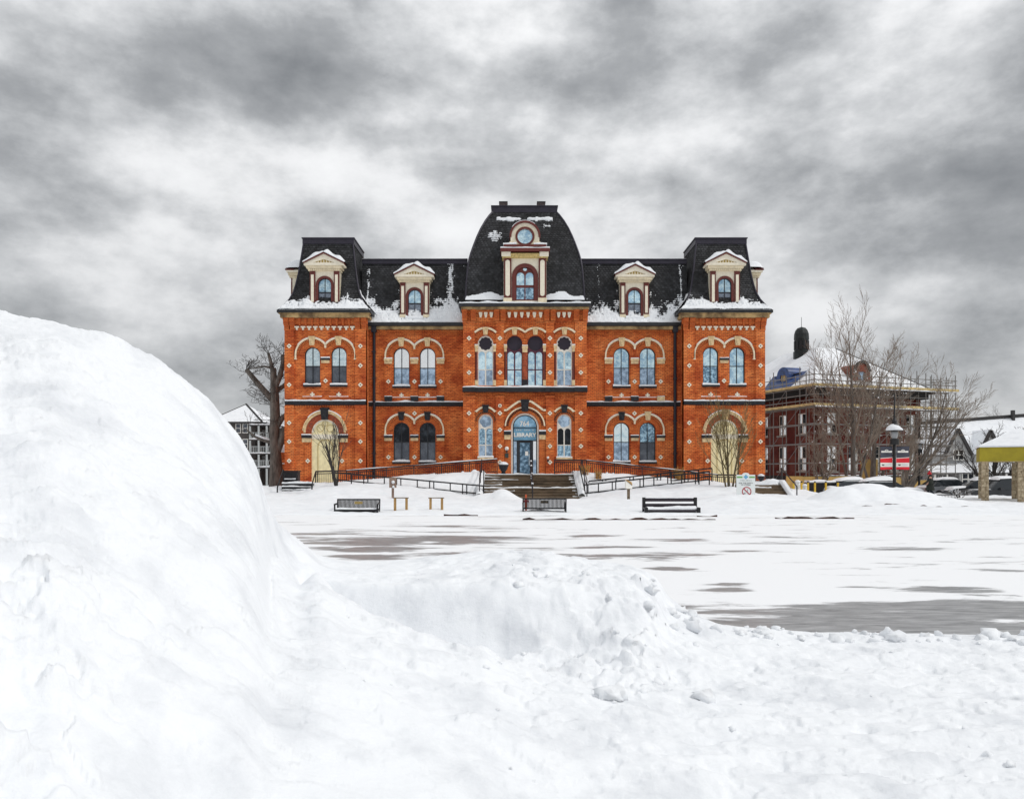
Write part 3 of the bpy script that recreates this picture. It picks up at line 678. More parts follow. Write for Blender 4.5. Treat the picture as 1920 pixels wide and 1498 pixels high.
def impost(x0, x1, Y, zt, zb, black=False, snow=True):
    mb = MB(); h = zt - zb
    mb.box(x0, x1, Y - .14, Y + .05, zb, zt - .42 * h); o = mb.build('impost', 'stone_pale', lib)
    mb = MB(); mb.box(x0 - .03, x1 + .03, Y - .19, Y + .05, zt - .415 * h, zt); mb.build('impost_cap', 'stone_black' if black else 'stone_pale', o)
    if snow:
        mb = MB(); snow_strip(mb, x0 - .02, x1 + .02, Y - .18, Y, zt + .002, .07, seed=x0); mb.build('snow_cap', 'snow', o, smooth=True)

def window(cx, hw, z0, zs, Y, up, low, frame='frame_dark', rail=None, sill=True, blk=False, name='window'):
    """round-headed sash window: frame, four panes, sill with snow"""
    yw = Y + .17; t = .055; mid = rail if rail else (z0 + zs + hw) / 2
    mb = MB(); outer = arch(cx, hw + .004, z0, zs); inner_l = []; 
    def half(s):
        r = hw - t; n = 8; a = t * .45
        pts = [(cx + s * a, mid + t * .5), (cx + s * r, mid + t * .5)]
        pts += [(cx + s * max(a, r * math.cos(math.pi / 2 * i / n)), zs + r * math.sin(math.pi / 2 * i / n)) for i in range(n + 1)]
        return pts if s > 0 else pts[::-1]
    def lowr(s):
        r = hw - t; a = t * .45
        x0, x1 = (cx + a, cx + r) if s > 0 else (cx - r, cx - a)
        return rect(x0, x1, z0 + t, mid - t * .5)
    holes = [half(1), half(-1), lowr(1), lowr(-1)]
    mb.plate(outer, holes, yw - .05, yw + .06)
    w = mb.build(name, frame, lib)
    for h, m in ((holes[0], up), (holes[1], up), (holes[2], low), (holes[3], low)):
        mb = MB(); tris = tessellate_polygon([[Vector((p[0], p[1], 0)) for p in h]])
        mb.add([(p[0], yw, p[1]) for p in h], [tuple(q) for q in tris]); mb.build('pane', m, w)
    mb = MB(); mb.add([(cx - hw, yw + .3, z0), (cx + hw, yw + .3, z0), (cx + hw, yw + .3, zs + hw), (cx - hw, yw + .3, zs + hw)], [(0, 1, 2, 3)]); mb.build('backing', 'black', w)  # plain black sheet closing the opening behind the panes
    if sill:
        mb = MB(); mb.box(cx - hw - .06, cx + hw + .06, Y - .16, Y + .14, z0 - .13, z0 - .004); mb.build('sill', 'stone_black', w)
        mb = MB(); snow_strip(mb, cx - hw - .05, cx + hw + .05, Y - .15, Y + .13, z0 - .002, .13, seed=cx); mb.build('snow_cap', 'snow', w, smooth=True)
    return w

def double_hood(c1, c2, zs, R1, R0, Y, drop, m='trim_cream', low_y=True):
    """paired hood mould that runs over two arches and dips between them"""
    mid = (c1 + c2) / 2; half = abs(c2 - c1) / 2; mb = MB(); rm = (R0 + R1) / 2; a = math.acos(half / rm)
    mb.band(c1, zs, R0, R1, math.pi, a, Y - .13, Y + .05, 22); mb.band(c2, zs, R0, R1, 0, math.pi - a, Y - .128, Y + .05, 22)
    for x, s in ((c1 - rm, 1), (c2 + rm, 1)):
        mb.box(x - (R1 - R0) / 2, x + (R1 - R0) / 2, Y - .13, Y + .05, zs - drop, zs - .002)
        mb.box(x - (R1 - R0) * .8, x + (R1 - R0) * .8, Y - .14, Y + .05, zs - drop - .07, zs - drop - .002)
    mb.frustum(mid - .05, mid + .05, Y - .13, Y + .05, zs + rm * math.sin(a) - .2, zs + rm * math.sin(a) - .03, -.02, 0)
    o = mb.build('hood_mould', m, lib)
    mb = MB()
    for c, lo, hi in ((c1, a + .1, math.pi * .94), (c2, math.pi * .06, math.pi - a - .1)):       # snow lying on the upper arc
        n = 16
        for i in range(n):
            t0 = lo + (hi - lo) * i / n; t1 = lo + (hi - lo) * (i + 1) / n
            if math.sin((t0 + t1) / 2) < .62: continue
            mb.band(c, zs, R1 + .002, R1 + .035, t0, t1, Y - .12, Y + .04, 1)
    if mb.v: mb.build('snow_cap', 'snow', o)
    mb = MB()
    for c in (c1, c2):                                       # bricks on end round the arch
        n = 26
        for i in range(n):
            t = math.pi * (i + .5) / n
            if (c == c1 and c1 + rm * math.cos(t) > mid) or (c == c2 and c2 + rm * math.cos(t) < mid): continue
            r0, r1 = R0 - .17, R0 - .02; w = .028
            d = Vector((math.cos(t), 0, math.sin(t))); p = Vector((c, Y - .03, zs))
            mb.beam(p + d * r0, p + d * r1, .09, .05, up=(-math.sin(t), 0, math.cos(t)))
    mb.build('arch_bricks', 'brick_arch', lib, kind='stuff')
    mb = MB()
    for c in (c1, c2): mb.band(c, zs, R0 - .46, R0 - .2, 0.02, math.pi - .02, Y - .035, Y + .05, 20)
    mb.build('arch_ring', 'brick_trim', lib)

# ---- walls
def wall(d0, d1, Y, ztop, holes, name, thick=.4, zbot=-.3):
    mb = MB(); mb.plate(rect(BX(d0, Y), BX(d1, Y), zbot, ztop), holes, Y, Y + thick)
    return mb.build(name, 'brick', lib)
def string_course(d0, d1, Y, py_top, py_bot, seed, proud=.16):
    x0, x1 = BX(d0, Y), BX(d1, Y); zt, zb = BZ(py_top, Y), BZ(py_bot, Y)
    mb = MB(); mb.box(x0, x1, Y - proud, Y + .05, zb, zt); mb.box(x0, x1, Y - proud * .55, Y + .05, zb - .07, zb - .002)
    o = mb.build('string_course', 'stone_black', lib)
    mb = MB(); snow_strip(mb, x0, x1, Y - proud + .01, Y, zt + .002, .10, seed=seed, ragged=.7); mb.build('snow_cap', 'snow', o, smooth=True)
    n = int((x1 - x0) / .16); mb = MB()
    for i in range(n):
        x = x0 + (i + .5) * (x1 - x0) / n; mb.box(x - .045, x + .045, Y - .075, Y + .03, zb - .19, zb - .075)
    mb.build('dentil_row', 'brick_trim', lib, kind='stuff')

def pavilion(sg):
    Y = YP; D = lambda d: BX(sg * d, Y); lo, hi = sorted((D(298), D(449)))
    holes = []; win = [348.6, 398.3]; hw = S(14.6)
    zs_u, zb_u = BZ(665.5, Y), BZ(722, Y)
    for d in win: holes.append(arch(D(d), hw, zb_u, zs_u))
    dc, dh = 374.5, S(25.5); zs_l = BZ(811.5, Y)
    holes.append(arch(D(dc), dh, BZ(905, Y), zs_l, 20))
    mb = MB(); mb.plate(rect(lo, hi, -.3, BZ(590, Y)), holes, Y, Y + .45)
    w = mb.build('pavilion_wall', 'brick', lib)
    mb = MB()
    for x in (lo, hi): mb.add([(x, Y, -.3), (x, Y + 6, -.3), (x, Y + 6, BZ(590, Y)), (x, Y, BZ(590, Y))], [(0, 1, 2, 3)])
    mb.build('side_wall', 'brick', lib)
    # corner pilasters, in two storeys
    for a, b in ((432.5, 449), (298, 317)):
        x0, x1 = sorted((D(a), D(b)))
        for z0, z1 in ((-.3, BZ(760, Y)), (BZ(748, Y), BZ(618, Y))):
            mb = MB(); mb.box(x0 - .02, x1 + .02, Y - .13, Y + .02, z0, z1); mb.build('pilaster', 'brick_trim' if False else 'brick', lib)
        for py in (649.5, 686, 722, 793, 828, 864): diamond(sg * (a + b) / 2, py, Y, .13)
    # cornice: corbelled bricks, tan stone bed, gutter
    x0, x1 = lo - .25, hi + .25
    mb = MB(); mb.box(lo - .12, hi + .12, Y - .12, Y + .05, BZ(608, Y), BZ(597.5, Y)); mb.build('frieze', 'brick_trim', lib)
    for k in range(10):
        x = D(317) + (D(432.5) - D(317)) * (k + .5) / 10; put(TDENT, 'dentil', x, Y, BZ(615.5, Y))
    for k in range(11):
        x = D(317) + (D(432.5) - D(317)) * k / 10; put(CORBEL, 'corbel', x, Y - .06, BZ(611, Y))
    for a in (435, 446, 301, 313): put(BRACKET, 'bracket', D(a), Y - .06, BZ(620, Y))
    mb = MB(); mb.box(x0, x1, Y - .36, Y + .05, BZ(597.3, Y), BZ(591, Y)); mb.box(x0 - .08, x1 + .08, Y - .46, Y + .05, BZ(590.9, Y), BZ(589, Y))
    mb.box(x0, lo - .01, Y + .05, Y + 6, BZ(597.3, Y), BZ(591, Y)); mb.box(hi + .01, x1, Y + .05, Y + 6, BZ(597.3, Y), BZ(591, Y)); mb.build('cornice', 'stone_tan', lib)
    mb = MB(); mb.box(x0 - .16, x1 + .16, Y - .56, Y + 6.2, BZ(588.9, Y), BZ(584, Y)); g = mb.build('gutter', 'gutter', lib)
    mb = MB(); snow_strip(mb, x0 - .1, x1 + .1, Y - .5, Y - .1, BZ(584, Y) + .002, .10, seed=sg + 3); mb.build('snow_cap', 'snow', g, smooth=True)
    # openings
    ups = [('glass_pale', 'glass_pale'), ('glass_pale', 'glass_low')] if sg < 0 else [('glass_sky', 'glass_sky'), ('glass_sky', 'glass_sky')]
    for i, d in enumerate(win):
        low = 'glass_grey' if sg < 0 else ('glass_sky' if i == 1 else 'glass_stain')
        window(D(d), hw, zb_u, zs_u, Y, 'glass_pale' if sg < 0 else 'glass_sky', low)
        put(CROSS, 'cross_ornament', D(d), Y, BZ(739.5, Y))
        x0, x1 = D(d) - S(18), D(d) + S(18); mb = MB()
        mb.box(x0, x1, Y - .07, Y + .03, BZ(746, Y), BZ(744, Y)); mb.box(x0, x1, Y - .06, Y + .03, BZ(733.5, Y), BZ(729.5, Y)); o = mb.build('window_apron', 'brick_trim', lib)
        mb = MB(); snow_strip(mb, x0, x1, Y - .065, Y, BZ(744, Y) + .002, .05, seed=d); mb.build('snow_cap', 'snow', o, smooth=True)
        put(KEY_TAN, 'keystone', D(d), Y - .03, BZ(648, Y))
    c1, c2 = sorted(D(d) for d in win)
    double_hood(c1, c2, zs_u, S(32.3), S(29.6), Y, S(7))
    impost((c1 + c2) / 2 - S(7.5), (c1 + c2) / 2 + S(7.5), Y, BZ(672, Y), BZ(681, Y), black=True)
    diamond(sg * 373.4, 714, Y, .02)
    string_course(sg * 298 if sg > 0 else -449, 449 if sg > 0 else -298, Y, 752.5, 758, sg)
    # boarded doorway
    cx = D(dc); mb = MB(); mb.plate(arch(cx, dh + .003, BZ(905, Y), zs_l, 20), [], Y + .05, Y + .1); bd = mb.build('boarded_door', 'plywood_cream', lib)
    mb = MB(); mb.box(cx - dh, cx + dh, Y + .02, Y + .052, BZ(823, Y), BZ(814, Y)); mb.band(cx, zs_l, dh * .86, dh * .99, 0, math.pi, Y + .02, Y + .052, 20)
    mb.build('rail', 'cream_light', bd)
    mb = MB()
    mb.band(cx, BZ(838, Y), dh * .5, dh * .58, 0, math.pi, Y + .03, Y + .052, 16)
    for s in (-1, 1): mb.box(cx + s * dh * .54 - .03, cx + s * dh * .54 + .03, Y + .03, Y + .052, BZ(892, Y), BZ(838, Y))
    mb.band(cx - dh * .36, BZ(803, Y), dh * .22, dh * .28, 0, 6.28, Y + .03, Y + .052, 20); mb.band(cx + dh * .36, BZ(803, Y), dh * .22, dh * .28, 0, 6.28, Y + .03, Y + .052, 20)
    mb.band(cx, BZ(794, Y), dh * .16, dh * .22, 0, 6.28, Y + .03, Y + .052, 20)
    mb.build('moulding', 'ochre_line', bd)
    mb = MB(); mb.band(cx, zs_l, S(36), S(39.5), 0, math.pi, Y - .15, Y + .05, 28); mb.band(cx, zs_l, S(39.6), S(41.5), .1, math.pi - .1, Y - .2, Y + .05, 28); h = mb.build('hood_mould', 'stone_pale', lib)
    mb = MB(); mb.band(cx, zs_l, S(41.6), S(43), .75, math.pi - .75, Y - .19, Y + .04, 20); mb.build('snow_cap', 'snow', h)
    mb = MB(); mb.band(cx, zs_l, S(27), S(35.8), 0, math.pi, Y - .06, Y + .05, 28); mb.build('arch_ring', 'maroon_brick', lib)
    put(KEY_BIG if sg < 0 else KEYB2, 'keystone', cx, Y - .04, BZ(787, Y))
    for s in (-1, 1):
        x0, x1 = sorted((cx + s * S(25.8), cx + s * S(42.5))); impost(x0, x1, Y, BZ(816, Y), BZ(829, Y), black=True)
        mb = MB(); mb.box(min(cx + s * S(26), cx + s * S(37.5)), max(cx + s * S(26), cx + s * S(37.5)), Y - .05, Y + .03, -.3, BZ(829.5, Y)); mb.build('door_pier', 'brick', lib)
        diamond(sg * dc + s * 32, 864, Y, .05)
KEYB2 = keystone_mesh(.50, .62, 'stone_tan')
for sg in (-1, 1): pavilion(sg)

def wing(sg):
    Y = YW; D = lambda d: BX(sg * d, Y); hw = S(15, Y); win = [181.8, 230.7]
    zs_u, zb_u, zs_l, zb_l = BZ(667, Y), BZ(724.5, Y), BZ(807, Y), BZ(866, Y)
    holes = [arch(D(d), hw, zb_u, zs_u) for d in win] + [arch(D(d), hw, zb_l, zs_l) for d in win]
    lo, hi = sorted((D(112), D(306))); mb = MB(); mb.plate(rect(lo, hi, -.3, BZ(606, Y)), holes, Y, Y + .45); mb.build('wing_wall', 'brick', lib)
    for i, d in enumerate(win):
        window(D(d), hw, zb_u, zs_u, Y, 'glass_white' if sg < 0 else 'glass_sky', 'glass_low', rail=BZ(690, Y))
        near_c = (i == 0)
        if sg < 0: window(D(d), hw, zb_l, zs_l, Y, 'glass_dark', 'glass_grey', rail=BZ(829, Y))
        else: window(D(d), hw, zb_l, zs_l, Y, 'glass_pale' if near_c else 'glass_stain', 'glass_grey' if not near_c else 'glass_low', rail=BZ(829, Y))
        put(CROSS, 'cross_ornament', D(d), Y, BZ(741, Y))
        x0, x1 = D(d) - S(17, Y), D(d) + S(17, Y); mb = MB()
        mb.box(x0, x1, Y - .07, Y + .03, BZ(747.5, Y), BZ(745.5, Y)); mb.box(x0, x1, Y - .06, Y + .03, BZ(735, Y), BZ(731.5, Y)); o = mb.build('window_apron', 'brick_trim', lib)
        mb = MB(); snow_strip(mb, x0, x1, Y - .065, Y, BZ(745.5, Y) + .002, .05, seed=d); mb.build('snow_cap', 'snow', o, smooth=True)
        put(KEY_TAN, 'keystone', D(d), Y - .03, BZ(650, Y)); put(KEY_BLK if (sg < 0 or near_c) else KEY_TAN, 'keystone', D(d), Y - .03, BZ(788, Y))
    c1, c2 = sorted(D(d) for d in win)
    for zs, pt, pb in ((zs_u, 673, 682.5), (zs_l, 817, 826.5)):
        double_hood(c1, c2, zs, S(31.3, Y), S(28.6, Y), Y, S(6, Y))
        for x in (c1 - S(24.5, Y), (c1 + c2) / 2, c2 + S(24.5, Y)): impost(x - S(7, Y), x + S(7, Y), Y, BZ(pt, Y), BZ(pb, Y), black=(pt > 800))
    for k, d in enumerate((157.3, 206.2, 255)):
        diamond(sg * d, 715.5, Y, .05); diamond(sg * d, 857, Y, .05)
        x = D(d); mb = MB(); mb.box(x - S(7, Y), x + S(7, Y), Y - .2, Y + .03, BZ(752, Y), BZ(744, Y)); o = mb.build('plinth_block', 'stone_black' if not (sg > 0 and k == 2) else 'stone_pale', lib)
        mb = MB(); snow_strip(mb, x - S(7, Y), x + S(7, Y), Y - .19, Y, BZ(744, Y) + .002, .05, seed=d); mb.build('snow_cap', 'snow', o, smooth=True)
        for z0, z1 in ((BZ(752, Y), BZ(682.7, Y)), (-.3, BZ(826.7, Y))):
            mb = MB(); mb.box(x - S(7.2, Y), x + S(7.2, Y), Y - .05, Y + .03, z0, z1); mb.build('window_pier', 'brick', lib)
    diamond(sg * 206.2, 775, Y, .0)
    a, b = sorted((sg * 113, sg * 300)); string_course(a, b, Y, 754.5, 760, sg * 5)
    x0, x1 = sorted((D(112), D(300)))
    mb = MB(); mb.box(x0, x1, Y - .2, Y + .05, BZ(618.5, Y), BZ(613, Y)); mb.build('cornice', 'stone_tan', lib)
    mb = MB(); mb.box(x0, x1, Y - .45, Y + .3, BZ(612.9, Y), BZ(607, Y)); g = mb.build('gutter', 'gutter', lib)
    mb = MB(); snow_strip(mb, x0, x1, Y - .4, Y + .1, BZ(607, Y) + .002, .08, seed=sg + 8); mb.build('snow_cap', 'snow', g, smooth=True)
    for pt, pb in ((620, 623), (626, 629)):
        n = int((x1 - x0) / .17); mb = MB()
        for i in range(n):
            x = x0 + (i + .5) * (x1 - x0) / n; mb.box(x - .05, x + .05, Y - .1, Y + .03, BZ(pb, Y), BZ(pt, Y))
        mb.build('dentil_row', 'brick_trim', lib, kind='stuff')
    x = D(281.5); mb = MB(); mb.tube([(x, Y - .14, -.2), (x, Y - .14, BZ(622, Y))], .105, 10); mb.box(x - .17, x + .17, Y - .3, Y, BZ(624, Y), BZ(613.2, Y))
    for py in (660, 710, 790, 850): mb.box(x - .13, x + .13, Y - .26, Y, BZ(py + 1, Y), BZ(py - 1, Y))
    mb.build('downpipe', 'pipe', lib)
for sg in (-1, 1): wing(sg)

def tracery_window(cx, hw, z0, zs, Y, trac, circ_m, pane_m, cr, foils, rail, name='window'):
    """twin lancets under a round light in one pierced frame"""
    yw = Y + .15; mb = MB(); zc = zs; lw = hw * .40; lcs = (cx - hw * .49, cx + hw * .49)
    z_l = zc - cr - .06 - lw
    holes = []
    if foils: holes.append(foil(cx, zc, cr * .86, foils, cr * .13))
    else: holes.append(circle(cx, zc, cr, 28))
    for c in lcs:
        a = arch(c, lw, rail + .03, z_l, 10); holes.append(a); holes.append(rect(c - lw, c + lw, z0 + .03, rail - .03))
    mb.plate(arch(cx, hw + .004, z0, zs, 20), holes, yw - .07, yw + .05)
    w = mb.build(name, trac, lib)
    for i, h in enumerate(holes):
        mb = MB(); tris = tessellate_polygon([[Vector((p[0], p[1], 0)) for p in h]])
        mb.add([(p[0], yw, p[1]) for p in h], [tuple(q) for q in tris]); mb.build('pane', circ_m if i == 0 else pane_m[(i - 1) % len(pane_m)], w)
    return w

def centre():
    Y = YC; D = lambda d: BX(d, Y); hw = S(14.6, Y)
    zs_u, zb_u = BZ(644, Y), BZ(723, Y); zs_l, zb_l = BZ(790, Y), BZ(858, Y); zd = BZ(889.5, Y); zsd = BZ(800.5, Y); dh = S(26, Y)
    ups = [-73.9, -19.4, 19.4, 73.9]; los = [-73.7, 73.7]
    holes = [arch(D(d), hw, zb_u, zs_u, 18) for d in ups] + [arch(D(d), S(13.5, Y), zb_l, zs_l, 18) for d in los] + [arch(D(0), dh, zd, zsd, 24)]
    mb = MB(); mb.plate(rect(D(-115.5), D(115.5), -.3, BZ(578, Y)), holes, Y, Y + .5); mb.build('centre_wall', 'brick', lib)
    mb = MB()
    for d in (-115.5, 115.5): mb.add([(D(d), Y, -.3), (D(d), Y + 6, -.3), (D(d), Y + 6, BZ(578, Y)), (D(d), Y, BZ(578, Y))], [(0, 1, 2, 3)])
    mb.build('side_wall', 'brick', lib)
    for a, b in ((93.5, 115.5), (39, 54.5)):
        for s in (-1, 1):
            x0, x1 = sorted((D(s * a), D(s * b)))
            for z0, z1 in ((-.3, BZ(744, Y)), (BZ(727, Y), BZ(604, Y))):
                mb = MB(); mb.box(x0, x1, Y - .14, Y + .02, z0, z1); mb.build('pilaster', 'brick', lib)
            mb = MB(); mb.box(x0 - .04, x1 + .04, Y - .2, Y + .02, BZ(607, Y), BZ(603.9, Y)); mb.box(x0 - .04, x1 + .04, Y - .2, Y + .02, BZ(746, Y), BZ(742, Y)); mb.build('pilaster_cap', 'brick_trim', lib)
            for py in (635, 667, 699, 775, 806, 836.6): diamond(s * (a + b) / 2, py, Y, .14)
            if a < 50: diamond(s * (a + b) / 2, 866.6, Y, .14)
            for q in (.12, .88): put(BRACKET, 'bracket', x0 + (x1 - x0) * q, Y - .12, BZ(603, Y))
    mb = MB(); x, z = D(-46.8), BZ(761, Y); mb.lathe([(.12, -.16), (.12, -.14)], (x, Y, z), 14, 'y'); o = mb.build('round_tile', 'cream_light', lib)
    mb = MB(); mb.lathe([(.05, -.17), (.05, -.162)], (x, Y, z), 10, 'y'); mb.build('round_tile_eye', 'black', o)
    for px in (901, 910.7, 921): put(PEG, 'dentil', D(px - 984), Y - .02, BZ(596, Y)); put(PEG, 'dentil', D(984 - px), Y - .02, BZ(596, Y))
    for k in range(6): put(PEG, 'dentil', D(-29.4 + 11.76 * k), Y - .02, BZ(596, Y))
    mb = MB(); mb.box(D(-115.5), D(115.5), Y - .1, Y + .05, BZ(587, Y), BZ(581, Y)); mb.build('frieze', 'brick_trim', lib)
    mb = MB()
    for x0, x1 in ((D(-93), D(-55)), (D(-38.5), D(38.5)), (D(55), D(93))):
        n = int((x1 - x0) / .17)
        for i in range(n):
            x = x0 + (i + .5) * (x1 - x0) / n
            mb.box(x - .05, x + .05, Y - .1, Y + .03, BZ(607, Y), BZ(604, Y)); mb.box(x - .05, x + .05, Y - .12, Y + .03, BZ(742, Y), BZ(738, Y)); mb.box(x - .05, x + .05, Y - .07, Y + .03, BZ(747, Y), BZ(743.5, Y))
    mb.build('dentil_row', 'brick_trim', lib, kind='stuff')
    mb = MB(); mb.box(D(-119), D(119), Y - .42, Y + 6, BZ(582, Y), BZ(578, Y)); mb.build('cornice', 'stone_tan', lib)
    mb = MB(); mb.box(D(-123), D(123), Y - .6, Y + 6.2, BZ(577.9, Y), BZ(572.5, Y)); g = mb.build('gutter', 'gutter', lib)
    mb = MB(); snow_strip(mb, D(-122), D(122), Y - .56, Y + .3, BZ(572.5, Y) + .002, .16, seed=4); mb.build('snow_cap', 'snow', g, smooth=True)
    # ledge under the upper windows
    mb = MB(); mb.box(D(-116.5), D(116.5), Y - .3, Y + .05, BZ(735.5, Y), BZ(727.5, Y))
    for s in (-1, 1):
        for a, b in ((92.5, 116.5), (38, 55.5)): mb.box(min(D(s * a), D(s * b)), max(D(s * a), D(s * b)), Y - .4, Y - .302, BZ(735, Y), BZ(727.6, Y))
    o = mb.build('ledge', 'stone_black', lib)
    mb = MB(); snow_strip(mb, D(-116), D(116), Y - .29, Y, BZ(727.5, Y) + .002, .12, seed=14); mb.build('snow_cap', 'snow', o, smooth=True)
    for d in ups:
        side = abs(d) > 40; tm = 'white_paint' if side else 'frame_plum'
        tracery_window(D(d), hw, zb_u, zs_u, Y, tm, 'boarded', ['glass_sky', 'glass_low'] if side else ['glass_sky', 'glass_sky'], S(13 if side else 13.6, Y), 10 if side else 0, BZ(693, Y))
        put(KEYS, 'keystone', D(d), Y - .06, BZ(628.5, Y))
        mb = MB(); mb.band(D(d), zs_u, S(15, Y), S(24.5, Y), .55 if side else .5, math.pi - .55, Y - .05, Y + .05, 18); mb.build('arch_ring', 'brick_trim', lib)
        mb = MB()
        for i in range(13):
            t = .5 + (math.pi - 1) * (i + .5) / 13; q = Vector((math.cos(t), 0, math.sin(t))); p = Vector((D(d), Y - .07, zs_u)); mb.beam(p + q * S(19.5, Y), p + q * S(22.5, Y), .08, .05, up=(-math.sin(t), 0, math.cos(t)))
        mb.build('arch_bricks', 'brick_arch', lib, kind='stuff')
        for s in (-1, 1):
            x = D(d) + s * S(17.1, Y)
            if not side and s * d < 0: continue
            impost(x - S(2.3, Y), x + S(2.3, Y), Y, BZ(648, Y), BZ(660, Y))
            mb = MB(); mb.tube([(x, Y - .06, BZ(713, Y)), (x, Y - .06, BZ(660.5, Y))], .075, 10); c = mb.build('colonnette', 'maroon', lib, smooth=True, sharp=40)
            mb = MB(); mb.box(x - .09, x + .09, Y - .15, Y + .02, zb_u, BZ(713.1, Y)); mb.build('base', 'stone_pale', c)
    x = D(0); impost(x - S(4.6, Y), x + S(4.6, Y), Y, BZ(649, Y), BZ(661, Y))
    mb = MB(); mb.box(x - S(4.3, Y), x + S(4.3, Y), Y - .08, Y + .02, BZ(712, Y), BZ(661.2, Y)); mb.build('window_pier', 'maroon_brick', lib)
    mb = MB(); mb.box(x - S(5, Y), x + S(5, Y), Y - .14, Y + .02, zb_u, BZ(712.2, Y)); mb.build('plinth_block', 'stone_black', lib)
    # segmental hoods of the upper windows
    for c, w_ in ((-73.9, 1), (73.9, 1), (0, 2)):
        mb = MB()
        if w_ == 1: mb.band(D(c), zs_u, S(26.5, Y), S(30, Y), .78, math.pi - .78, Y - .16, Y + .05, 14)
        else:
            r = S(28.2, Y); a = math.acos(S(19.4, Y) / r)
            mb.band(D(-19.4), zs_u, S(26.5, Y), S(30, Y), a, math.pi - .8, Y - .16, Y + .05, 14); mb.band(D(19.4), zs_u, S(26.5, Y), S(30, Y), .8, math.pi - a, Y - .158, Y + .05, 14)
        mb.build('hood_mould', 'trim_cream', lib)
    # ground floor side windows
    for d in los:
        tracery_window(D(d), S(13.5, Y), zb_l, zs_l, Y, 'white_paint', 'glass_low', ['glass_stain', 'glass_low'] if d < 0 else ['glass_dark', 'glass_stain'], S(11.5, Y), 5, BZ(834.5, Y))
        mb = MB(); mb.box(D(d) - S(15, Y), D(d) + S(15, Y), Y - .14, Y + .1, zb_l - .12, zb_l - .004); o = mb.build('sill', 'stone_pale', lib)
        mb = MB(); snow_strip(mb, D(d) - S(15, Y), D(d) + S(15, Y), Y - .13, Y + .09, zb_l - .002, .1, seed=d); mb.build('snow_cap', 'snow', o, smooth=True)
        mb = MB(); mb.band(D(d), zs_l, S(14, Y), S(22, Y), 0.05, math.pi - .05, Y - .04, Y + .05, 18); mb.build('arch_ring', 'brick_trim', lib)
        mb = MB()
        for i in range(17):
            t = math.pi * (i + .5) / 17; q = Vector((math.cos(t), 0, math.sin(t))); p = Vector((D(d), Y - .05, zs_l)); mb.beam(p + q * S(16, Y), p + q * S(19.5, Y), .06, .05, up=(-math.sin(t), 0, math.cos(t)))
        mb.build('arch_bricks', 'stone_black', lib, kind='stuff')
        mb = MB(); mb.band(D(d), BZ(785, Y), S(20, Y), S(23.5, Y), .62, math.pi - .62, Y - .16, Y + .05, 14)
        for s in (-1, 1): mb.box(D(d) + s * S(18.3, Y) - .06, D(d) + s * S(18.3, Y) + .06, Y - .15, Y + .05, BZ(772, Y), BZ(770, Y))
        mb.build('hood_mould', 'trim_cream', lib); put(KEYSB, 'keystone', D(d), Y - .06, BZ(774.5, Y))
    # entrance
    cx = D(0); yw = Y + .2
    mb = MB(); mb.plate(arch(cx, dh + .004, zd, zsd, 24), [arch(cx, dh - S(3.2, Y), zd - .0, zsd, 24)], yw - .1, yw + .1); ent = mb.build('entrance_frame', 'white_paint', lib)
    ih = dh - S(3.2, Y); mb = MB()
    mb.band(cx, zsd, ih - .06, ih - .003, 0, math.pi, yw - .06, yw + .06, 24)
    for s in (-1, 1): mb.box(cx + s * (ih - .032) - .028, cx + s * (ih - .032) + .028, yw - .06, yw + .06, zd, zsd)
    for py in (801.5, 826): mb.box(cx - ih + .06, cx + ih - .06, yw - .065, yw + .05, BZ(py + .8, Y), BZ(py - .8, Y))
    for s in (-1, 1): mb.box(cx + s * S(13.5, Y) - .07, cx + s * S(13.5, Y) + .07, yw - .07, yw + .05, zd, BZ(827, Y))
    mb.build('door_frame', 'frame_dark', ent)
    h = arch(cx, ih - .06, BZ(800.7, Y), zsd, 24); h = [p for p in h if p[1] >= BZ(800.8, Y) - .01]
    mb = MB(); tris = tessellate_polygon([[Vector((p[0], p[1], 0)) for p in h]]); mb.add([(p[0], yw, p[1]) for p in h], [tuple(q) for q in tris]); mb.build('fanlight', 'fan_glass', ent)
    mb = MB(); mb.box(cx - ih + .06, cx + ih - .06, yw - .01, yw + .02, BZ(825.2, Y), BZ(802.3, Y)); mb.build('sign_panel', 'sign_blue', ent)
    text_part('lettering', 'LIBRARY', .36, ent, (cx, yw - .02, BZ(815.5, Y)), 'letter_white', width=S(42.5, Y), bold=.012)
    text_part('lettering', '764', .46, ent, (cx - .03, yw - .012, BZ(794.5, Y)), 'letter_white', width=S(17.5, Y), bold=.012)
    mb = MB()
    for k in range(9):
        if k % 4 != 3: mb.box(cx - S(17, Y) + k * S(3.9, Y), cx - S(17, Y) + k * S(3.9, Y) + S(2.6, Y), yw - .014, yw - .009, BZ(807, Y), BZ(805, Y))
    mb.build('small_print', 'letter_pale', ent)
    mb = MB(); mb.box(cx - S(13.5, Y) + .07, cx + S(13.5, Y) - .07, yw - .02, yw + .03, zd + .02, BZ(828, Y)); dr = mb.build('door', 'glass_door', ent)
    mb = MB()
    for s in (-1, 1): mb.box(cx + s * (S(13.5, Y) - .11) - .035, cx + s * (S(13.5, Y) - .11) + .035, yw - .05, yw - .022, zd + .02, BZ(828, Y))
    mb.box(cx - S(13.5, Y) + .15, cx + S(13.5, Y) - .15, yw - .05, yw - .022, BZ(830, Y), BZ(828, Y)); mb.build('door_stile', 'frame_dark', dr)
    mb = MB(); mb.tube([(cx + .28, yw - .1, BZ(872, Y)), (cx + .28, yw - .1, BZ(850, Y))], .02, 6); mb.build('door_handle', 'letter_pale', dr)
    mb = MB(); mb.box(cx + .02, cx + .22, yw - .026, yw - .021, BZ(854, Y), BZ(846, Y)); mb.build('notice', 'letter_white', dr)
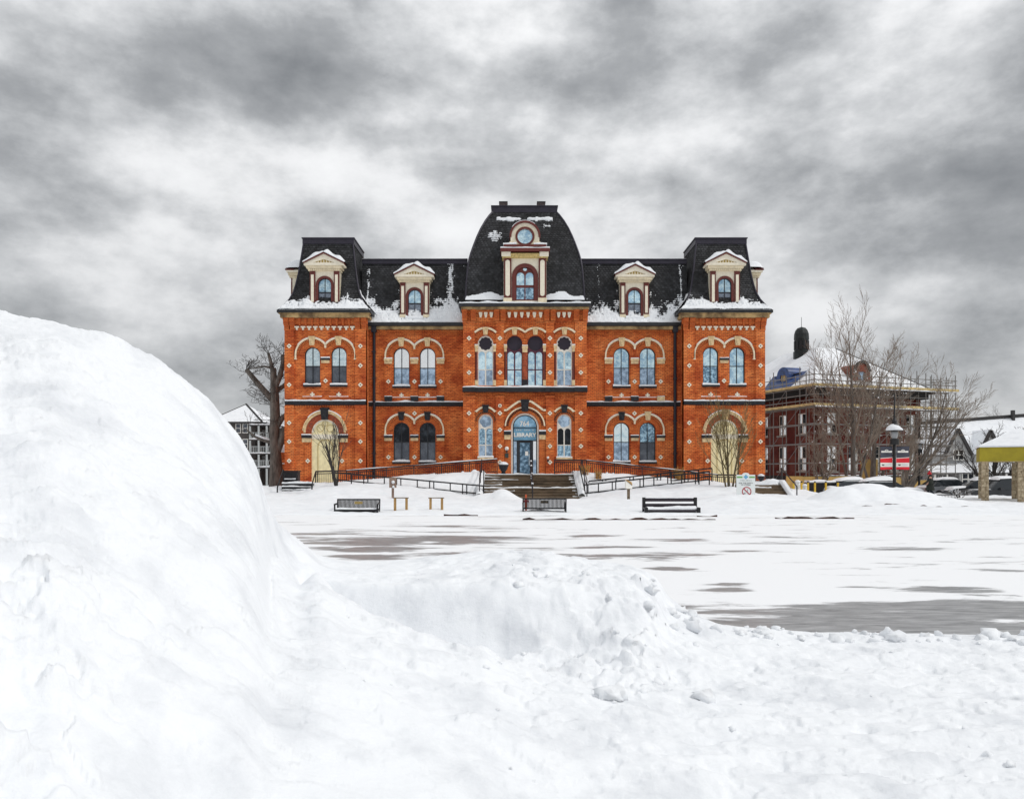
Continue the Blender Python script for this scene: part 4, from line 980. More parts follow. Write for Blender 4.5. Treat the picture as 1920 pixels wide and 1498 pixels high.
    for s, m in ((-1, 'glass_low'), (1, 'glass_white')):
        x0, x1 = sorted((cx + s * (S(13.5, Y) + .07), cx + s * (ih - .06))); mb = MB(); mb.box(x0, x1, yw - .01, yw + .02, zd if s < 0 else BZ(862, Y), BZ(827, Y)); mb.build('side_light', m, ent)
        if s > 0: mb = MB(); mb.box(x0, x1, yw - .01, yw + .02, zd, BZ(862.2, Y)); mb.build('side_light', 'glass_low', ent)
    mb = MB(); mb.band(cx, zsd, dh + .02, S(31, Y), 0, math.pi, Y - .05, Y + .05, 26); mb.build('arch_ring', 'brick_trim', lib)
    mb = MB()
    for i in range(31):
        t = .06 + (math.pi - .12) * (i + .5) / 31; q = Vector((math.cos(t), 0, math.sin(t))); p = Vector((cx, Y - .05, zsd)); mb.beam(p + q * S(31.5, Y), p + q * S(34.5, Y), .06, .05, up=(-math.sin(t), 0, math.cos(t)))
    mb.build('arch_bricks', 'stone_black', lib, kind='stuff')
    mb = MB(); mb.band(cx, zsd, S(35.5, Y), S(38, Y), 0.05, math.pi - .05, Y - .14, Y + .05, 30); mb.build('hood_mould', 'trim_cream', lib)
    mb = MB()
    for s in (-1, 1):                                # ogee hood above the arch
        pts = [(5, 752), (12, 753.5), (20, 758.5), (28, 764.5), (34, 769), (39, 769.5)]
        for (a, pa), (b, pb) in zip(pts, pts[1:]): mb.beam((cx + s * S(a, Y), Y - .08, BZ(pa, Y)), (cx + s * S(b, Y), Y - .08, BZ(pb, Y)), .2, .13, up=(0, 0, 1))
    mb.build('hood_mould', 'trim_cream', lib); put(KEY_BIG, 'keystone', cx, Y - .08, BZ(772, Y))
    for s in (-1, 1):
        x0, x1 = sorted((cx + s * S(26.8, Y), cx + s * S(38.5, Y))); impost(x0, x1, Y, BZ(809, Y), BZ(824, Y), black=True)
        mb = MB(); mb.box(x0, x1, Y - .07, Y + .03, -.3, BZ(824.3, Y)); mb.build('door_pier', 'brick_trim', lib)
    for px, py, r in ((950, 841, .12), (1027, 858, .08)):
        mb = MB(); mb.lathe([(.01, -.16), (r, -.14), (r * 1.15, -.1), (r, .0)], (D(px - 984), Y - .02, BZ(py, Y)), 14, 'y'); l = mb.build('wall_lamp', 'letter_white', lib, smooth=True)
        mb = MB(); mb.box(D(px - 984) - .05, D(px - 984) + .05, Y - .2, Y - .14, BZ(py + 8, Y), BZ(py + 4, Y)); mb.build('bracket', 'frame_dark', l)
    mb = MB(); mb.box(D(-34) - .11, D(-34) + .11, Y - .12, Y - .071, BZ(858, Y), BZ(850, Y)); mb.build('plaque', 'plaque_green', lib)
centre()

# ---- roofs
def tile_face(mb, A, e, i, width, prof, course=.15, tw=.22, ends=(0, 0)):
    """courses of slates on one slope; prof: (inset, height) from the eave up"""
    A = Vector((A[0], A[1], 0)); e = Vector((e[0], e[1], 0)); i = Vector((i[0], i[1], 0))
    L = [0.0]
    for a, b in zip(prof, prof[1:]): L.append(L[-1] + math.hypot(b[0] - a[0], b[1] - a[1]))
    ins = lambda s: float(np.interp(s, L, [p[0] for p in prof])); zz = lambda s: float(np.interp(s, L, [p[1] for p in prof]))
    n = max(1, int(L[-1] / course)); rng = random.Random(int(abs(A.x * 100) + width * 10))
    for j in range(n):
        s0, s1 = L[-1] * j / n, L[-1] * (j + 1) / n; sm = (s0 + s1) / 2; d = .01
        ti, tz = ins(min(L[-1], sm + d)) - ins(sm - d if sm > d else 0), zz(min(L[-1], sm + d)) - zz(max(0, sm - d))
        l = math.hypot(ti, tz) or 1; nrm = (-i * (tz / l) + Vector((0, 0, ti / l)))
        a0, a1 = ins(s0), ins(s1); f0, f1 = a0 * ends[0], a0 * ends[1]; g0, g1 = a1 * ends[0], a1 * ends[1]
        k = max(1, int(round((width - f0 - f1) / tw))); off = .5 * (j % 2)
        us = [0.0] + [u for u in ((q + off) / k for q in range(0 if off else 1, k + 1)) if 0.001 < u < .999] + [1.0]
        for u0, u1 in zip(us, us[1:]):
            jx = rng.uniform(0, .012); pr = .03 + rng.uniform(0, .014)
            def pt(u, s_, fa, fb, out): return A + e * (fa + (width - fa - fb) * u) + i * ins(s_) + Vector((0, 0, zz(s_))) + nrm * out
            b0, b1 = pt(u0 + .004, s0 - jx if s0 > .05 else s0, f0, f1, pr), pt(u1 - .004, s0 - jx if s0 > .05 else s0, f0, f1, pr)
            t0, t1 = pt(u0 + .004, s1, g0, g1, .008), pt(u1 - .004, s1, g0, g1, .008)
            mb.add([b0, b1, t1, t0, b0 - nrm * pr, b1 - nrm * pr], [(0, 1, 2, 3), (4, 5, 1, 0)])
    return L, ins, zz
def core_face(mb, A, e, i, width, prof, ends):
    A = Vector((A[0], A[1], 0)); e = Vector((e[0], e[1], 0)); i = Vector((i[0], i[1], 0)); o = len(mb.v)
    for a, z in prof:
        for u in (0, 1): mb.v.append(tuple(A + e * (a * ends[0] + (width - a * (ends[0] + ends[1])) * u) + i * a + Vector((0, 0, z - .002))))
    for k in range(len(prof) - 1): mb.f.append((o + 2 * k, o + 2 * k + 1, o + 2 * k + 3, o + 2 * k + 2)); mb.mi.append(mb.cur)
def roof_snow(mb, A, e, i, width, prof, ends, mask, res=.04, thick=.16):
    """snow lying on a slope where mask(u metres, s metres up the slope) is above zero"""
    A = np.array([A[0], A[1], 0.]); e = np.array([e[0], e[1], 0.]); i = np.array([i[0], i[1], 0.])
    L = np.concatenate([[0], np.cumsum([math.hypot(b[0] - a[0], b[1] - a[1]) for a, b in zip(prof, prof[1:])])])
    ns = int(L[-1] / res) + 1; nu = int(width / res) + 1
    s = np.linspace(0, L[-1], ns); u = np.linspace(0, 1, nu); U, Sg = np.meshgrid(u, s, indexing='ij')
    ins = np.interp(Sg, L, [p[0] for p in prof]); z = np.interp(Sg, L, [p[1] for p in prof])
    x = ins * ends[0] + (width - ins * (ends[0] + ends[1])) * U
    di = np.gradient(ins, axis=1); dz = np.gradient(z, axis=1); l = np.hypot(di, dz) + 1e-9
    m = mask(x, Sg)
    out = np.where(m > 0, .05 + thick * np.clip(m, 0, 1), 0.0)
    P = A + e * x[..., None] + i * (ins - dz / l * out)[..., None] + np.array([0, 0, 1.]) * (z + di / l * out)[..., None]
    keep = (m[:-1, :-1] > 0) | (m[1:, :-1] > 0) | (m[1:, 1:] > 0) | (m[:-1, 1:] > 0)
    idx = -np.ones(m.shape, int); need = np.zeros(m.shape, bool)
    for a, b in ((0, 0), (1, 0), (1, 1), (0, 1)): need[a:nu - 1 + a, b:ns - 1 + b] |= keep
    idx[need] = np.arange(need.sum()) + len(mb.v); mb.v.extend(map(tuple, P[need]))
    for a, b in zip(*np.nonzero(keep)): mb.f.append((idx[a, b], idx[a + 1, b], idx[a + 1, b + 1], idx[a, b + 1])); mb.mi.append(mb.cur)
def hip_roof(name, x0, x1, y0, y1, prof, masks, cap=None, course=.15, tw=.22, cap_h=.32):
    faces = [((x0, y0), (1, 0), (0, 1), x1 - x0), ((x1, y0), (0, 1), (-1, 0), y1 - y0), ((x1, y1), (-1, 0), (0, -1), x1 - x0), ((x0, y1), (0, -1), (1, 0), y1 - y0)]
    mb = MB()
    for A, e, i, w in faces: core_face(mb, A, e, i, w, prof, (1, 1))
    a, zt = prof[-1]; mb.add([(x0 + a, y0 + a, zt - .01), (x1 - a, y0 + a, zt - .01), (x1 - a, y1 - a, zt - .01), (x0 + a, y1 - a, zt - .01)], [(0, 1, 2, 3)])
    roof = mb.build(name, 'slate', lib)
    mb = MB()
    for A, e, i, w in faces: tile_face(mb, A, e, i, w, prof, course, tw, (1, 1))
    mb.build('slates', 'slate', roof, kind='stuff')
    mb = MB()
    for (A, e, i, w), m in zip(faces, masks):
        if m: roof_snow(mb, A, e, i, w, prof, (1, 1), m)
    if mb.v: mb.build('roof_snow', 'snow', roof, smooth=True)
    # hip rolls and the metal band round the flat
    for cx_, cy_, sx, sy in ((x0, y0, 1, 1), (x1, y0, -1, 1)):
        mb = MB(); mb.tube([(cx_ + sx * p[0], cy_ + sy * p[0] - .02, p[1] + .02) for p in prof], .06, 6); mb.build('hip_roll', 'roof_metal', roof)
    mb = MB(); q = .07; mb.plate(rect(0, 0.001, 0, .001), [], 0, .001) if False else None
    X0, X1, Y0, Y1 = x0 + a - q, x1 - a + q, y0 + a - q, y1 - a + q
    mb.box(X0, X1, Y0, Y0 + .2, zt - .04, zt + cap_h); mb.box(X0, X0 + .2, Y0 + .202, Y1, zt - .04, zt + cap_h); mb.box(X1 - .2, X1, Y0 + .202, Y1, zt - .04, zt + cap_h); mb.box(X0 + .202, X1 - .202, Y1 - .2, Y1, zt - .04, zt + cap_h)
    mb.box(X0 - .05, X1 + .05, Y0 - .05, Y0 + .22, zt + cap_h + .002, zt + cap_h + .07); mb.box(X0 - .05, X0 + .22, Y0 + .222, Y1, zt + cap_h + .002, zt + cap_h + .07); mb.box(X1 - .22, X1 + .05, Y0 + .222, Y1, zt + cap_h + .002, zt + cap_h + .07)
    c = mb.build('roof_band', 'roof_metal', roof)
    return roof
def patchy(level, amp, seed, sx=1.0, sy=1.0):
    return lambda x, s: level - s + amp * fbm(x * 1.1 * sx + seed, s * 2.0 * sy, 4, seed, .6)
for sg in (-1, 1):
    Y = YP; x0, x1 = sorted((BX(sg * 289, Y), BX(sg * 459, Y)))
    pr = [(S(a), BZ(py, Y - .5 + S(a))) for a, py in ((0, 583), (8, 575), (17, 562), (23, 549), (27, 532), (31, 510), (35, 480), (38, 457))]
    def fm(x, s, sg=sg):
        w = x1 - x0; base = 1.0 - s + .28 * fbm(x * .9 + sg * 3, s * 1.5, 4, 7, .6)
        dorm = .42 * np.exp(-((np.abs(x - w / 2) - 1.25) / .3) ** 2)
        edge = np.where((x - w / 2) * sg < -1.4, .35, 0.0)
        strip = .25 * (fbm(x * 5, s * 6.0, 3, 19, .6) - .2)
        return np.clip((base + dorm + edge + strip - .18) * 1.4, -1, 1)
    side = lambda x, s: np.clip(1.3 - s * .8 + .3 * fbm(x * 1.2, s * 2, 3, 33), -1, 1)
    hip_roof('pavilion_roof', x0, x1, Y - .5, Y + 5.6, pr, [fm, side if sg < 0 else None, None, side if sg > 0 else None])
for sg in (-1, 1):
    Y = YW; x0, x1 = sorted((BX(sg * 108, Y), BX(sg * 308, Y)))
    pr = [(S(a), BZ(py, Y - .35 + S(a))) for a, py in ((0, 606), (7, 598), (14, 584), (19, 562), (24, 530), (28, 505), (30.5, 495))]
    mb = MB(); core_face(mb, (x0, Y - .35), (1, 0), (0, 1), x1 - x0, pr, (0, 0)); a, zt = pr[-1]
    mb.add([(x0, Y - .35 + a, zt), (x1, Y - .35 + a, zt), (x1, Y + 14, zt + .4), (x0, Y + 14, zt + .4)], [(0, 1, 2, 3)])
    roof = mb.build('wing_roof', 'slate', lib)
    mb = MB(); tile_face(mb, (x0, Y - .35), (1, 0), (0, 1), x1 - x0, pr); mb.build('slates', 'slate', roof, kind='stuff')
    def wm(x, s, sg=sg):
        w = x1 - x0; xc = BX(sg * 206, Y) - x0; q = (x if sg > 0 else w - x)              # q = 0 beside the dome
        lv = .95 + .35 * np.exp(-((np.abs(x - xc) - 1.3) / .45) ** 2) + 1.0 * np.exp(-((q - w + .6) / .6) ** 2) + (1.0 if sg < 0 else .25) * np.exp(-((q - 1.2) / .7) ** 2)
        lines = .42 * (np.abs((((s + .05 * perlin(x * 3, s * 3, 57)) / .15) % 1) - .5) * 2 - .55)
        d = (lv - s) * .75 + .55 * fbm(x * 1.6 + sg * 4, s * 1.5, 4, 47, .65) + lines * sstep(0.1, .8, s) + .25 * fbm(x * 7, s * 3, 3, 49, .6)
        high = (.9 if sg < 0 else .55) * np.exp(-((q - 1.15) / (.28 if sg < 0 else .10)) ** 2) + .5 * np.exp(-((np.abs(x - xc) - 1.15) / .12) ** 2) * (s < 2.6) + .8 * np.exp(-((q - w + .45) / .10) ** 2)
        d2 = high - .75 + .5 * fbm(x * 6 + 2, s * 2.2, 3, 53, .6) + lines * .9
        return np.clip(np.maximum(d, d2), -1, 1)
    mb = MB(); roof_snow(mb, (x0, Y - .35), (1, 0), (0, 1), x1 - x0, pr, (0, 0), wm, res=.032, thick=.07); mb.build('roof_snow', 'snow', roof, smooth=True)
    mb = MB(); yb = Y - .35 + a; mb.box(x0, x1, yb - .1, yb + .1, zt - .02, zt + .26); mb.box(x0, x1, yb - .15, yb + .12, zt + .262, zt + .32); c = mb.build('roof_band', 'roof_metal', roof)
    mb = MB(); snow_strip(mb, x0, x1, yb - .12, yb + .3, zt + .322, .035, seed=sg); mb.build('snow_cap', 'snow', c, smooth=True)
# the domed roof of the centre
def dome():
    Y = YC + .05; hwp = [(563, 111.5), (540, 110.5), (515, 108.5), (500, 106.8), (487, 104.5), (475, 101), (460, 95.5), (445, 89.5), (430, 82.5), (415, 73.5), (405, 66), (398, 59.5)]
    base = S(111.5, Y); pr = []
    for py, p in hwp:
        inset = 0.0
        for _ in range(6): inset = base - p * (Y + inset) / F
        pr.append((inset, BZ(py, Y + inset)))
    w = 2 * base
    def m(x, s):
        d = .30 - s + .12 * fbm(x * .8, s, 3, 61) + .2 * np.exp(-((np.abs(x - w / 2) - 2.4) / .7) ** 2)
        top = .55 - np.abs(s - 6.05) * 4 + .5 * fbm(x * 1.5, s * 2, 3, 63) - 1.2 * np.exp(-((x - w / 2) / .22) ** 2) - .0
        top = np.where(np.abs(x - w / 2) < 1.9, top, -1)
        lines = np.abs(((s / .15) % 1) - .5) * 2 - .62
        pt = .9 * np.exp(-((x - w / 2 + 2.0) / .42) ** 2 - ((s - 4.6) / .42) ** 2) + .5 * np.exp(-((x - w / 2 - 1.5) / .3) ** 2 - ((s - 5.4) / .3) ** 2)
        d2 = np.where(pt > .25, pt - .5 + lines * 1.2 + .8 * fbm(x * 4, s * 5, 3, 67), -1)
        return np.clip(np.maximum(np.maximum(d, top * .7), d2 * .5), -1, 1)
    r = hip_roof('domed_roof', XC - base, XC + base, Y, Y + 2 * base, pr, [m, None, None, None], cap_h=.36)
    a, zt = pr[-1]
    for px in (944.5, 1015.5):
        x = BX(px - 984, Y + a + .4); mb = MB(); mb.box(x - .27, x + .27, Y + a + .3, Y + a + .85, zt + .3, zt + .78); c = mb.build('chimney', 'chimney_brick', r)
        mb = MB(); mb.box(x - .3, x + .3, Y + a + .27, Y + a + .88, zt + .782, zt + .84); mb.build('chimney_cap', 'gutter', c)
dome()

# ---- dormers (built once facing the street, then copied)
def make_dormer():
    s = 1 / 28.0; mb = MB(); pz = lambda py: (576 - py) * s              # local: z = 0 at the base blocks
    win = arch(0, 16.6 * s, pz(574), pz(534.5), 16)
    mb.plate([(-28 * s, 0), (28 * s, 0), (28 * s, pz(509)), (-28 * s, pz(509))], [win], 0, .25)
    for x in (-28 * s, 28 * s): mb.add([(x, 0, 0), (x, 2.4, 0), (x, 2.4, pz(509)), (x, 0, pz(509))], [(0, 1, 2, 3)])
    d = mb.build('dormer', 'cream_light', lib, local=True); WP[d.name] = (0, 0, 0)
    for q in (-1, 1):
        mb = MB(); mb.box(q * 22.5 * s - 5 * s, q * 22.5 * s + 5 * s, -.10, .02, pz(570), pz(509.2)); p = mb.build('pilaster', 'maroon', d, local=True)
        mb = MB(); mb.box(q * 22.5 * s - 2.6 * s, q * 22.5 * s + 2.6 * s, -.14, -.101, pz(567), pz(516)); mb.build('pilaster_panel', 'cream_light', d, local=True)
        mb = MB(); mb.box(q * 22.5 * s - 5.6 * s, q * 22.5 * s + 5.6 * s, -.15, .02, 0, pz(570.1)); mb.build('base_block', 'cream', d, local=True)
    mb = MB(); mb.band(0, pz(534.5), 12.2 * s, 16.6 * s, 0, math.pi, -.06, .2, 18)
    for q in (-1, 1): mb.box(q * 14.4 * s - 2.2 * s, q * 14.4 * s + 2.2 * s, -.06, .2, pz(574), pz(534.6))
    fr = mb.build('window', 'maroon', d, local=True)
    mb = MB(); t = .035; mb.band(0, pz(534.5), 11.3 * s, 12.3 * s, 0, math.pi, .02, .2, 18); mb.box(-t / 2, t / 2, .03, .12, pz(573), pz(522.5)); mb.box(-12 * s, 12 * s, .025, .12, pz(549.5), pz(547.5))
    for q in (-1, 1): mb.box(q * 11.8 * s - t / 2, q * 11.8 * s + t / 2, .02, .12, pz(573), pz(534.4))
    mb.build('glazing_bar', 'frame_dark', fr, local=True)
    for h, m in ((arch(0, 11.9 * s, pz(548.5), pz(534.5), 14), 'glass_sky'), (rect(-11.9 * s, 11.9 * s, pz(573), pz(548.5)), 'glass_grey2')):
        mb = MB(); tris = tessellate_polygon([[Vector((p[0], p[1], 0)) for p in h]]); mb.add([(p[0], .1, p[1]) for p in h], [tuple(q) for q in tris]); mb.build('pane', m, fr, local=True)
    mb = MB(); mb.box(-30 * s, 30 * s, -.16, 1.6, pz(509), pz(505)); mb.box(-33 * s, 33 * s, -.25, 1.6, pz(504.9), pz(500))
    n = 15
    for k in range(n):
        x = -29 * s + 58 * s * (k + .5) / n; mb.box(x - .045, x + .045, -.21, -.161, pz(508.5), pz(505.2))
    mb.build('entablature', 'cream', d, local=True)
    mb = MB(); w, zb, za = 37 * s, pz(499.8), pz(478.5)
    mb.plate([(-w, zb), (w, zb), (w, zb + .12), (0, za), (-w, zb + .12)], [[(-w * .56, zb + .17), (w * .56, zb + .17), (0, za - .36)]], -.34, 1.9); mb.build('pediment', 'cream_light', d, local=True)
    mb = MB(); mb.add([(-w * .57, -.24, zb + .165), (w * .57, -.24, zb + .165), (0, -.24, za - .35)], [(0, 1, 2)]); ty = mb.build('tympanum', 'ochre', d, local=True)
    mb = MB()
    for k in range(7):
        x = -w * .42 + w * .84 * k / 6; hgt = .06 + .26 * (1 - abs(k - 3) / 3.6); mb.frustum(x - .05, x + .05, -.29, -.235, zb + .18, zb + .18 + hgt * .8, .03, 0)
    mb.build('carving', 'cream', ty, local=True)
    mb = MB()
    for q in (-1, 1): mb.beam((q * (w + .03), -.12, zb + .15), (0, -.12, za + .04), .6, .07, up=(0, 0, 1))
    mb.build('raking_cornice', 'maroon', d, local=True)
    mb = MB(); n = 24
    for side in (0,):
        o = len(mb.v)
        for k in range(n + 1):
            x = -w * 1.06 + 2.12 * w * k / n; f = 1 - abs(x) / (w * 1.06); z = zb + .19 + (za - zb - .06) * f
            th = .27 * (1 - .7 * max(0, 1 - abs(f - 1) * 9)) * (1 + .25 * math.sin(x * 7.1)) * min(1, .45 + f * 2.2)
            for y, h in ((-.38, .0), (-.36, th * .6), (-.15, th), (1.2, th * 1.2), (2.0, th)): mb.v.append((x, y, z + h))
        for k in range(n):
            for r in range(4): mb.f.append((o + 5 * k + r, o + 5 * k + r + 1, o + 5 * k + 6 + r, o + 5 * k + 5 + r)); mb.mi.append(0)
    mb.build('roof_snow', 'snow', d, local=True, smooth=True)
    mb = MB(); snow_strip(mb, -17 * s, 17 * s, -.22, .05, -.12, .26, seed=3); mb.build('snow_cap', 'snow', d, local=True, smooth=True)
    return d
dorm = make_dormer(); first = True
for d, py, Y in ((-375, 576, YP + .05), (375, 576, YP + .05), (-206, 596, YW + .0), (206, 596, YW + .0)):
    t = dorm if first else copy_tree(dorm, lib); first = False
    t.parent = lib; t.location = (BX(d, Y) - XC, Y - 54.0, BZ(py, Y))
for sg in (-1, 1):                                   # the dormers on the outer faces, seen edge on
    t = copy_tree(dorm, lib); t.location = (BX(sg * 449, YP) - XC - sg * .02, YP + 2.6 - 54.0, BZ(577, YP)); t.rotation_euler = (0, 0, sg * R(90))
def big_dormer():
    Y = YC - .32; D = lambda d: BX(d, Y); Z = lambda py: BZ(py, Y); cx = D(0)
    hw = S(24.5, Y); zs = Z(519)
    mb = MB(); mb.plate(rect(D(-40), D(40), Z(567), Z(485)), [arch(cx, hw, Z(564), zs, 20)], Y, Y + .3)
    for d in (-40, 40): mb.add([(D(d), Y, Z(567)), (D(d), Y + 2.6, Z(567)), (D(d), Y + 2.6, Z(485)), (D(d), Y, Z(485))], [(0, 1, 2, 3)])
    m = mb.build('dormer', 'cream_light', lib, label='large cream and maroon dormer with round window above, on the dome')
    for q in (-1, 1):
        mb = MB(); mb.box(D(q * 32.5) - S(7, Y), D(q * 32.5) + S(7, Y), Y - .12, Y + .02, Z(560), Z(485)); mb.build('pilaster', 'maroon', m)
        mb = MB(); x0, x1 = D(q * 32.5) - S(4.2, Y), D(q * 32.5) + S(4.2, Y); mb.box(x0, x1, Y - .17, Y - .121, Z(552), Z(493))
        r = (x1 - x0) / 2
        for zc, a0 in ((Z(493), 0), (Z(552), math.pi)): mb.band((x0 + x1) / 2, zc, 0.001, r, a0 + .01, a0 + math.pi - .01, Y - .17, Y - .121, 10)
        mb.build('pilaster_panel', 'cream_light', m)
        mb = MB(); mb.box(D(q * 32.5) - S(8, Y), D(q * 32.5) + S(8, Y), Y - .2, Y + .02, Z(568), Z(559.8)); mb.build('base_block', 'cream', m)
    mb = MB(); mb.band(cx, zs, S(17.5, Y), hw, 0, math.pi, Y - .06, Y + .25, 24)
    for q in (-1, 1): mb.box(cx + q * S(21, Y) - S(3.5, Y), cx + q * S(21, Y) + S(3.5, Y), Y - .06, Y + .25, Z(564), zs - .002)
    w = mb.build('window', 'maroon', m)
    ih = S(17.6, Y); holes = [circle(cx, Z(504.5), S(3.6, Y), 16)]
    for s in (-1, 1):
        c = cx + s * S(8.4, Y); holes.append(arch(c, S(7.2, Y), Z(534.5), Z(517.5), 12)); holes.append(rect(c - S(7.4, Y), c + S(7.4, Y), Z(561), Z(539)))
    mb = MB(); mb.plate(arch(cx, ih, Z(564), zs, 20), holes, Y + .06, Y + .14); mb.build('tracery', 'maroon', w)
    for k, h in enumerate(holes):
        mb = MB(); tris = tessellate_polygon([[Vector((p[0], p[1], 0)) for p in h]]); mb.add([(p[0], Y + .12, p[1]) for p in h], [tuple(q) for q in tris]); mb.build('pane', 'glass_stain' if k in (2, 4) else 'glass_sky', w)
    mb = MB(); mb.box(D(-43), D(43), Y - .22, Y + 2, Z(485), Z(478)); mb.box(D(-26), D(26), Y - .26, Y - .222, Z(484), Z(477))
    for k in range(14):
        x = D(-24) + (D(24) - D(-24)) * (k + .5) / 14; mb.box(x - .04, x + .04, Y - .3, Y - .262, Z(482), Z(478.5))
    mb.build('entablature', 'ochre_pale', m)
    mb = MB()
    for s in (-1, 1): mb.box(min(D(s * 27), D(s * 44)), max(D(s * 27), D(s * 44)), Y - .3, Y - .222, Z(483), Z(474.5))
    mb.build('console', 'cream_light', m)
    mb = MB(); mb.box(D(-46), D(46), Y - .4, Y + 2.1, Z(474.2), Z(468.5)); mb.box(D(-40), D(40), Y - .25, Y + 2.1, Z(464.5), Z(460.5)); c = mb.build('cornice', 'maroon', m)
    mb = MB(); snow_strip(mb, D(-46), D(46), Y - .38, Y + 1.6, Z(468.5) + .002, .14, seed=2); snow_strip(mb, D(-41), D(-16), Y - .24, Y + 1.6, Z(460.5) + .002, .22, seed=5); snow_strip(mb, D(16), D(41), Y - .24, Y + 1.6, Z(460.5) + .002, .22, seed=6); mb.build('snow_cap', 'snow', c, smooth=True)
    zc = Z(441.5); o = Y + .25                        # round window
    mb = MB(); mb.plate([(D(-27), Z(460.4)), (D(27), Z(460.4)), (D(27), zc), ] + [(cx + S(27, Y) * math.cos(math.pi * i / 20), zc + S(27, Y) * math.sin(math.pi * i / 20)) for i in range(1, 20)] + [(D(-27), zc)], [circle(cx, zc, S(14, Y), 32)], o, o + 2.2)
    rw = mb.build('oculus_dormer', 'cream_light', m)
    mb = MB(); mb.band(cx, zc, S(25.5, Y), S(29, Y), -.05, math.pi + .05, o - .14, o + 2, 30); mb.band(cx, zc, S(14, Y), S(18, Y), 0, 6.2831, o - .06, o + .1, 36); mb.build('oculus_frame', 'maroon', rw)
    mb = MB(); mb.lathe([(S(14.2, Y), 0), (S(14.2, Y), .02)], (cx, o + .06, zc), 32, 'y'); mb.build('pane', 'glass_sky', rw)
    mb = MB(); mb.band(cx, zc, S(18.2, Y), S(19.4, Y), 0, 6.2831, o - .04, o + .02, 36)
    for s in (-1, 1): mb.box(D(s * 25) - .14, D(s * 25) + .14, o - .12, o, Z(461), Z(452))
    mb.build('moulding', 'cream', rw)
    mb = MB(); mb.band(cx, zc, S(29.1, Y), S(30.3, Y), .9, 2.5, o - .1, o + 1.6, 20); mb.build('snow_cap', 'snow', rw)
big_dormer()
# the body of the house behind the roofs
mb = MB(); mb.box(BX(-440, YP), BX(440, YP), 57.0, 68.0, -.2, BZ(500, YW) - .5); mb.build('rear_block', 'brick', lib)
mat('black_stone', (0.015, 0.016, 0.022), 0.6, var=0.3, vscale=8)
mat('plaque_gold', (0.35, 0.25, 0.08), 0.5)
mat('orange_paint', (0.75, 0.14, 0.05), 0.5); mat('red_paint', (0.55, 0.02, 0.03), 0.5)
mat('timber', (0.42, 0.25, 0.09), 0.8, var=0.35, vscale=6, bump=0.3, bscale=20, stretch=(3, 3, .6)); mat('timber_grey', (0.20, 0.15, 0.10), 0.85, var=0.4, vscale=8)
mat('edge_board', (0.055, 0.022, 0.014), 0.8, var=0.6, vscale=3, bump=0.3)
mat('sign_wood', (0.26, 0.18, 0.14), 0.85, var=0.3, vscale=6)
mat('sign_white', (0.80, 0.84, 0.83), 0.5); mat('sign_green', (0.16, 0.42, 0.12), 0.5); mat('sign_blue2', (0.16, 0.42, 0.66), 0.5); mat('sign_red', (0.42, 0.01, 0.03), 0.5); mat('letter_grey', (0.45, 0.48, 0.48), 0.5)

# ================================================================== IN FRONT OF THE LIBRARY
def local(t): WP[t.name] = (0, 0, 0); return t
def slat_mesh(key, m, w, d, h):
    k = ('slat', key)
    if k not in UNIT:
        mb = MB(); mb.box(-w / 2, w / 2, -d / 2, d / 2, 0, h); me = bpy.data.meshes.new(key); me.from_pydata(mb.v, [], mb.f); me.materials.append(MATS[m]); UNIT[k] = me
    return UNIT[k]
# ---- main steps
st = thing('entrance_stairs', 'broad brown stone steps leading up to the library entrance', 'stairs', (1.08, 46.5, 0))
SX0, SX1 = -1.74, 3.90
levels = [(1.43 - .16 * k, 48.6 - .33 * k) for k in range(5)] + [(.63, 45.95), (.47, 45.62), (.31, 45.29), (.15, 44.96)]
for k, (z, y) in enumerate(levels):
    yb = 51.3 if k == 0 else levels[k - 1][1] + .02
    mb = MB(); mb.box(SX0, SX1, y, yb, z - .155, z - .05); mb.box(SX0 - .01, SX1 + .01, y - .035, yb, z - .049, z); o = mb.build('step', 'step_stone', st)
    mb = MB(); rng = random.Random(k)
    for x0, x1 in ((SX0, SX0 + rng.uniform(.8, 2.2)), (SX1 - rng.uniform(.12, .35), SX1)): snow_strip(mb, x0, x1, y + .06, yb - .03, z + .002, .05, seed=k * 3 + x0, ragged=1.2)
    if k in (0, 5): snow_strip(mb, SX0, SX1, y + .12, yb - .03, z + .001, .07, seed=k, ragged=.9)
    mb.build('snow_patch', 'snow', o, smooth=True, kind='stuff')
for s, x in ((-1, SX0), (1, SX1)):
    mb = MB(); xa, xb = sorted((x + s * .01, x + s * .33))
    prof = [(51, -.2), (51, 1.5), (48.5, 1.5), (46.9, .85), (45.9, .72), (44.8, .2), (44.8, -.2)]
    mb.add([(xa, y, z) for y, z in prof] + [(xb, y, z) for y, z in prof], [tuple(range(7)), tuple(range(7, 14))] + [(i, (i + 1) % 7, 7 + (i + 1) % 7, 7 + i) for i in range(7)])
    c = mb.build('cheek_wall', 'concrete', st)
    mb = MB(); n = 26; o = len(mb.v)
    for i in range(n + 1):
        y = 44.75 + (51 - 44.75) * i / n; z = float(np.interp(y, [44.8, 45.9, 46.9, 48.5, 51], [.2, .72, .85, 1.5, 1.5])); h = .16 + .04 * math.sin(i * 1.3)
        for dx, dz in ((-.04, -.04), (.0, .6 * h), (.16, h), (.32, .6 * h), (.37, -.04)): mb.v.append((xa + dx, y, z + dz))
    for i in range(n):
        for r in range(4): mb.f.append((o + 5 * i + r, o + 5 * i + r + 1, o + 5 * i + 6 + r, o + 5 * i + 5 + r)); mb.mi.append(0)
    mb.build('snow_cap', 'snow', c, smooth=True)
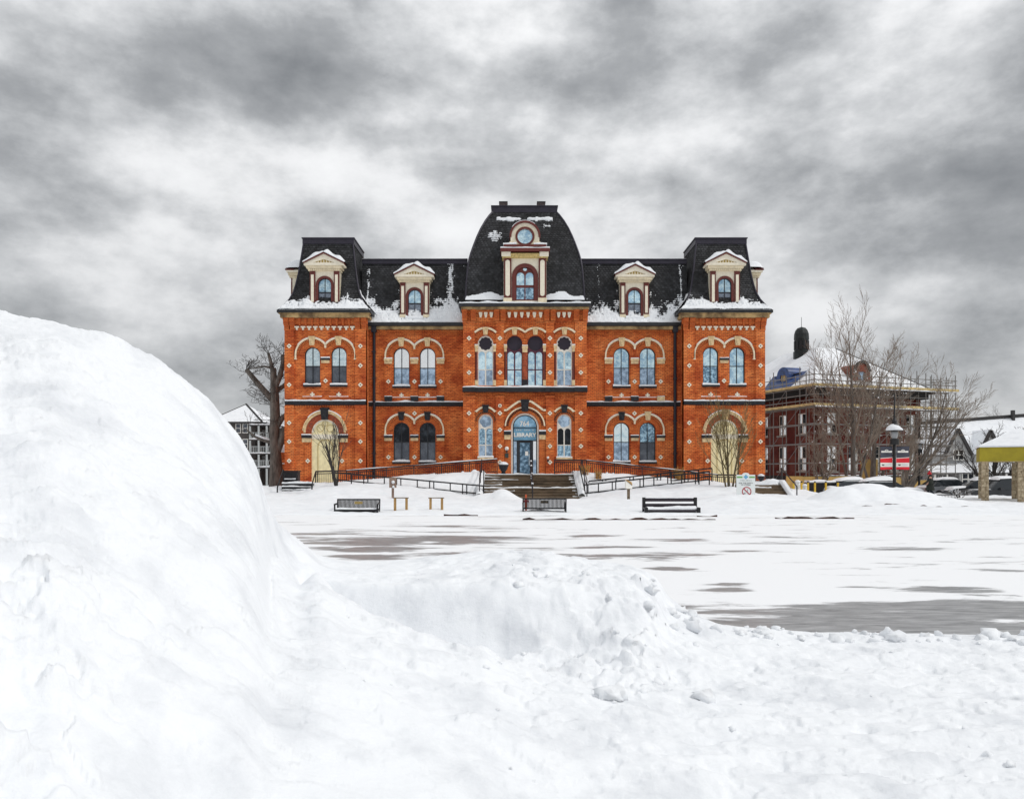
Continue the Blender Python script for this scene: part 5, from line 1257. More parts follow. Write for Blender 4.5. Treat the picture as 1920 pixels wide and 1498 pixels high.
def sloped_rail(name, label, x, pts, h=.9, post_y=(), r=.028, extra=None):
    t = thing(name, label, 'railing', (x, pts[0][0], pts[0][1]))
    for hh in (h, h * .55):
        for (ya, za), (yb, zb) in zip(pts, pts[1:]): strut('rail', (x, ya, za + hh), (x, yb, zb + hh), r, 'rail_metal', t)
    for y in post_y:
        z = float(np.interp(y, sorted(p[0] for p in pts), [p[1] for p in sorted(pts)])); strut('post', (x, y, z - .2), (x, y, z + h), r * 1.15, 'rail_metal', t)
    return t
spts = [(44.9, .0), (45.9, .63), (47.2, .75), (48.6, 1.43), (49.4, 1.43)]
t = sloped_rail('handrail', 'snow-flecked black centre handrail on the broad entrance steps', 1.2, spts, .85, (44.95, 45.6, 46.3, 47.4, 48.2, 49.2), .035)
rngh = random.Random(4)
for k in range(7):
    y = 45 + k * .6; z = float(np.interp(y, [p[0] for p in spts], [p[1] for p in spts])) + .85 * rngh.choice((1, .6)); mb = MB(); mb.lathe([(.01, -.05), (.06, -.02), (.055, .04), (.01, .07)], (1.2, y, z), 8); mb.build('snow_lump', 'snow', t, smooth=True)
sloped_rail('handrail', 'thin black handrail at the left edge of the entrance steps', -1.9, [(45.0, .35), (46.2, .8), (48.4, 1.5)], .9, (45.0, 46.3, 48.3))
sloped_rail('handrail', 'thin black handrail at the right edge of the entrance steps', 4.35, [(44.6, .2), (46.2, .8), (48.4, 1.5)], .9, (44.7, 46.2, 48.3))
# ---- ramps with railings on both sides
def picket_rail(label, pts, drop=.78, gap=.125, posts=6):
    """picket railing through (x, y, top z) points"""
    t = thing('ramp_railing', label, 'railing', (pts[0][0], pts[0][1], pts[0][2] - 1.0), group=None)
    for a, b in zip(pts, pts[1:]):
        a = Vector(a); b = Vector(b)
        strut('rail', a, b, .048, 'rail_metal', t); strut('rail', a - Vector((0, 0, .14)), b - Vector((0, 0, .14)), .03, 'rail_metal', t); strut('rail', a - Vector((0, 0, drop)), b - Vector((0, 0, drop)), .025, 'rail_metal', t)
        n = int((b - a).length / gap)
        for k in range(n + 1):
            p = a.lerp(b, k / n)
            if k % 14 == 0: strut('post', p - Vector((0, 0, drop + .35)), p + Vector((0, 0, .02)), .038, 'rail_metal', t)
            else: strut('picket', p - Vector((0, 0, drop)), p - Vector((0, 0, .14)), .017, 'rail_metal', t, 4)
    return t
def PW(px, py, Y): return tuple(W(px, py, Y))
rl = picket_rail('dark picket railing along the upper ramp left of the entrance', [PW(932, 861, 48.9), PW(650, 882.5, 48.9), PW(592, 884, 48.9)])
rr = picket_rail('dark picket railing along the upper ramp right of the entrance', [PW(1040, 862, 48.9), PW(1100, 863, 48.9), PW(1345, 890, 48.9), PW(1436, 892, 48.9)])
def snow_on(t, a, b, w, h, seed):
    mb = MB(); a = Vector(a); b = Vector(b); n = 40; o = len(mb.v)
    for k in range(n + 1):
        p = a.lerp(b, k / n); q = h * max(.05, (.5 + .9 * float(perlin(np.array([k * .11 + seed]), np.array([seed * 1.7]), 3)[0])))
        for dy, dz in ((-w, 0), (-w * .5, q), (w * .5, q), (w, 0)): mb.v.append((p.x, p.y + dy, p.z + dz))
    for k in range(n):
        for r in range(3): mb.f.append((o + 4 * k + r, o + 4 * k + r + 1, o + 4 * k + 5 + r, o + 4 * k + 4 + r)); mb.mi.append(0)
    mb.build('snow_cap', 'snow', t, smooth=True)
for t, a, b, s in ((rl, (932, 861), (650, 882.5), 2.0), (rr, (1100, 863), (1345, 890), 5.0)):
    A, B = W(*a, 48.9), W(*b, 48.9); A.z += .03; B.z += .03; snow_on(t, A, B, .05, .05, s)
    for k in range(5):                                              # snow banked against the pickets
        f0 = .12 + .17 * k; P = A.lerp(B, f0); Q = A.lerp(B, f0 + .13); P.z -= .85; Q.z -= .85; P.y -= .05; Q.y -= .05; snow_on(t, P, Q, .2, .26, s + k)
mb = MB()                                                            # concrete ramp decks behind the pickets
for s, a, b in ((-1, rl, None), (1, rr, None)): pass
for nm, pts, lab in (('ramp', [(932, 893), (650, 912)], 'snow-covered upper ramp on the left of the entrance steps'), ('ramp', [(1040, 893), (1345, 918)], 'snow-covered upper ramp on the right of the entrance steps')):
    mb = MB(); A, B = W(*pts[0], 49.0), W(*pts[1], 49.0); Y0, Y1 = 49.0, 50.6
    mb.add([(A.x, Y0, -.2), (B.x, Y0, -.2), (B.x, Y0, B.z), (A.x, Y0, A.z), (A.x, Y1, -.2), (B.x, Y1, -.2), (B.x, Y1, B.z), (A.x, Y1, A.z)], [(0, 1, 2, 3), (4, 5, 6, 7), (3, 2, 6, 7), (0, 3, 7, 4), (1, 2, 6, 5)])
    tag(mb.build(nm, 'concrete'), lab, 'ramp')
def two_rail(label, a0, a1, b0, b1, Y, n, pair):
    t = thing('ramp_railing', label, 'railing', tuple(W(a0[0], a0[1] + 40, Y)))
    A0, A1, B0, B1 = (W(*p, Y) for p in (a0, a1, b0, b1))
    strut('rail', A0, A1, .042, 'black_metal', t); strut('rail', B0, B1, .038, 'black_metal', t)
    for k in range(n + 1):
        f = k / n
        for q in ((0, .028) if (k % 2 == pair and k < n) else (0,)):
            p = A0.lerp(A1, f + q); b = B0.lerp(B1, f + q); b.z -= .32; strut('post', b, p, .036, 'black_metal', t)
    return t
t = two_rail('lower black two-bar railing left of the entrance, in front of snow slope', (906, 911), (628, 886), (906, 926), (628, 899), 45.4, 9, 1)
strut('end_post', W(907, 880, 45.3), W(907, 935, 45.3), .035, 'black_metal', t)
t = two_rail('lower black two-bar railing right of the entrance, nearer bar pair', (1096, 909), (1330, 884), (1096, 925), (1330, 899), 45.4, 9, 0)
strut('end_bar', W(1096, 909, 45.4), W(1096, 925, 45.4), .04, 'black_metal', t); strut('newel', W(1086, 872, 45.6), W(1097, 922, 45.4), .036, 'black_metal', t)
t = two_rail('lower black two-bar railing right of the entrance, farther bar pair', (1104, 902), (1335, 878), (1104, 918), (1335, 893), 46.6, 9, 1)
# ---- urn planters
def urn(px, py, Y, s, label):
    p = W(px, py, Y); t = thing('planter', label, 'planter', tuple(p))
    mb = MB(); mb.lathe([(.2 * s, 0), (.22 * s, .06 * s), (.12 * s, .14 * s), (.3 * s, .4 * s), (.36 * s, .62 * s), (.4 * s, .66 * s), (.4 * s, .72 * s), (.34 * s, .72 * s)], tuple(p), 16); mb.build('bowl', 'black_stone', t, smooth=True, sharp=40)
    mb = MB(); mb.lathe([(.36 * s, .70 * s), (.36 * s, .78 * s), (.22 * s, .9 * s), (.02, .95 * s)], tuple(p), 14); mb.build('snow_cap', 'snow', t, smooth=True)
urn(944, 889, 49.2, .85, 'dark bowl planter capped with snow beside the entrance door')
urn(1427, 905, 45.5, .55, 'squat black planter on the ledge above the right-hand side steps')
# ---- small side steps
ls = thing('side_steps', 'snow-dusted black metal steps below the left end of the library', 'stairs', tuple(W(557, 926, 46.0)))
for k, (py, Y) in enumerate(((907, 46.9), (913, 46.5), (919, 46.1), (925, 45.7))):
    a, b = W(528, py, Y), W(586, py, Y); mb = MB(); mb.box(a.x, b.x, Y, Y + .42, a.z - .17, a.z); o = mb.build('step', 'black_metal', ls)
    mb = MB(); snow_strip(mb, a.x, b.x - (.2 if k else 0), Y + .03, Y + .4, a.z + .002, (.12 if k == 0 else .07), seed=k + 2, ragged=.8); mb.build('snow_patch', 'snow', o, smooth=True)
for a, b, c in (((531, 881), (520, 914), (520, 926)), ((592, 884), (585, 908), (585, 924))):
    strut('handrail', W(*a, 47.2), W(*b, 45.7), .04, 'black_metal', ls); strut('post', W(*b, 45.7), W(*c, 45.7), .04, 'black_metal', ls); strut('post', W(*a, 47.2), W(a[0], 905, 47.2), .04, 'black_metal', ls)
mb = MB(); a, b = W(531, 903, 47.6), W(558, 882, 47.6); mb.box(a.x, b.x, 47.6, 48.2, a.z - .6, b.z - .08); bn = thing('storage_bin', 'dark slatted storage bin standing at the left corner of the library', 'bin', (a.x, 47.9, a.z - .6))
mb.build('body', 'board_purple', bn)
mb = MB(); mb.box(a.x - .04, b.x + .04, 47.55, 48.25, b.z - .078, b.z); mb.build('lid', 'black', bn)
for k in range(5):
    x = a.x + (b.x - a.x) * (k + .5) / 5; mb = MB(); mb.box(x - .06, x + .06, 47.57, 47.598, a.z - .1, b.z - .12); mb.build('slat', 'black', bn)
mb = MB(); snow_strip(mb, a.x + .1, b.x - .1, 47.5, 47.59, (a.z + b.z) / 2 - .2, .05, 3); mb.build('snow_patch', 'snow', bn)
rs = thing('side_steps', 'dark worn steps beside the safety sign, snow on their kerb', 'stairs', tuple(W(1440, 938, 43.6)))
for k in range(5):
    z = .84 - .17 * k; Y = 45.0 - .34 * k; mb = MB(); mb.box(13.95 + .02 * k, 15.75, Y, Y + .5, z - .17, z); o = mb.build('step', 'step_stone', rs)
    if k < 2: mb = MB(); snow_strip(mb, 14.0, 15.6 - k * .5, Y + .1, Y + .45, z + .002, .07, seed=k + 9, ragged=1.0); mb.build('snow_patch', 'snow', o, smooth=True)
mb = MB(); prof = [(46, -.2), (46, 1.0), (45.2, 1.0), (43.5, .15), (43.5, -.2)]
mb.add([(15.76, y, z) for y, z in prof] + [(16.05, y, z) for y, z in prof], [tuple(range(5)), tuple(range(5, 10))] + [(i, (i + 1) % 5, 5 + (i + 1) % 5, 5 + i) for i in range(5)]); c = mb.build('kerb', 'concrete', rs)
mb = MB(); o = len(mb.v)
for i in range(17):
    y = 43.4 + 2.6 * i / 16; z = float(np.interp(y, [43.5, 45.2, 46], [.15, 1.0, 1.0]))
    for dx, dz in ((-.04, -.03), (.02, .12), (.26, .14), (.34, -.03)): mb.v.append((15.76 + dx, y, z + dz))
for i in range(16):
    for r in range(3): mb.f.append((o + 4 * i + r, o + 4 * i + r + 1, o + 4 * i + 5 + r, o + 4 * i + 4 + r)); mb.mi.append(0)
mb.build('snow_cap', 'snow', c, smooth=True)
mb = MB(); snow_strip(mb, 13.9, 16.0, 45.3, 46.0, .84, .3, 8); mb.build('snow_cap', 'snow', rs, smooth=True)
strut('handrail', (16.2, 46.3, 1.85), (16.25, 43.9, .78), .035, 'rail_metal', rs); strut('post', (16.25, 43.9, -.1), (16.25, 43.9, .78), .035, 'rail_metal', rs); strut('post', (16.2, 46.3, .4), (16.2, 46.3, 1.85), .035, 'rail_metal', rs)

# ---- benches
def slat_bench(px, Y, z0, label, face, group='black slatted metal benches at the rink'):
    x = (px - CX) * Y / F; t = local(thing('bench', label, 'bench', (x, Y, z0), group, rz=0 if face > 0 else math.pi)); L = 1.64
    me = slat_mesh('slat', 'black_metal', .036, .014, .40); me2 = slat_mesh('seat_slat', 'black_metal', .036, .44, .014)
    for k in range(31):
        xx = -L / 2 + .06 + (L - .12) * k / 30
        o = bpy.data.objects.new('back_slat', me); col.objects.link(o); o.parent = t; o.location = (xx, .2, .42); o.rotation_euler = (R(-12), 0, 0)
        o = bpy.data.objects.new('seat_slat', me2); col.objects.link(o); o.parent = t; o.location = (xx, -.04, .40)
    for z, y in ((.80, .285), (.42, .2)): strut('rail', (-L / 2, y, z), (L / 2, y, z), .026, 'black_metal', t)
    strut('rail', (-L / 2, -.26, .40), (L / 2, -.26, .40), .03, 'black_metal', t)
    for s in (-1, 1):
        xx = s * L / 2
        strut('leg', (xx, -.26, 0), (xx, -.26, .62), .032, 'black_metal', t); strut('leg', (xx, .18, 0), (xx, .29, .82), .032, 'black_metal', t)
        strut('armrest', (xx, -.3, .62), (xx, .25, .64), .036, 'black_metal', t); strut('seat_bearer', (xx, -.26, .38), (xx, .2, .40), .03, 'black_metal', t)
    mb = MB(); mb.box(-.16, .16, .22, .225, .62, .72); mb.build('plaque', 'plaque_gold', t, local=True).rotation_euler = (R(0), 0, 0)
    return t
b1 = slat_bench(670, 29.9, -.27, 'black slatted metal bench beside the two wooden frames', 1)
b2 = slat_bench(1020.5, 29.8, -.22, 'black slatted metal bench in front of the entrance steps', -1)
mb = MB(); snow_strip(mb, -.78, .78, -.24, .16, .414, .07, 2, ragged=.4); mb.build('snow_cap', 'snow', b1, local=True, smooth=True)
mk = W(986.5, 940, 29.9); mt = thing('marker_stake', 'short orange marker stake behind the left end of the middle bench', 'stake', (mk.x, 30.15, 0))
mb = MB(); mb.box(mk.x - .035, mk.x + .035, 30.13, 30.17, 0, .72); mb.build('stake', 'orange_paint', mt); mb = MB(); mb.box(mk.x - .09, mk.x + .09, 30.12, 30.18, .42, .5); mb.build('band', 'red_paint', mt)
t = local(thing('bench', 'long dark plank bench, snow on its seat, right of the entrance', 'bench', ((1258 - CX) * 29.6 / F, 29.6, -.3))); L = 2.0
for z, y in ((.83, .26), (.62, .23)): mb = MB(); mb.box(-L / 2 + .06, L / 2 - .06, y - .03, y + .03, z - .07, z + .06); mb.build('back_plank', 'board_purple', t, local=True)
for y in (-.2, .0): mb = MB(); mb.box(-L / 2 + .06, L / 2 - .06, y - .085, y + .085, .40, .45); mb.build('seat_plank', 'board_purple', t, local=True)
for s in (-1, 1):
    x = s * (L / 2); mb = MB(); mb.box(x - .055, x + .055, .2, .32, 0, .92); mb.build('leg', 'black', t, local=True); mb = MB(); mb.box(x - .06, x + .06, -.33, -.2, 0, .55); mb.build('leg', 'black', t, local=True)
    mb = MB(); mb.box(x - .05, x + .05, -.2, .2, .48, .55); mb.build('armrest', 'black', t, local=True)
mb = MB(); snow_strip(mb, -L / 2 + .06, L / 2 - .06, -.24, .18, .452, .13, 5, ragged=.5); mb.build('snow_cap', 'snow', t, local=True, smooth=True)
mb = MB(); snow_strip(mb, -L / 2 + .08, L / 2 - .08, .23, .29, .892, .03, 6, ragged=1); mb.build('snow_patch', 'snow', t, local=True, smooth=True)
# ---- two wooden frames sunk in the snow
for px, lab in ((751.5, 'goalpost-shaped timber frame nearer the slatted bench'), (818, 'goalpost-shaped timber frame farther from the slatted bench')):
    Y = 30.2; x = (px - CX) * Y / F; t = local(thing('timber_frame', lab, 'frame', (x, Y, -.3), 'timber frames by the rink'))
    for s in (-1, 1): mb = MB(); mb.box(s * .225 - .045, s * .225 + .045, -.045, .045, 0, .87); mb.build('post', 'timber', t, local=True)
    mb = MB(); mb.box(-.31, .31, -.06, .06, .872, .905); mb.build('crossbar', 'timber_grey', t, local=True)
# ---- boards along the far edge of the rink
for px0, px1, py, lab in ((980, 1342, 969, 'long dark brown rink edge board in front of the plank bench'), (1455, 1602, 967, 'dark rink edge board poking from snow at the right'), (1615, 1832, 950, 'dark uneven edge board below the big snow heap'), (832, 896, 962, 'short dark edge board right of the timber frames'), (1308, 1345, 963.5, 'stub of dark board behind the end of the plank bench')):
    Y = F * (CZ - .1) / (py - HY); a, b = W(px0, py, Y), W(px1, py, Y); mb = MB(); n = max(3, int((b.x - a.x) / .22)); o = len(mb.v); rng = random.Random(px0)
    h0 = LH((a.x + b.x) / 2, Y)
    for i in range(n + 1):
        x = a.x + (b.x - a.x) * i / n; zt = max(.05, LH(x, Y) + .02) + rng.uniform(-.05, .03)
        for y, z in ((Y, -.1), (Y, zt), (Y + .12, zt), (Y + .12, -.1)): mb.v.append((x, y, z))
    for i in range(n):
        for r in range(4): mb.f.append((o + 4 * i + r, o + 4 * i + (r + 1) % 4, o + 4 * i + 4 + (r + 1) % 4, o + 4 * i + 4 + r)); mb.mi.append(0)
    mb.f += [(o, o + 1, o + 2, o + 3), tuple(o + 4 * n + r for r in range(4))]; mb.mi += [0, 0]
    tag(mb.build('edge_board', 'edge_board'), lab, 'board')
# ---- signs on posts
def info_post(px, pyt, pyb, Y, label, m, tilt):
    p = W(px, pyb, Y); zt = W(px, pyt, Y).z; t = thing('post_sign', label, 'sign', (p.x, Y, p.z)); h = zt - p.z
    mb = MB(); mb.box(p.x - .07, p.x + .05, Y - .04, Y + .04, p.z - .3, p.z + h * .45); mb.build('post', m, t)
    mb = MB(); mb.box(p.x - .19, p.x + .19, Y - .09 - tilt, Y - .05, p.z + h * .45, zt); b = mb.build('board', m, t)
    mb = MB(); mb.lathe([(.01, -.03), (.09, -.02), (.08, .03), (.01, .05)], (p.x + .02, Y - .1 - tilt, p.z + h * .75), 9, 'y'); mb.lathe([(.01, -.03), (.07, -.02), (.05, .03), (.01, .04)], (p.x + .03, Y - .1 - tilt, p.z + h * .5), 9, 'y'); mb.build('snow_patch', 'snow', b, smooth=True, kind='stuff')
    return t, p, h
info_post(737, 895, 930, 40.5, 'weathered brown board on a post, snow stuck to it, left lawn', 'sign_wood', 0.0)
Y = 40.5; p = W(1178.5, 938, Y); t = thing('post_sign', 'small box-topped post, white with snow, on the right lawn', 'sign', tuple(p))
mb = MB(); mb.box(p.x - .07, p.x + .07, Y - .05, Y + .05, p.z - .3, p.z + .62); mb.build('post', 'timber_grey', t)
mb = MB(); mb.add([(p.x - .17, Y - .2, p.z + .62), (p.x + .17, Y - .2, p.z + .62), (p.x + .17, Y + .15, p.z + .62), (p.x - .17, Y + .15, p.z + .62), (p.x - .17, Y - .12, p.z + 1.05), (p.x + .17, Y - .12, p.z + .78), (p.x + .17, Y + .15, p.z + .95), (p.x - .17, Y + .15, p.z + 1.1)], [(0, 1, 2, 3), (0, 1, 5, 4), (1, 2, 6, 5), (2, 3, 7, 6), (3, 0, 4, 7)]); mb.build('box', 'letter_white', t)
mb = MB(); mb.add([(p.x - .19, Y - .14, p.z + 1.08), (p.x + .19, Y - .14, p.z + .80), (p.x + .19, Y + .17, p.z + .97), (p.x - .19, Y + .17, p.z + 1.12)], [(0, 1, 2, 3)]); mb.build('lid', 'timber', t)
# safety sign
Y = 40.6; a, b = W(1381, 933, Y), W(1416, 890, Y); cx = (a.x + b.x) / 2; hw = (b.x - a.x) / 2
t = thing('safety_sign', 'white safety sign with green band, blue emblem and red prohibition ring', 'sign', (cx, Y, a.z))
mb = MB(); out = [(cx - hw, a.z - .5), (cx + hw, a.z - .5), (cx + hw, b.z)] + [(cx + hw * .38 * math.cos(q), b.z + .09 * math.sin(q) * 1.2) for q in [math.pi * i / 8 for i in range(9)]] + [(cx - hw, b.z)]
mb.plate(out, [], Y, Y + .04, back=True); mb.build('panel', 'sign_white', t)
zz = lambda py: W(0, py, Y).z
for s in (-1, 1): mb = MB(); mb.box(min(cx + s * hw * .36, cx + s * hw * .96), max(cx + s * hw * .36, cx + s * hw * .96), Y - .006, Y - .002, zz(896), zz(893)); mb.build('band', 'sign_green', t)
mb = MB(); r = .11; zc = zz(894)
for q in range(4):
    q0 = q * math.pi / 2; mb.add([(cx + math.cos(q0) * r * 1.25, Y - .01, zc + math.sin(q0) * r * 1.25), (cx + math.cos(q0 + .5) * r * .85, Y - .01, zc + math.sin(q0 + .5) * r * .85), (cx, Y - .01, zc), (cx + math.cos(q0 - .5) * r * .85, Y - .01, zc + math.sin(q0 - .5) * r * .85)], [(0, 1, 2, 3)])
    mb.add([(cx, Y - .008, zc), (cx + math.cos(q0 + .785 - .3) * r * .8, Y - .008, zc + math.sin(q0 + .785 - .3) * r * .8), (cx + math.cos(q0 + .785 + .3) * r * .8, Y - .008, zc + math.sin(q0 + .785 + .3) * r * .8)], [(0, 1, 2)])
mb.build('emblem', 'sign_blue2', t)
text_part('lettering', 'TRURO', .13, t, (cx, Y - .004, zz(901)), 'letter_grey', width=hw * 1.25, depth=.002)
text_part('lettering', 'FOR THE SAFETY', .09, t, (cx, Y - .004, zz(905.8)), 'black', width=hw * 1.5, depth=.002)
text_part('lettering', 'OF OTHERS', .09, t, (cx, Y - .004, zz(909)), 'black', width=hw * 1.0, depth=.002)
zc = zz(921.5); r = .25; mb = MB(); mb.band(cx + .04, zc, r - .045, r, 0, 6.2831, Y - .008, Y - .002, 32); mb.beam((cx + .04 - r * .69, Y - .007, zc + r * .69), (cx + .04 + r * .69, Y - .007, zc - r * .69), .01, .05, up=(0.7, 0, 0.7)); mb.build('prohibition_ring', 'sign_red', t)
mb = MB(); mb.beam((cx + .10, Y - .004, zc + .13), (cx + .07, Y - .004, zc - .02), .004, .02, up=(1, 0, 0)); mb.beam((cx - .12, Y - .004, zc - .10), (cx - .02, Y - .004, zc - .10), .004, .04); mb.build('pictogram', 'black', t)
mat('bark', (0.15, 0.130, 0.112), 0.9, var=0.5, vscale=5, bump=0.6, bscale=14, stretch=(1, 1, .3)); mat('bark_dark', (0.035, 0.031, 0.028), 0.9, var=0.4, vscale=5, bump=0.6, bscale=12, stretch=(1, 1, .3))
mat('twig', (0.24, 0.195, 0.155), 0.85, var=0.25, vscale=3); mat('twig_dark', (0.055, 0.046, 0.040), 0.85); mat('twig_olive', (0.17, 0.125, 0.05), 0.8, var=0.25, vscale=4); mat('bark_olive', (0.10, 0.075, 0.04), 0.85, var=0.4, vscale=6)
mat('dry_grass', (0.42, 0.22, 0.06), 0.8, var=0.3, vscale=6)
mat('brick_side', (0.15, 0.036, 0.026), 0.9, var=0.35, vscale=2, bump=0.3, bscale=12); mat('eave_dark', (0.02, 0.018, 0.018), 0.7)
mat('copper_dark', (0.018, 0.023, 0.022), 0.5, var=0.4, vscale=4, metal=0.3); mat('tarp', (0.03, 0.07, 0.22), 0.45, var=0.45, vscale=2.5, bump=0.5, bscale=4); mat('scaffold_steel', (0.19, 0.183, 0.172), 0.5, var=0.3, vscale=2); mat('plank', (0.55, 0.42, 0.19), 0.8, var=0.3, vscale=3)
mat('brick_red2', (0.24, 0.06, 0.035), 0.9, var=0.35, vscale=3)
mat('plywood', (0.60, 0.40, 0.13), 0.75, var=0.25, vscale=2, bump=0.15, bscale=10, stretch=(1, 1, .4))
mat('bollard_yellow', (0.72, 0.46, 0.03), 0.5, var=0.15, vscale=6)
mat('lamp_glass', (0.30, 0.31, 0.32), 0.15); mat('banner_slate', (0.060, 0.062, 0.085), 0.7, var=0.2, vscale=4); mat('banner_red', (0.72, 0.012, 0.025), 0.6)
mat('car_white', (0.55, 0.57, 0.58), 0.3); mat('car_silver', (0.30, 0.31, 0.33), 0.3, metal=0.4); mat('car_dark', (0.03, 0.032, 0.036), 0.3); mat('tyre', (0.012, 0.012, 0.012), 0.9); mat('rim', (0.35, 0.35, 0.36), 0.35, metal=0.8); mat('car_glass', (0.02, 0.025, 0.03), 0.05); mat('tail_red', (0.10, 0.008, 0.008), 0.3)
mat('coat_dark', (0.030, 0.036, 0.030), 0.9, var=0.3, vscale=6); mat('hat_red', (0.50, 0.02, 0.03), 0.9, var=0.2, vscale=20); mat('skin', (0.52, 0.30, 0.22), 0.6); mat('jeans', (0.02, 0.024, 0.035), 0.9); mat('bag_tan', (0.22, 0.09, 0.035), 0.8, var=0.2, vscale=10); mat('hair', (0.035, 0.022, 0.015), 0.7)
mat('siding', (0.50, 0.50, 0.49), 0.7, var=0.12, vscale=2); mat('rake_dark', (0.035, 0.033, 0.033), 0.7); mat('roof_grey', (0.10, 0.10, 0.105), 0.8)
mat('beam_yellow', (0.36, 0.29, 0.012), 0.6, var=0.15, vscale=2)
mat('house_dark', (0.085, 0.075, 0.07), 0.8, var=0.25, vscale=2)
mat('speckle', (0.70, 0.72, 0.73), 0.8, var=0.5, vscale=6)

# ================================================================== TREES
RF = .42
def grow(mbs, p, d, L, r, lv, rng, spec, tips=None):
    """one branch and everything that grows from it; mbs[level] takes the tubes"""
    nseg, wand, up, nch, ratio, ang, rfall, start = spec[lv]
    pts = [p.copy()]; rad = [r]; dirs = [d.copy()]
    for k in range(nseg):
        d = (d + Vector((rng.gauss(0, wand), rng.gauss(0, wand), rng.gauss(0, wand) + up))).normalized()
        p = p + d * (L / nseg); pts.append(p.copy()); dirs.append(d.copy()); rad.append(max(.008, r * (1 - (1 - rfall) * (k + 1) / nseg)))
    mbs[min(lv, len(mbs) - 1)].tube(pts, rad, (8, 5, 4, 3, 3)[lv], cap=False)
    if lv + 1 < len(spec):
        n = max(1, int(nch * rng.uniform(.8, 1.25)))
        for c in range(n):
            f = start + (1 - start) * (c + rng.random()) / n; q = f * nseg; i = min(int(q), nseg - 1)
            b = pts[i].lerp(pts[i + 1], q - i); dd = dirs[i + 1]
            ax = dd.orthogonal().normalized(); ax.rotate(Matrix.Rotation(rng.uniform(0, 6.283), 3, dd))
            nd = dd.copy(); nd.rotate(Matrix.Rotation(R(ang) * rng.uniform(.65, 1.3), 3, ax))
            grow(mbs, b, nd, L * ratio * rng.uniform(.7, 1.2) * (1.15 - .5 * f), max(.009, rad[i] * RF), lv + 1, rng, spec, tips)
def tree(name, label, base, stems, spec, seed, bark, twig, group=None, snow=0, cat='tree'):
    rng = random.Random(seed); t = thing(name, label, cat, tuple(base), group); mbs = [MB(), MB()]
    for (dx, dy, lean, L, r) in stems:
        d = Vector((lean[0], lean[1], 1)).normalized(); grow(mbs, Vector(base) + Vector((dx, dy, -.15)), d, L, r, 0, rng, spec)
    mbs[0].build('trunk', bark, t, smooth=True); mbs[1].build('crown', twig, t, kind=None)
    if snow:
        mb = MB(); vs = mbs[1].v
        for k in range(snow):
            q = Vector(vs[rng.randrange(len(vs) // 2)]); s = rng.uniform(.03, .07); mb.lathe([(.005, -s * .5), (s, -s * .2), (s * .8, s * .5), (.005, s * .8)], tuple(q), 5)
        mb.build('snow_lumps', 'snow', t, smooth=True, kind='stuff')
    return t
# spec per level: segments, wander, upward pull, children, length ratio, angle, end radius, first child
BIG = [(8, .014, .02, 15, .46, 42, .15, .20), (6, .06, .08, 9, .46, 30, .3, .12), (5, .08, .07, 5, .5, 28, .4, .1), (4, .10, .05, 0, .5, 26, .6, .2)]
FAN = [(8, .05, .01, 12, .46, 32, .18, .22), (6, .07, .05, 9, .48, 28, .3, .1), (5, .09, .04, 4, .5, 28, .4, .1), (4, .10, .02, 0, .5, 26, .6, .2)]
def GB(px, Y, dz=-.15): x = (px - CX) * Y / F; return (x, Y, dz)
tree('bare_tree', 'tallest bare tree, twiggy upright crown in front of the scaffolded building', GB(1600, 58), [(0, 0, (.02, 0), 11.6, .24), (.15, .1, (.26, 0), 10.5, .13), (-.15, .1, (-.22, .05), 10, .12)], BIG, 5, 'bark', 'twig', 'bare street trees', 90)
tree('bare_tree', 'bare tree with forked grey trunk behind the left banner', GB(1637, 62), [(0, 0, (.02, 0), 9.0, .27), (.1, 0, (.38, 0), 10.0, .15), (-.1, 0, (-.2, 0), 8.5, .13)], FAN, 8, 'bark', 'twig', 'bare street trees', 80)
tree('bare_tree', 'bare tree leaning right whose twigs fan over the white house', GB(1694, 60), [(0, 0, (.15, 0), 6.0, .22), (.1, 0, (.62, 0), 8.6, .16), (.15, 0, (.95, .1), 8.4, .13), (0, 0, (.35, -.1), 8.4, .14)], FAN, 14, 'bark', 'twig', 'bare street trees', 50)
tree('bare_tree', 'small pale-stemmed bare tree above the yellow hoarding, left of the tallest', GB(1541, 56), [(0, 0, (0, 0), 4.6, .13), (.05, 0, (.3, 0), 3.8, .09), (-.05, 0, (-.28, 0), 3.8, .09)], FAN, 21, 'bark', 'twig', 'bare street trees', 25)
tree('bare_tree', 'short bare tree just right of the banner lamp post', GB(1694, 54), [(0, 0, (.02, 0), 4.6, .14), (.05, 0, (.2, 0), 3.8, .08)], FAN, 33, 'bark', 'twig', 'bare street trees', 25)
tree('bare_tree', 'dark bare tree spreading behind the gazebo pillars', GB(1868, 55), [(0, 0, (-.1, 0), 4.2, .18), (.1, 0, (.5, 0), 4.6, .13), (-.1, 0, (-.6, 0), 4.2, .12), (.1, .2, (.9, .1), 4.6, .11)], FAN, 41, 'bark_dark', 'twig_dark', None, 30)
tree('bare_tree', 'distant bare tree rising beyond the white house roof', GB(1872, 120), [(0, 0, (0, 0), 9.5, .3), (0, 0, (.3, 0), 8.5, .2), (0, 0, (-.3, 0), 8.5, .2)], FAN, 51, 'bark_dark', 'twig_dark')
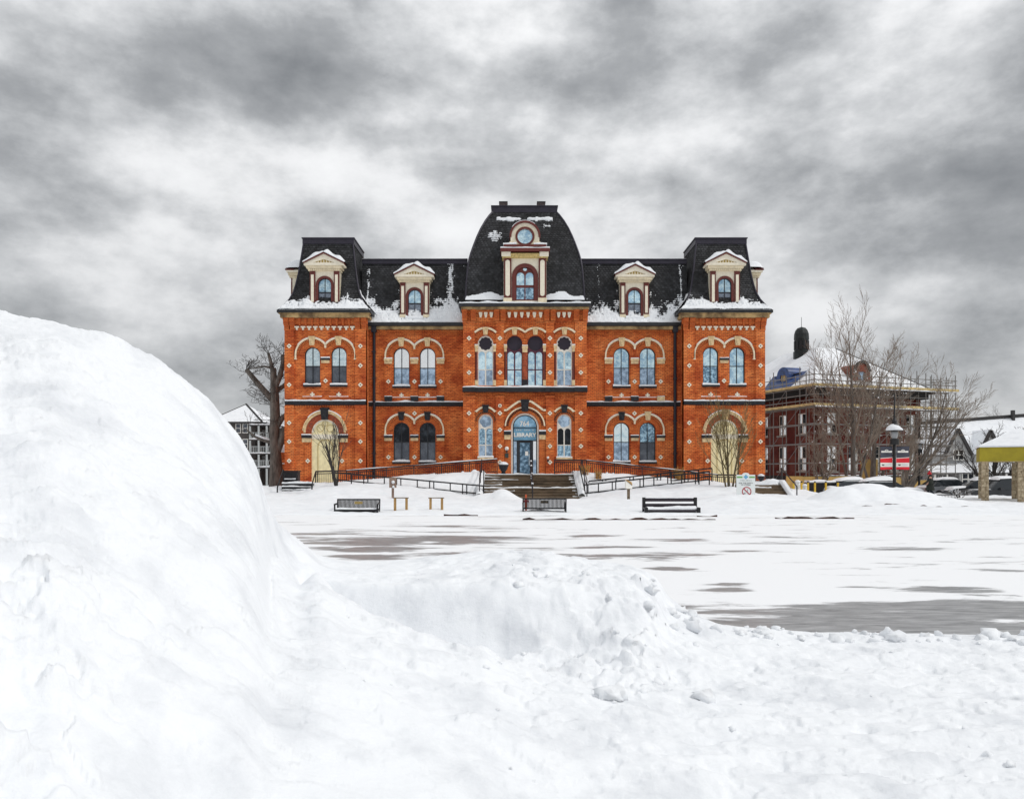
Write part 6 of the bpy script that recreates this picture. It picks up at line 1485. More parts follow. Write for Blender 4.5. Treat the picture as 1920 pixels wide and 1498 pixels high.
# the two small trees in front of the boarded doors
VASE = [(6, .05, .05, 10, .55, 26, .2, .28), (5, .06, .10, 7, .5, 22, .3, .1), (4, .08, .06, 0, .5, 20, .4, .2)]
tree('small_tree', 'slim dark-trunked bare tree before the left boarded doorway', W(632, 921, 44.3), [(0, 0, (-.03, 0), 3.0, .13), (.02, 0, (-.2, 0), 3.2, .05), (-.02, 0, (.04, 0), 3.4, .05)], [(6, .06, .03, 9, .62, 24, .2, .3), (5, .07, .10, 6, .5, 20, .3, .1), (4, .08, .06, 0, .5, 20, .4, .2)], 5, 'bark_dark', 'twig_dark')
tree('small_tree', 'many-stemmed olive-brown bare tree before the right boarded doorway', W(1368, 930, 43.6), [(0, 0, (-.05, 0), 4.4, .075), (.12, 0, (.06, 0), 4.3, .07), (-.1, 0, (-.14, 0), 4.2, .06), (.22, 0, (.13, 0), 4.0, .055), (.05, .1, (0, .1), 4.4, .06)], VASE, 9, 'bark_olive', 'twig_olive')
# the pollarded tree behind the left corner
def pollard():
    b = Vector(GB(518, 57.0)); P = lambda px, py, dy=0: W(px, py, 57.0 + dy); t = thing('pollard_tree', 'massive grey pollarded tree with sawn limbs beside the left corner of the library', 'tree', tuple(b))
    mb = MB(); rng = random.Random(2)
    mb.tube([b + Vector((0, 0, -.2)), P(518, 880), P(517, 850), P(514, 815), P(516, 780), P(515, 745), P(514, 720), P(512, 690)], [.60, .48, .40, .37, .37, .34, .27, .22], 12)
    for pts, r0, r1 in (([P(513, 752), P(500, 738), P(480, 715), P(462, 693)], .26, .17), ([P(512, 700), P(508, 680), P(503, 662)], .18, .10), ([P(516, 725), P(525, 705), P(530, 685), P(531, 665)], .24, .14), ([P(515, 735), P(530, 725, .5), P(540, 715, 1)], .2, .12), ([P(518, 800), P(528, 785), P(540, 775)], .25, .18), ([P(512, 830), P(495, 826), P(480, 820), P(462, 806)], .16, .05), ([P(512, 690), P(495, 687), P(465, 692)], .1, .04), ([P(518, 850), P(530, 820), P(533, 800)], .3, .2)):
        n = len(pts); mb.tube(pts, [r0 + (r1 - r0) * i / (n - 1) for i in range(n)], 8)
    mb.build('trunk', 'bark', t, smooth=True)
    tw = [MB(), MB()]; sp = [(5, .16, .06, 6, .5, 45, .3, .1), (4, .18, .04, 4, .5, 40, .4, .1), (4, .2, .02, 0, .5, 40, .5, .1)]
    for px, py, n, up in ((462, 693, 7, .3), (503, 664, 5, .7), (531, 668, 5, .6), (490, 726, 4, .2), (514, 715, 5, .3), (515, 760, 6, .0), (516, 785, 5, -.1), (470, 700, 4, .1), (512, 690, 5, .5), (480, 820, 4, .1), (525, 710, 4, .4), (508, 745, 4, .1), (500, 738, 3, .3)):
        for k in range(n):
            a = rng.uniform(0, 6.28); grow(tw, P(px, py), Vector((math.cos(a), .4 * math.sin(a), up + rng.uniform(-.2, .5))).normalized(), rng.uniform(.9, 2.0), .022, 0, rng, sp)
    tw[0].v += []; o = len(tw[0].v); tw[0].v += tw[1].v; tw[0].f += [tuple(i + o for i in f) for f in tw[1].f]; tw[0].mi += tw[1].mi; tw[0].build('crown', 'twig_dark', t)
    mb = MB()
    for pts in ([P(511, 828), P(495, 824), P(480, 818)], [P(522, 868), P(512, 872), P(506, 878)]): mb.tube([p + Vector((0, -.1, .12)) for p in pts], .09, 6)
    mb.build('snow_cap', 'snow', t, smooth=True)
pollard()
# ornamental grasses standing dry in the snow
for px, py, Y, h, n, lab in ((1098, 893, 47.6, .55, 60, 'wide tuft of dry orange grass by the right handrail'), (1122, 900, 47.0, .6, 45, 'narrow tuft of dry grass in the snow, right of the wide tuft'), (1273, 895, 47.8, .75, 80, 'large clump of dry orange grass against the right ramp')):
    rng = random.Random(px); b = W(px, py, Y); b.z = LH(b.x, Y); mb = MB()
    for k in range(n):
        a = rng.uniform(0, 6.28); s = rng.uniform(.1, .5); q = b + Vector((rng.gauss(0, .1), rng.gauss(0, .1), -.05)); hh = h * rng.uniform(.6, 1.2); e = Vector((math.cos(a) * s * hh, math.sin(a) * s * hh, hh)); mb.tube([q, q + e * .55 + Vector((0, 0, .08)), q + e], [.014, .012, .006], 3, cap=False)
    tag(mb.build('dry_grass', 'dry_grass'), lab, 'grass')

# ================================================================== RIGHT SIDE: SCAFFOLDED BUILDING
RZ = R(19); BC = (28.3, 71.65, 0)
br = local(thing('brick_building', 'dark red brick building with snowy hipped roof and cupola, wrapped in scaffolding', 'building', BC, rz=RZ))
BWX, BWY, EZ = 12.6, 17.0, 9.2
wins = [(x, z0, z1) for x in (1.9, 4.4, 7.0, 9.4, 11.4) for z0, z1 in ((1.7, 4.1), (5.2, 7.2))]
mb = MB(); mb.plate(rect(0, BWX, -.2, EZ), [rect(x - .6, x + .6, a, b) for x, a, b in wins], 0, .35); mb.build('front_wall', 'brick_dark', br, local=True)
mb = MB(); mb.plate(rect(-BWY, 0, -.2, EZ), [rect(-y - .6, -y + .6, a, b) for y in (2.0, 4.8, 7.6) for a, b in ((1.7, 4.1), (5.2, 7.2))], 0, .35)
mb.v = [(p[1], -p[0], p[2]) for p in mb.v]; mb.build('side_wall', 'brick_dark', br, local=True)
mb = MB(); mb.box(BWX - .05, BWX, .01, BWY, -.2, EZ); mb.box(.4, BWX - .06, BWY - .1, BWY, -.2, EZ); mb.build('rear_wall', 'brick_dark', br, local=True)
def sash(cx, z0, z1, turn):
    mb = MB(); x0, x1 = cx - .6, cx + .6; holes = [rect(x0 + .09, cx - .04, z0 + .09, (z0 + z1) / 2 - .04), rect(cx + .04, x1 - .09, z0 + .09, (z0 + z1) / 2 - .04), rect(x0 + .09, cx - .04, (z0 + z1) / 2 + .04, z1 - .09), rect(cx + .04, x1 - .09, (z0 + z1) / 2 + .04, z1 - .09)]
    mb.plate(rect(x0, x1, z0, z1), holes, .12, .2)
    def fin(mb, nm, m, par):
        if turn: mb.v = [(p[1], -p[0], p[2]) for p in mb.v]
        return mb.build(nm, m, par, local=True)
    w = fin(mb, 'window', 'white_paint', br)
    for k, h in enumerate(holes): mb = MB(); mb.add([(p[0], .16, p[1]) for p in h], [(0, 1, 2, 3)]); fin(mb, 'pane', 'glass_white' if (k + int(cx * 3)) % 3 else 'glass_dark', w)
    mb = MB(); mb.box(x0 - .1, x1 + .1, -.12, .1, z0 - .15, z0 - .004); fin(mb, 'sill', 'concrete', w)
for x, a, b in wins: sash(x, a, b, False)
for y in (2.0, 4.8, 7.6):
    for a, b in ((1.7, 4.1), (5.2, 7.2)): sash(-y, a, b, True)
mb = MB(); mb.box(-.9, BWX + .9, -.9, BWY + .9, EZ, EZ + .25); mb.box(-.5, BWX + .5, -.5, BWY + .5, EZ - .5, EZ - .002); mb.build('eaves', 'eave_dark', br, local=True)
mb = MB(); mb.box(-.12, BWX + .12, -.14, BWY, .9, 1.25); pl = mb.build('plinth_course', 'eave_dark', br, local=True)
mb = MB(); snow_strip(mb, -.1, BWX, -.13, 0, 1.252, .1, 4); mb.build('snow_cap', 'snow', pl, local=True, smooth=True)
e0, zr = EZ + .25, 14.4; xr0, xr1, yr0, yr1 = 5.2, 7.6, 6.0, 11.0
mb = MB(); mb.add([(-.95, -.95, e0), (BWX + .95, -.95, e0), (BWX + .95, BWY + .95, e0), (-.95, BWY + .95, e0), (xr0, yr0, zr), (xr1, yr0, zr), (xr1, yr1, zr), (xr0, yr1, zr)], [(0, 1, 5, 4), (1, 2, 6, 5), (2, 3, 7, 6), (3, 0, 4, 7), (4, 5, 6, 7)]); rf = mb.build('roof', 'snow', br, local=True)
mb = MB()
for c, r in (((BWX + .95, -.95, e0), (xr1, yr0, zr)),): mb = MB(); mb.tube([c, r], .07, 6); mb.build('hip_roll', 'copper_dark', rf, local=True)
mb = MB(); cc = (xr0 - .55, yr0 + 1.6, zr - 1.15); mb.lathe([(.82, -.6), (.82, .9), (.72, .95), (.72, 2.1), (.76, 2.14), (.76, 2.3), (.73, 2.75), (.62, 3.1), (.42, 3.35), (.12, 3.45), (.025, 3.5), (.02, 4.5)], cc, 12); cu = mb.build('cupola', 'copper_dark', rf, local=True)
for k in range(12): a = 2 * math.pi * (k + .5) / 12; mb = MB(); mb.box(-.13, .13, -.03, .02, 1.1, 2.0); q = mb.build('louvre', 'black', rf, local=True); q.location = (cc[0] + .72 * math.sin(a), cc[1] - .72 * math.cos(a), cc[2]); q.rotation_euler = (0, 0, a)
def gable_dormer(nm, turn, u, m_wall, m_win, lab):
    y0 = .25; z0 = EZ + .3; mb = MB(); hw = 1.0
    prof = [(u - hw, z0), (u + hw, z0), (u + hw, z0 + 1.7)] + [(u + hw * .9 * math.cos(t), z0 + 1.75 + .75 * math.sin(t)) for t in [math.pi * i / 10 for i in range(11)]] + [(u - hw, z0 + 1.7)]
    mb.plate(prof, [rect(u - .4, u + .4, z0 + .5, z0 + 1.7)], y0, y0 + 3.6)
    def fin(mb, n_, m, par):
        if turn: mb.v = [(p[1], -p[0], p[2]) for p in mb.v]
        return mb.build(n_, m, par, local=True)
    d = fin(mb, 'dormer', m_wall, br); d['label'] = lab
    mb = MB(); mb.add([(u - .4, y0 + .1, z0 + .5), (u + .4, y0 + .1, z0 + .5), (u + .4, y0 + .1, z0 + 1.7), (u - .4, y0 + .1, z0 + 1.7)], [(0, 1, 2, 3)]); fin(mb, 'pane', m_win, d)
    mb = MB(); mb.box(u - 1.9, u + 1.9, y0 + .5, y0 + 3.8, z0 + 1.65, z0 + 1.75) if turn else mb.band(u, z0 + 1.75, .75, 1.02, 0, math.pi, y0 - .1, y0 + .02, 12); fin(mb, 'trim', 'eave_dark', d)
gable_dormer('dormer', False, 5.6, 'brick_red2', 'glass_low', 'red brick dormer with curved gable'); gable_dormer('dormer', True, -5.0, 'tarp', 'plank', 'dormer wrapped in blue tarpaulin')
mb = MB(); mb.add([(-.6, 3.0, EZ + .5), (-.6, 7.2, EZ + .5), (1.1, 7.6, EZ + 2.2), (1.1, 2.4, EZ + 2.2)], [(0, 1, 2, 3)]); mb.build('tarpaulin', 'tarp', br, local=True)
# scaffolding
sc = local(thing('scaffolding', 'tubular steel scaffolding with timber platforms round the red brick building', 'scaffolding', BC, rz=RZ))
def pole(nm, a, b, r=.045): strut(nm, a, b, r, 'scaffold_steel', sc, 5)
XS = [-1.4 + 1.88 * k for k in range(10)]; YS = [-1.4 + 1.9 * k for k in range(8)]; ZL = [.6, 2.4, 4.2, 6.0, 7.6, 9.35]
rng = random.Random(7)
for row in (-1.4, -.35):
    for x in XS: pole('standard', (x, row, 0), (x, row, 11.0 + rng.uniform(-.3, .5)))
    for z in ZL + ([10.0, 10.5] if row < -1 else []): pole('ledger', (XS[0] - .2, row, z), (XS[-1] + .2, row, z))
for z in (1.5, 3.3, 5.1, 6.8, 8.2, 8.7): pole('ledger', (XS[0] - .2, -1.42, z), (XS[-1] + .2, -1.42, z), .026)
for x in XS[:-1]: pole('standard', (x + .94, -1.43, 5.0), (x + .94, -1.43, 10.7), .026)
for col_ in (-1.4, -.35):
    for y in YS[1:]: pole('standard', (col_, y, 0), (col_, y, 11.0 + rng.uniform(-.3, .4)))
    for z in ZL + ([10.0, 10.5, 8.2, 8.7] if col_ < -1 else []): pole('ledger', (col_, YS[0] - .2, z), (col_, YS[-1] + .2, z))
for x in XS:
    for z in ZL: pole('transom', (x, -1.55, z + .06), (x, -.2, z + .06), .028)
for y in YS[1:]:
    for z in ZL: pole('transom', (-1.55, y, z + .06), (-.2, y, z + .06), .028)
for i, x in enumerate(XS[:-1]):
    for j, (za, zb) in enumerate(zip(ZL, ZL[1:])):
        if (i + j) % 3 == 0: pole('brace', (x, -1.44, za), (x + 1.88, -1.44, zb), .026)
for i, y in enumerate(YS[:-1]):
    for j, (za, zb) in enumerate(zip(ZL, ZL[1:])):
        if (i + j) % 2 == 0: pole('brace', (-1.44, y, zb), (-1.44, y + 1.9, za), .026)
for y in (1.5, 3.4, 5.3):                                            # the tower that runs past the far corner
    for x in (BWX + 1.3, BWX + 2.9): pole('standard', (x, y, 0), (x, y, 11.3))
for z in [1.4 + .9 * k for k in range(11)]:
    for x in (BWX + 1.3, BWX + 2.9): pole('ledger', (x, -1.4, z), (x, 5.5, z), .028)
    for y in (-.35, 1.5, 3.4): pole('transom', (BWX + .9, y, z + .05), (BWX + 3.1, y, z + .05), .028)
for z in (7.62, 9.4):
    for k in range(4):
        y = -1.5 + .29 * k; mb = MB(); mb.box(XS[0] - .15, XS[-1] + .3, y, y + .26, z + .05, z + .11); mb.build('platform_plank', 'plank', sc, local=True)
        mb = MB(); mb.box(y, y + .26, -.3, YS[-1] + .2, z + .05, z + .11); mb.build('platform_plank', 'plank', sc, local=True)
    mb = MB(); mb.box(XS[0] - .15, XS[-1] + .3, -1.56, -1.52, z + .05, z + .27); mb.build('toe_board', 'plank', sc, local=True)
    mb = MB(); mb.box(-1.56, -1.52, -1.5, YS[-1] + .2, z + .05, z + .27); mb.build('toe_board', 'plank', sc, local=True)
    mb = MB(); snow_strip(mb, XS[0], XS[-1], -1.6, -1.5, z - .06, .07, seed=z, ragged=1.0); mb.build('snow_cap', 'snow', sc, local=True, smooth=True)
# hoarding of plywood sheets round the site
def hoarding(px0, px1, Y, z1, lab, wd=1.22, z0=-.1):
    a, b = (px0 - CX) * Y / F, (px1 - CX) * Y / F; t = thing('hoarding', lab, 'fence', (a, Y, 0)); n = max(1, int((b - a) / wd))
    for k in range(n):
        x0 = a + (b - a) * k / n; x1 = a + (b - a) * (k + 1) / n; mb = MB(); mb.box(x0 + .008, x1 - .008, Y + .01 * (k % 2), Y + .03 + .01 * (k % 2), z0, z1 - .02 * (k % 3)); mb.build('plywood_sheet', 'plywood', t)
    mb = MB(); mb.box(a, b, Y + .05, Y + .14, z1 - .3, z1 - .2); mb.build('rail', 'timber', t)
hoarding(1474, 1600, 56, 1.3, 'low yellow plywood hoarding behind the black bins'); hoarding(1614, 1646, 63, 2.65, 'tall yellow plywood enclosure behind the forked tree'); hoarding(1696, 1778, 62, .95, 'low yellow plywood hoarding behind the walking person')
hoarding(1658, 1690, 60, 1.2, 'yellow plywood sheets behind the banner lamp post')
# bins, bollards, barrels
for px0, px1, lab in ((1519, 1549, 'larger black waste bin with snow on its lid'), (1551, 1566, 'smaller black waste bin nearer the snow heap')):
    Y = 50.0; a, b = (px0 - CX) * Y / F, (px1 - CX) * Y / F; t = thing('waste_bin', lab, 'bin', ((a + b) / 2, Y, 0), 'black bins behind yellow bollards'); mb = MB(); mb.frustum(a, b, Y, Y + .9, -.05, .86, -.03, -.03); mb.build('body', 'black', t)
    mb = MB(); mb.box(a - .05, b + .05, Y - .05, Y + .95, .862, .92); l = mb.build('lid', 'gutter', t); mb = MB(); snow_strip(mb, a - .04, b + .04, Y - .05, Y + .9, .921, .14, seed=px0); mb.build('snow_cap', 'snow', l, smooth=True)
names = ['leftmost', 'second', 'third', 'fourth', 'fifth', 'rightmost']
for k, px in enumerate((1488, 1503, 1515, 1528, 1548.5, 1571)):
    Y = 49.2; x = (px - CX) * Y / F; t = thing('bollard', 'yellow steel bollard, ' + names[k] + ' of six near the black bins', 'bollard', (x, Y, 0), 'yellow bollards by the bins')
    mb = MB(); mb.tube([(x, Y, -.1), (x, Y, .92)], .06, 10); mb.build('post', 'bollard_yellow', t, smooth=True, sharp=50); mb = MB(); mb.lathe([(.065, .92), (.07, .96), (.02, 1.02)], (x, Y, 0), 10); mb.build('cap', 'black', t, smooth=True)
for px, h, lab in ((1495.5, .95, 'taller snow-plastered barrel among the bollards'), (1509, .7, 'shorter snow-plastered barrel among the bollards')):
    Y = 49.8; x = (px - CX) * Y / F; t = thing('barrel', lab, 'barrel', (x, Y, 0)); mb = MB(); mb.lathe([(.17, -.1), (.18, .1), (.17, h * .5), (.18, h * .55), (.16, h)], (x, Y, 0), 12); mb.build('body', 'speckle', t, smooth=True); mb = MB(); mb.lathe([(.18, h), (.17, h + .08), (.06, h + .14)], (x, Y, 0), 10); mb.build('snow_cap', 'snow', t, smooth=True)

# ---- lamp posts
def lamp(px, Y, ztop, label, banners, seed):
    x = (px - CX) * Y / F; t = thing('lamp_post', label, 'lamp post', (x, Y, 0)); k = 1.0; hz = ztop
    mb = MB(); mb.lathe([(.16, -.1), (.16, .5), (.1, .6), (.085, .7), (.07, hz - .5), (.05, hz - .45)], (x, Y, 0), 12); mb.build('pole', 'black', t, smooth=True, sharp=40)
    mb = MB(); mb.lathe([(.20, hz - .72), (.22, hz - .70), (.22, hz - .42), (.16, hz - .40)], (x, Y, 0), 14); mb.build('ballast_box', 'black', t, smooth=True, sharp=30)
    mb = MB(); mb.lathe([(.10, hz - .40), (.17, hz - .3), (.18, hz - .1), (.15, hz - .02)], (x, Y, 0), 14); mb.build('globe', 'lamp_glass', t, smooth=True)
    mb = MB(); mb.lathe([(.40, hz), (.41, hz + .03), (.36, hz + .10), (.26, hz + .22), (.15, hz + .36), (.12, hz + .46), (.14, hz + .52), (.07, hz + .64), (.045, hz + .8), (.035, hz + 1.3), (.03, hz + 1.9), (.005, hz + 2.0)], (x, Y, 0), 18); h = mb.build('hood', 'black', t, smooth=True, sharp=40)
    mb = MB(); n = 22; o = len(mb.v)
    for k_, (r, z, th) in enumerate(((.412, .03, .0), (.40, .075, .5), (.345, .155, .8), (.25, .265, .6), (.16, .36, .0))):
        for q in range(n):
            a = 2 * math.pi * q / n; cov = max(0, min(1, (1.0 - (math.cos(a - .15 * seed) * .5 + .5) * .75 * (k_ / 2.2)))); d = .045 * th * cov - (.02 if k_ > 1 and cov < .75 else 0)
            mb.v.append((x + (r + d * .7) * math.cos(a), Y + (r + d * .7) * math.sin(a), hz + z + d))
    for i in range(4):
        for q in range(n): mb.f.append((o + i * n + q, o + i * n + (q + 1) % n, o + (i + 1) * n + (q + 1) % n, o + (i + 1) * n + q)); mb.mi.append(0)
    mb.build('snow_cap', 'snow', h, smooth=True)
    if banners:
        for s in (-1, 1):
            x0, x1 = sorted((x + s * .10, x + s * .76)); zt, zb = W(0, 837, Y).z, W(0, 880.5, Y).z; H = zt - zb; mb = MB()
            def strip(f0, f1, g0, g1, m_):
                mb.cur = m_; n = 8; o = len(mb.v)
                for q in range(n + 1):
                    u = q / n; yy = Y - .02 + .035 * math.sin(u * 3.1 + s) ; mb.v.append((x0 + (x1 - x0) * u, yy, zb + H * (f0 + (g0 - f0) * u))); mb.v.append((x0 + (x1 - x0) * u, yy, zb + H * (f1 + (g1 - f1) * u)))
                for q in range(n): mb.f.append((o + 2 * q, o + 2 * q + 2, o + 2 * q + 3, o + 2 * q + 1)); mb.mi.append(m_)
            strip(0, .12, 0, .12, 1); strip(.12, .30, .12, .30, 2); strip(.30, .475, .30, .515, 1); strip(.475, .50, .515, .54, 2); strip(.50, 1, .54, 1, 0)
            b = mb.build('banner', ['banner_slate', 'banner_red', 'letter_white'], t, smooth=True)
            mb = MB(); xm = (x0 + x1) / 2; zl = zb + H * .77; mb.band(xm, zl, .085, .12, .1, math.pi - .1, Y - .045, Y - .035, 12); mb.box(x0 + .05, x1 - .05, Y - .045, Y - .035, zl - .04, zl + .045); mb.build('logo', 'letter_white', b)
            mb = MB(); z = zb + H * .21
            mb.box(x0 + .07, x0 + .22, Y - .045, Y - .035, z - .02, z + .02); mb.box(x0 + .12, x0 + .17, Y - .045, Y - .035, z - .045, z - .021); mb.build('small_print', 'black', b)
            mb = MB(); mb.box(x0 + .27, x1 - .08, Y - .045, Y - .035, z - .02, z + .02); mb.build('small_print', 'letter_pale', b)
            for zz_ in (zt, zb): strut('banner_arm', (x, Y, zz_), (x + s * .8, Y, zz_), .015, 'black', t)
lamp(1677, 40.5, W(0, 808, 40.5).z, 'black lamp post with snowy hood carrying two red and slate banners', True, 1)
lamp(1723.5, 60.0, W(0, 832, 60).z, 'farther black lamp post with snowy hood, without banners', False, 2)

# ---- cars half hidden by the heap
def car(px, Y, rz, paint, label, truck=False, snow=.16, dz=-.4):
    t = local(thing('parked_car', label, 'car' if not truck else 'pickup', ((px - CX) * Y / F, Y, dz), 'cars parked beyond the snow heap', rz=rz)); L = 5.3 if truck else 4.5
    side = ([(-L/2, .45), (-L/2, .95), (-.3, 1.0), (-.3, 1.0), (.9, 1.0), (L/2 - .2, .95), (L/2, .8), (L/2, .45)] if truck else [(-L/2, .4), (-L/2, .85), (-L/2 + .3, .95), (-1.2, .98), (.75, .96), (L/2 - .3, .82), (L/2, .62), (L/2, .38)])
    def loft(prof, w0, w1, zb):
        mb = MB(); n = len(prof); zs = [p[1] for p in prof]; zt = max(zs); o = 0
        for yq in (-1, -.86, .86, 1):
            for x, z in prof: 
                f = (z - zb) / max(.01, zt - zb); hw = w0 + (w1 - w0) * max(0, f); k = .04 if abs(yq) == 1 else 0; mb.v.append((x * (1 - k * .4), yq * hw, z - (k if z > zt - .1 else 0)))
        for r in range(3):
            for i in range(n): j = (i + 1) % n; mb.f.append((r * n + i, r * n + j, (r + 1) * n + j, (r + 1) * n + i)); mb.mi.append(0)
        mb.f.append(tuple(range(n))); mb.mi.append(0); mb.f.append(tuple(3 * n + i for i in range(n))); mb.mi.append(0); return mb
    loft(side, .88, .84, .4).build('body', paint, t, local=True, smooth=True, sharp=35)
    cab = [(-.25, .98), (-.2, 1.62), (-.05, 1.68), (.7, 1.66), (1.35, .98)] if truck else [(-1.85, .93), (-1.3, 1.40), (-.9, 1.46), (.2, 1.46), (.5, 1.40), (1.25, .93)]
    loft(cab, .80, .60, .93).build('cabin', 'car_glass', t, local=True, smooth=True, sharp=35)
    rp = [(-.2, 1.60), (-.05, 1.69), (.72, 1.67), (.8, 1.60)] if truck else [(-1.3, 1.39), (-.9, 1.475), (.2, 1.475), (.5, 1.39)]
    loft(rp, .62, .60, 1.39).build('roof', paint, t, local=True, smooth=True, sharp=35)
    for x in (-L/2 + .85, L/2 - .9):
        for s in (-1, 1):
            mb = MB(); mb.lathe([(.2, -.11), (.33, -.11), (.35, -.07), (.35, .07), (.33, .11), (.2, .11)], (x, s * .78, .34), 18, 'y'); w = mb.build('wheel', 'tyre', t, local=True, smooth=True, sharp=40)
            mb = MB(); mb.lathe([(.05, -.12), (.2, -.115), (.2, .115), (.05, .12)], (x, s * .78, .34), 14, 'y'); mb.build('rim', 'rim', w, local=True)
    for s in (-1, 1):
        mb = MB(); mb.box(L/2 - .06, L/2 + .01, s * .62 - .16, s * .62 + .16, .62, .76); mb.build('headlight', 'lamp_glass', t, local=True)
        mb = MB(); mb.box(-L/2 - .015, -L/2 + .05, s * .66 - .14, s * .66 + .14, .7, .86); mb.build('tail_light', 'tail_red', t, local=True)
        mb = MB(); mb.box(.75, .92, s * .9 - .1, s * .9 + .1, .95, 1.1); mb.build('mirror', paint, t, local=True)
    def quilt(nm, x0, x1, y0, y1, zf, h, sd):
        mb = MB(); n, m = 18, 8; o = 0
        for i in range(n + 1):
            for j in range(m + 1):
                u, v = i / n, j / m; x = x0 + (x1 - x0) * u; y = y0 + (y1 - y0) * v; e = min(1, 5 * min(u, 1 - u, v, 1 - v) + .05); mb.v.append((x, y, zf(x) - .03 + h * math.sqrt(e) * (1 + .25 * math.sin(x * 3 + y * 2 + sd))))
        for i in range(n):
            for j in range(m): a = i * (m + 1) + j; mb.f.append((a, a + m + 1, a + m + 2, a + 1)); mb.mi.append(0)
        mb.build(nm, 'snow', t, local=True, smooth=True)
    quilt('roof_snow', rp[0][0] - .05, rp[-1][0] + .05, -.6, .6, lambda x: float(np.interp(x, [p[0] for p in rp], [p[1] for p in rp])), snow, 1)
    quilt('bonnet_snow', .95 if not truck else 1.1, L/2 - .1, -.78, .78, lambda x: float(np.interp(x, [.75, L/2 - .3, L/2], [.96, .82, .62])), snow * .8, 2)
    if not truck: quilt('boot_snow', -L/2 + .03, -1.5, -.78, .78, lambda x: float(np.interp(x, [-L/2, -L/2 + .3, -1.2], [.85, .95, .98])), snow * .8, 3)
    else: quilt('bed_snow', -L/2 + .05, -.3, -.76, .76, lambda x: .93, snow, 3)
car(1600, 50.5, R(12), 'car_white', 'white car buried in snow, left of the lamp post', snow=.22); car(1658, 46.5, R(-4), 'car_white', 'snow-quilted car just behind the heap at the lamp post', snow=.26)
car(1778, 57.0, R(8), 'car_silver', 'silver car with thin snow, right of the walking person'); car(1888, 50.0, R(176), 'car_dark', 'dark pickup parked behind the gazebo pillars', truck=True, snow=.16, dz=-.5)
car(1838, 54.0, R(170), 'car_dark', 'dark snow-topped car just left of the gazebo pillars', snow=.2)

# ---- the person in a red hat
def skin_mesh(name, pts, edges, radii, m, parent, root=0, sub=2):
    me = bpy.data.meshes.new(name); me.from_pydata(pts, edges, []); o = bpy.data.objects.new(name, me); col.objects.link(o)
    sk = o.modifiers.new('skin', 'SKIN'); sk.use_smooth_shade = True
    for v, r in zip(me.skin_vertices[0].data, radii): v.radius = (r, r) if not hasattr(r, '__len__') else r; v.use_root = False
    me.skin_vertices[0].data[root].use_root = True
    ss = o.modifiers.new('sub', 'SUBSURF'); ss.levels = sub; ss.render_levels = sub
    bpy.context.view_layer.update(); ev = bpy.data.meshes.new_from_object(o.evaluated_get(bpy.context.evaluated_depsgraph_get())); bpy.data.objects.remove(o)
    ev.materials.clear(); ev.materials.append(MATS[m]); ev.polygons.foreach_set('use_smooth', [True] * len(ev.polygons))
    q = bpy.data.objects.new(name, ev); col.objects.link(q); q.parent = parent; return q
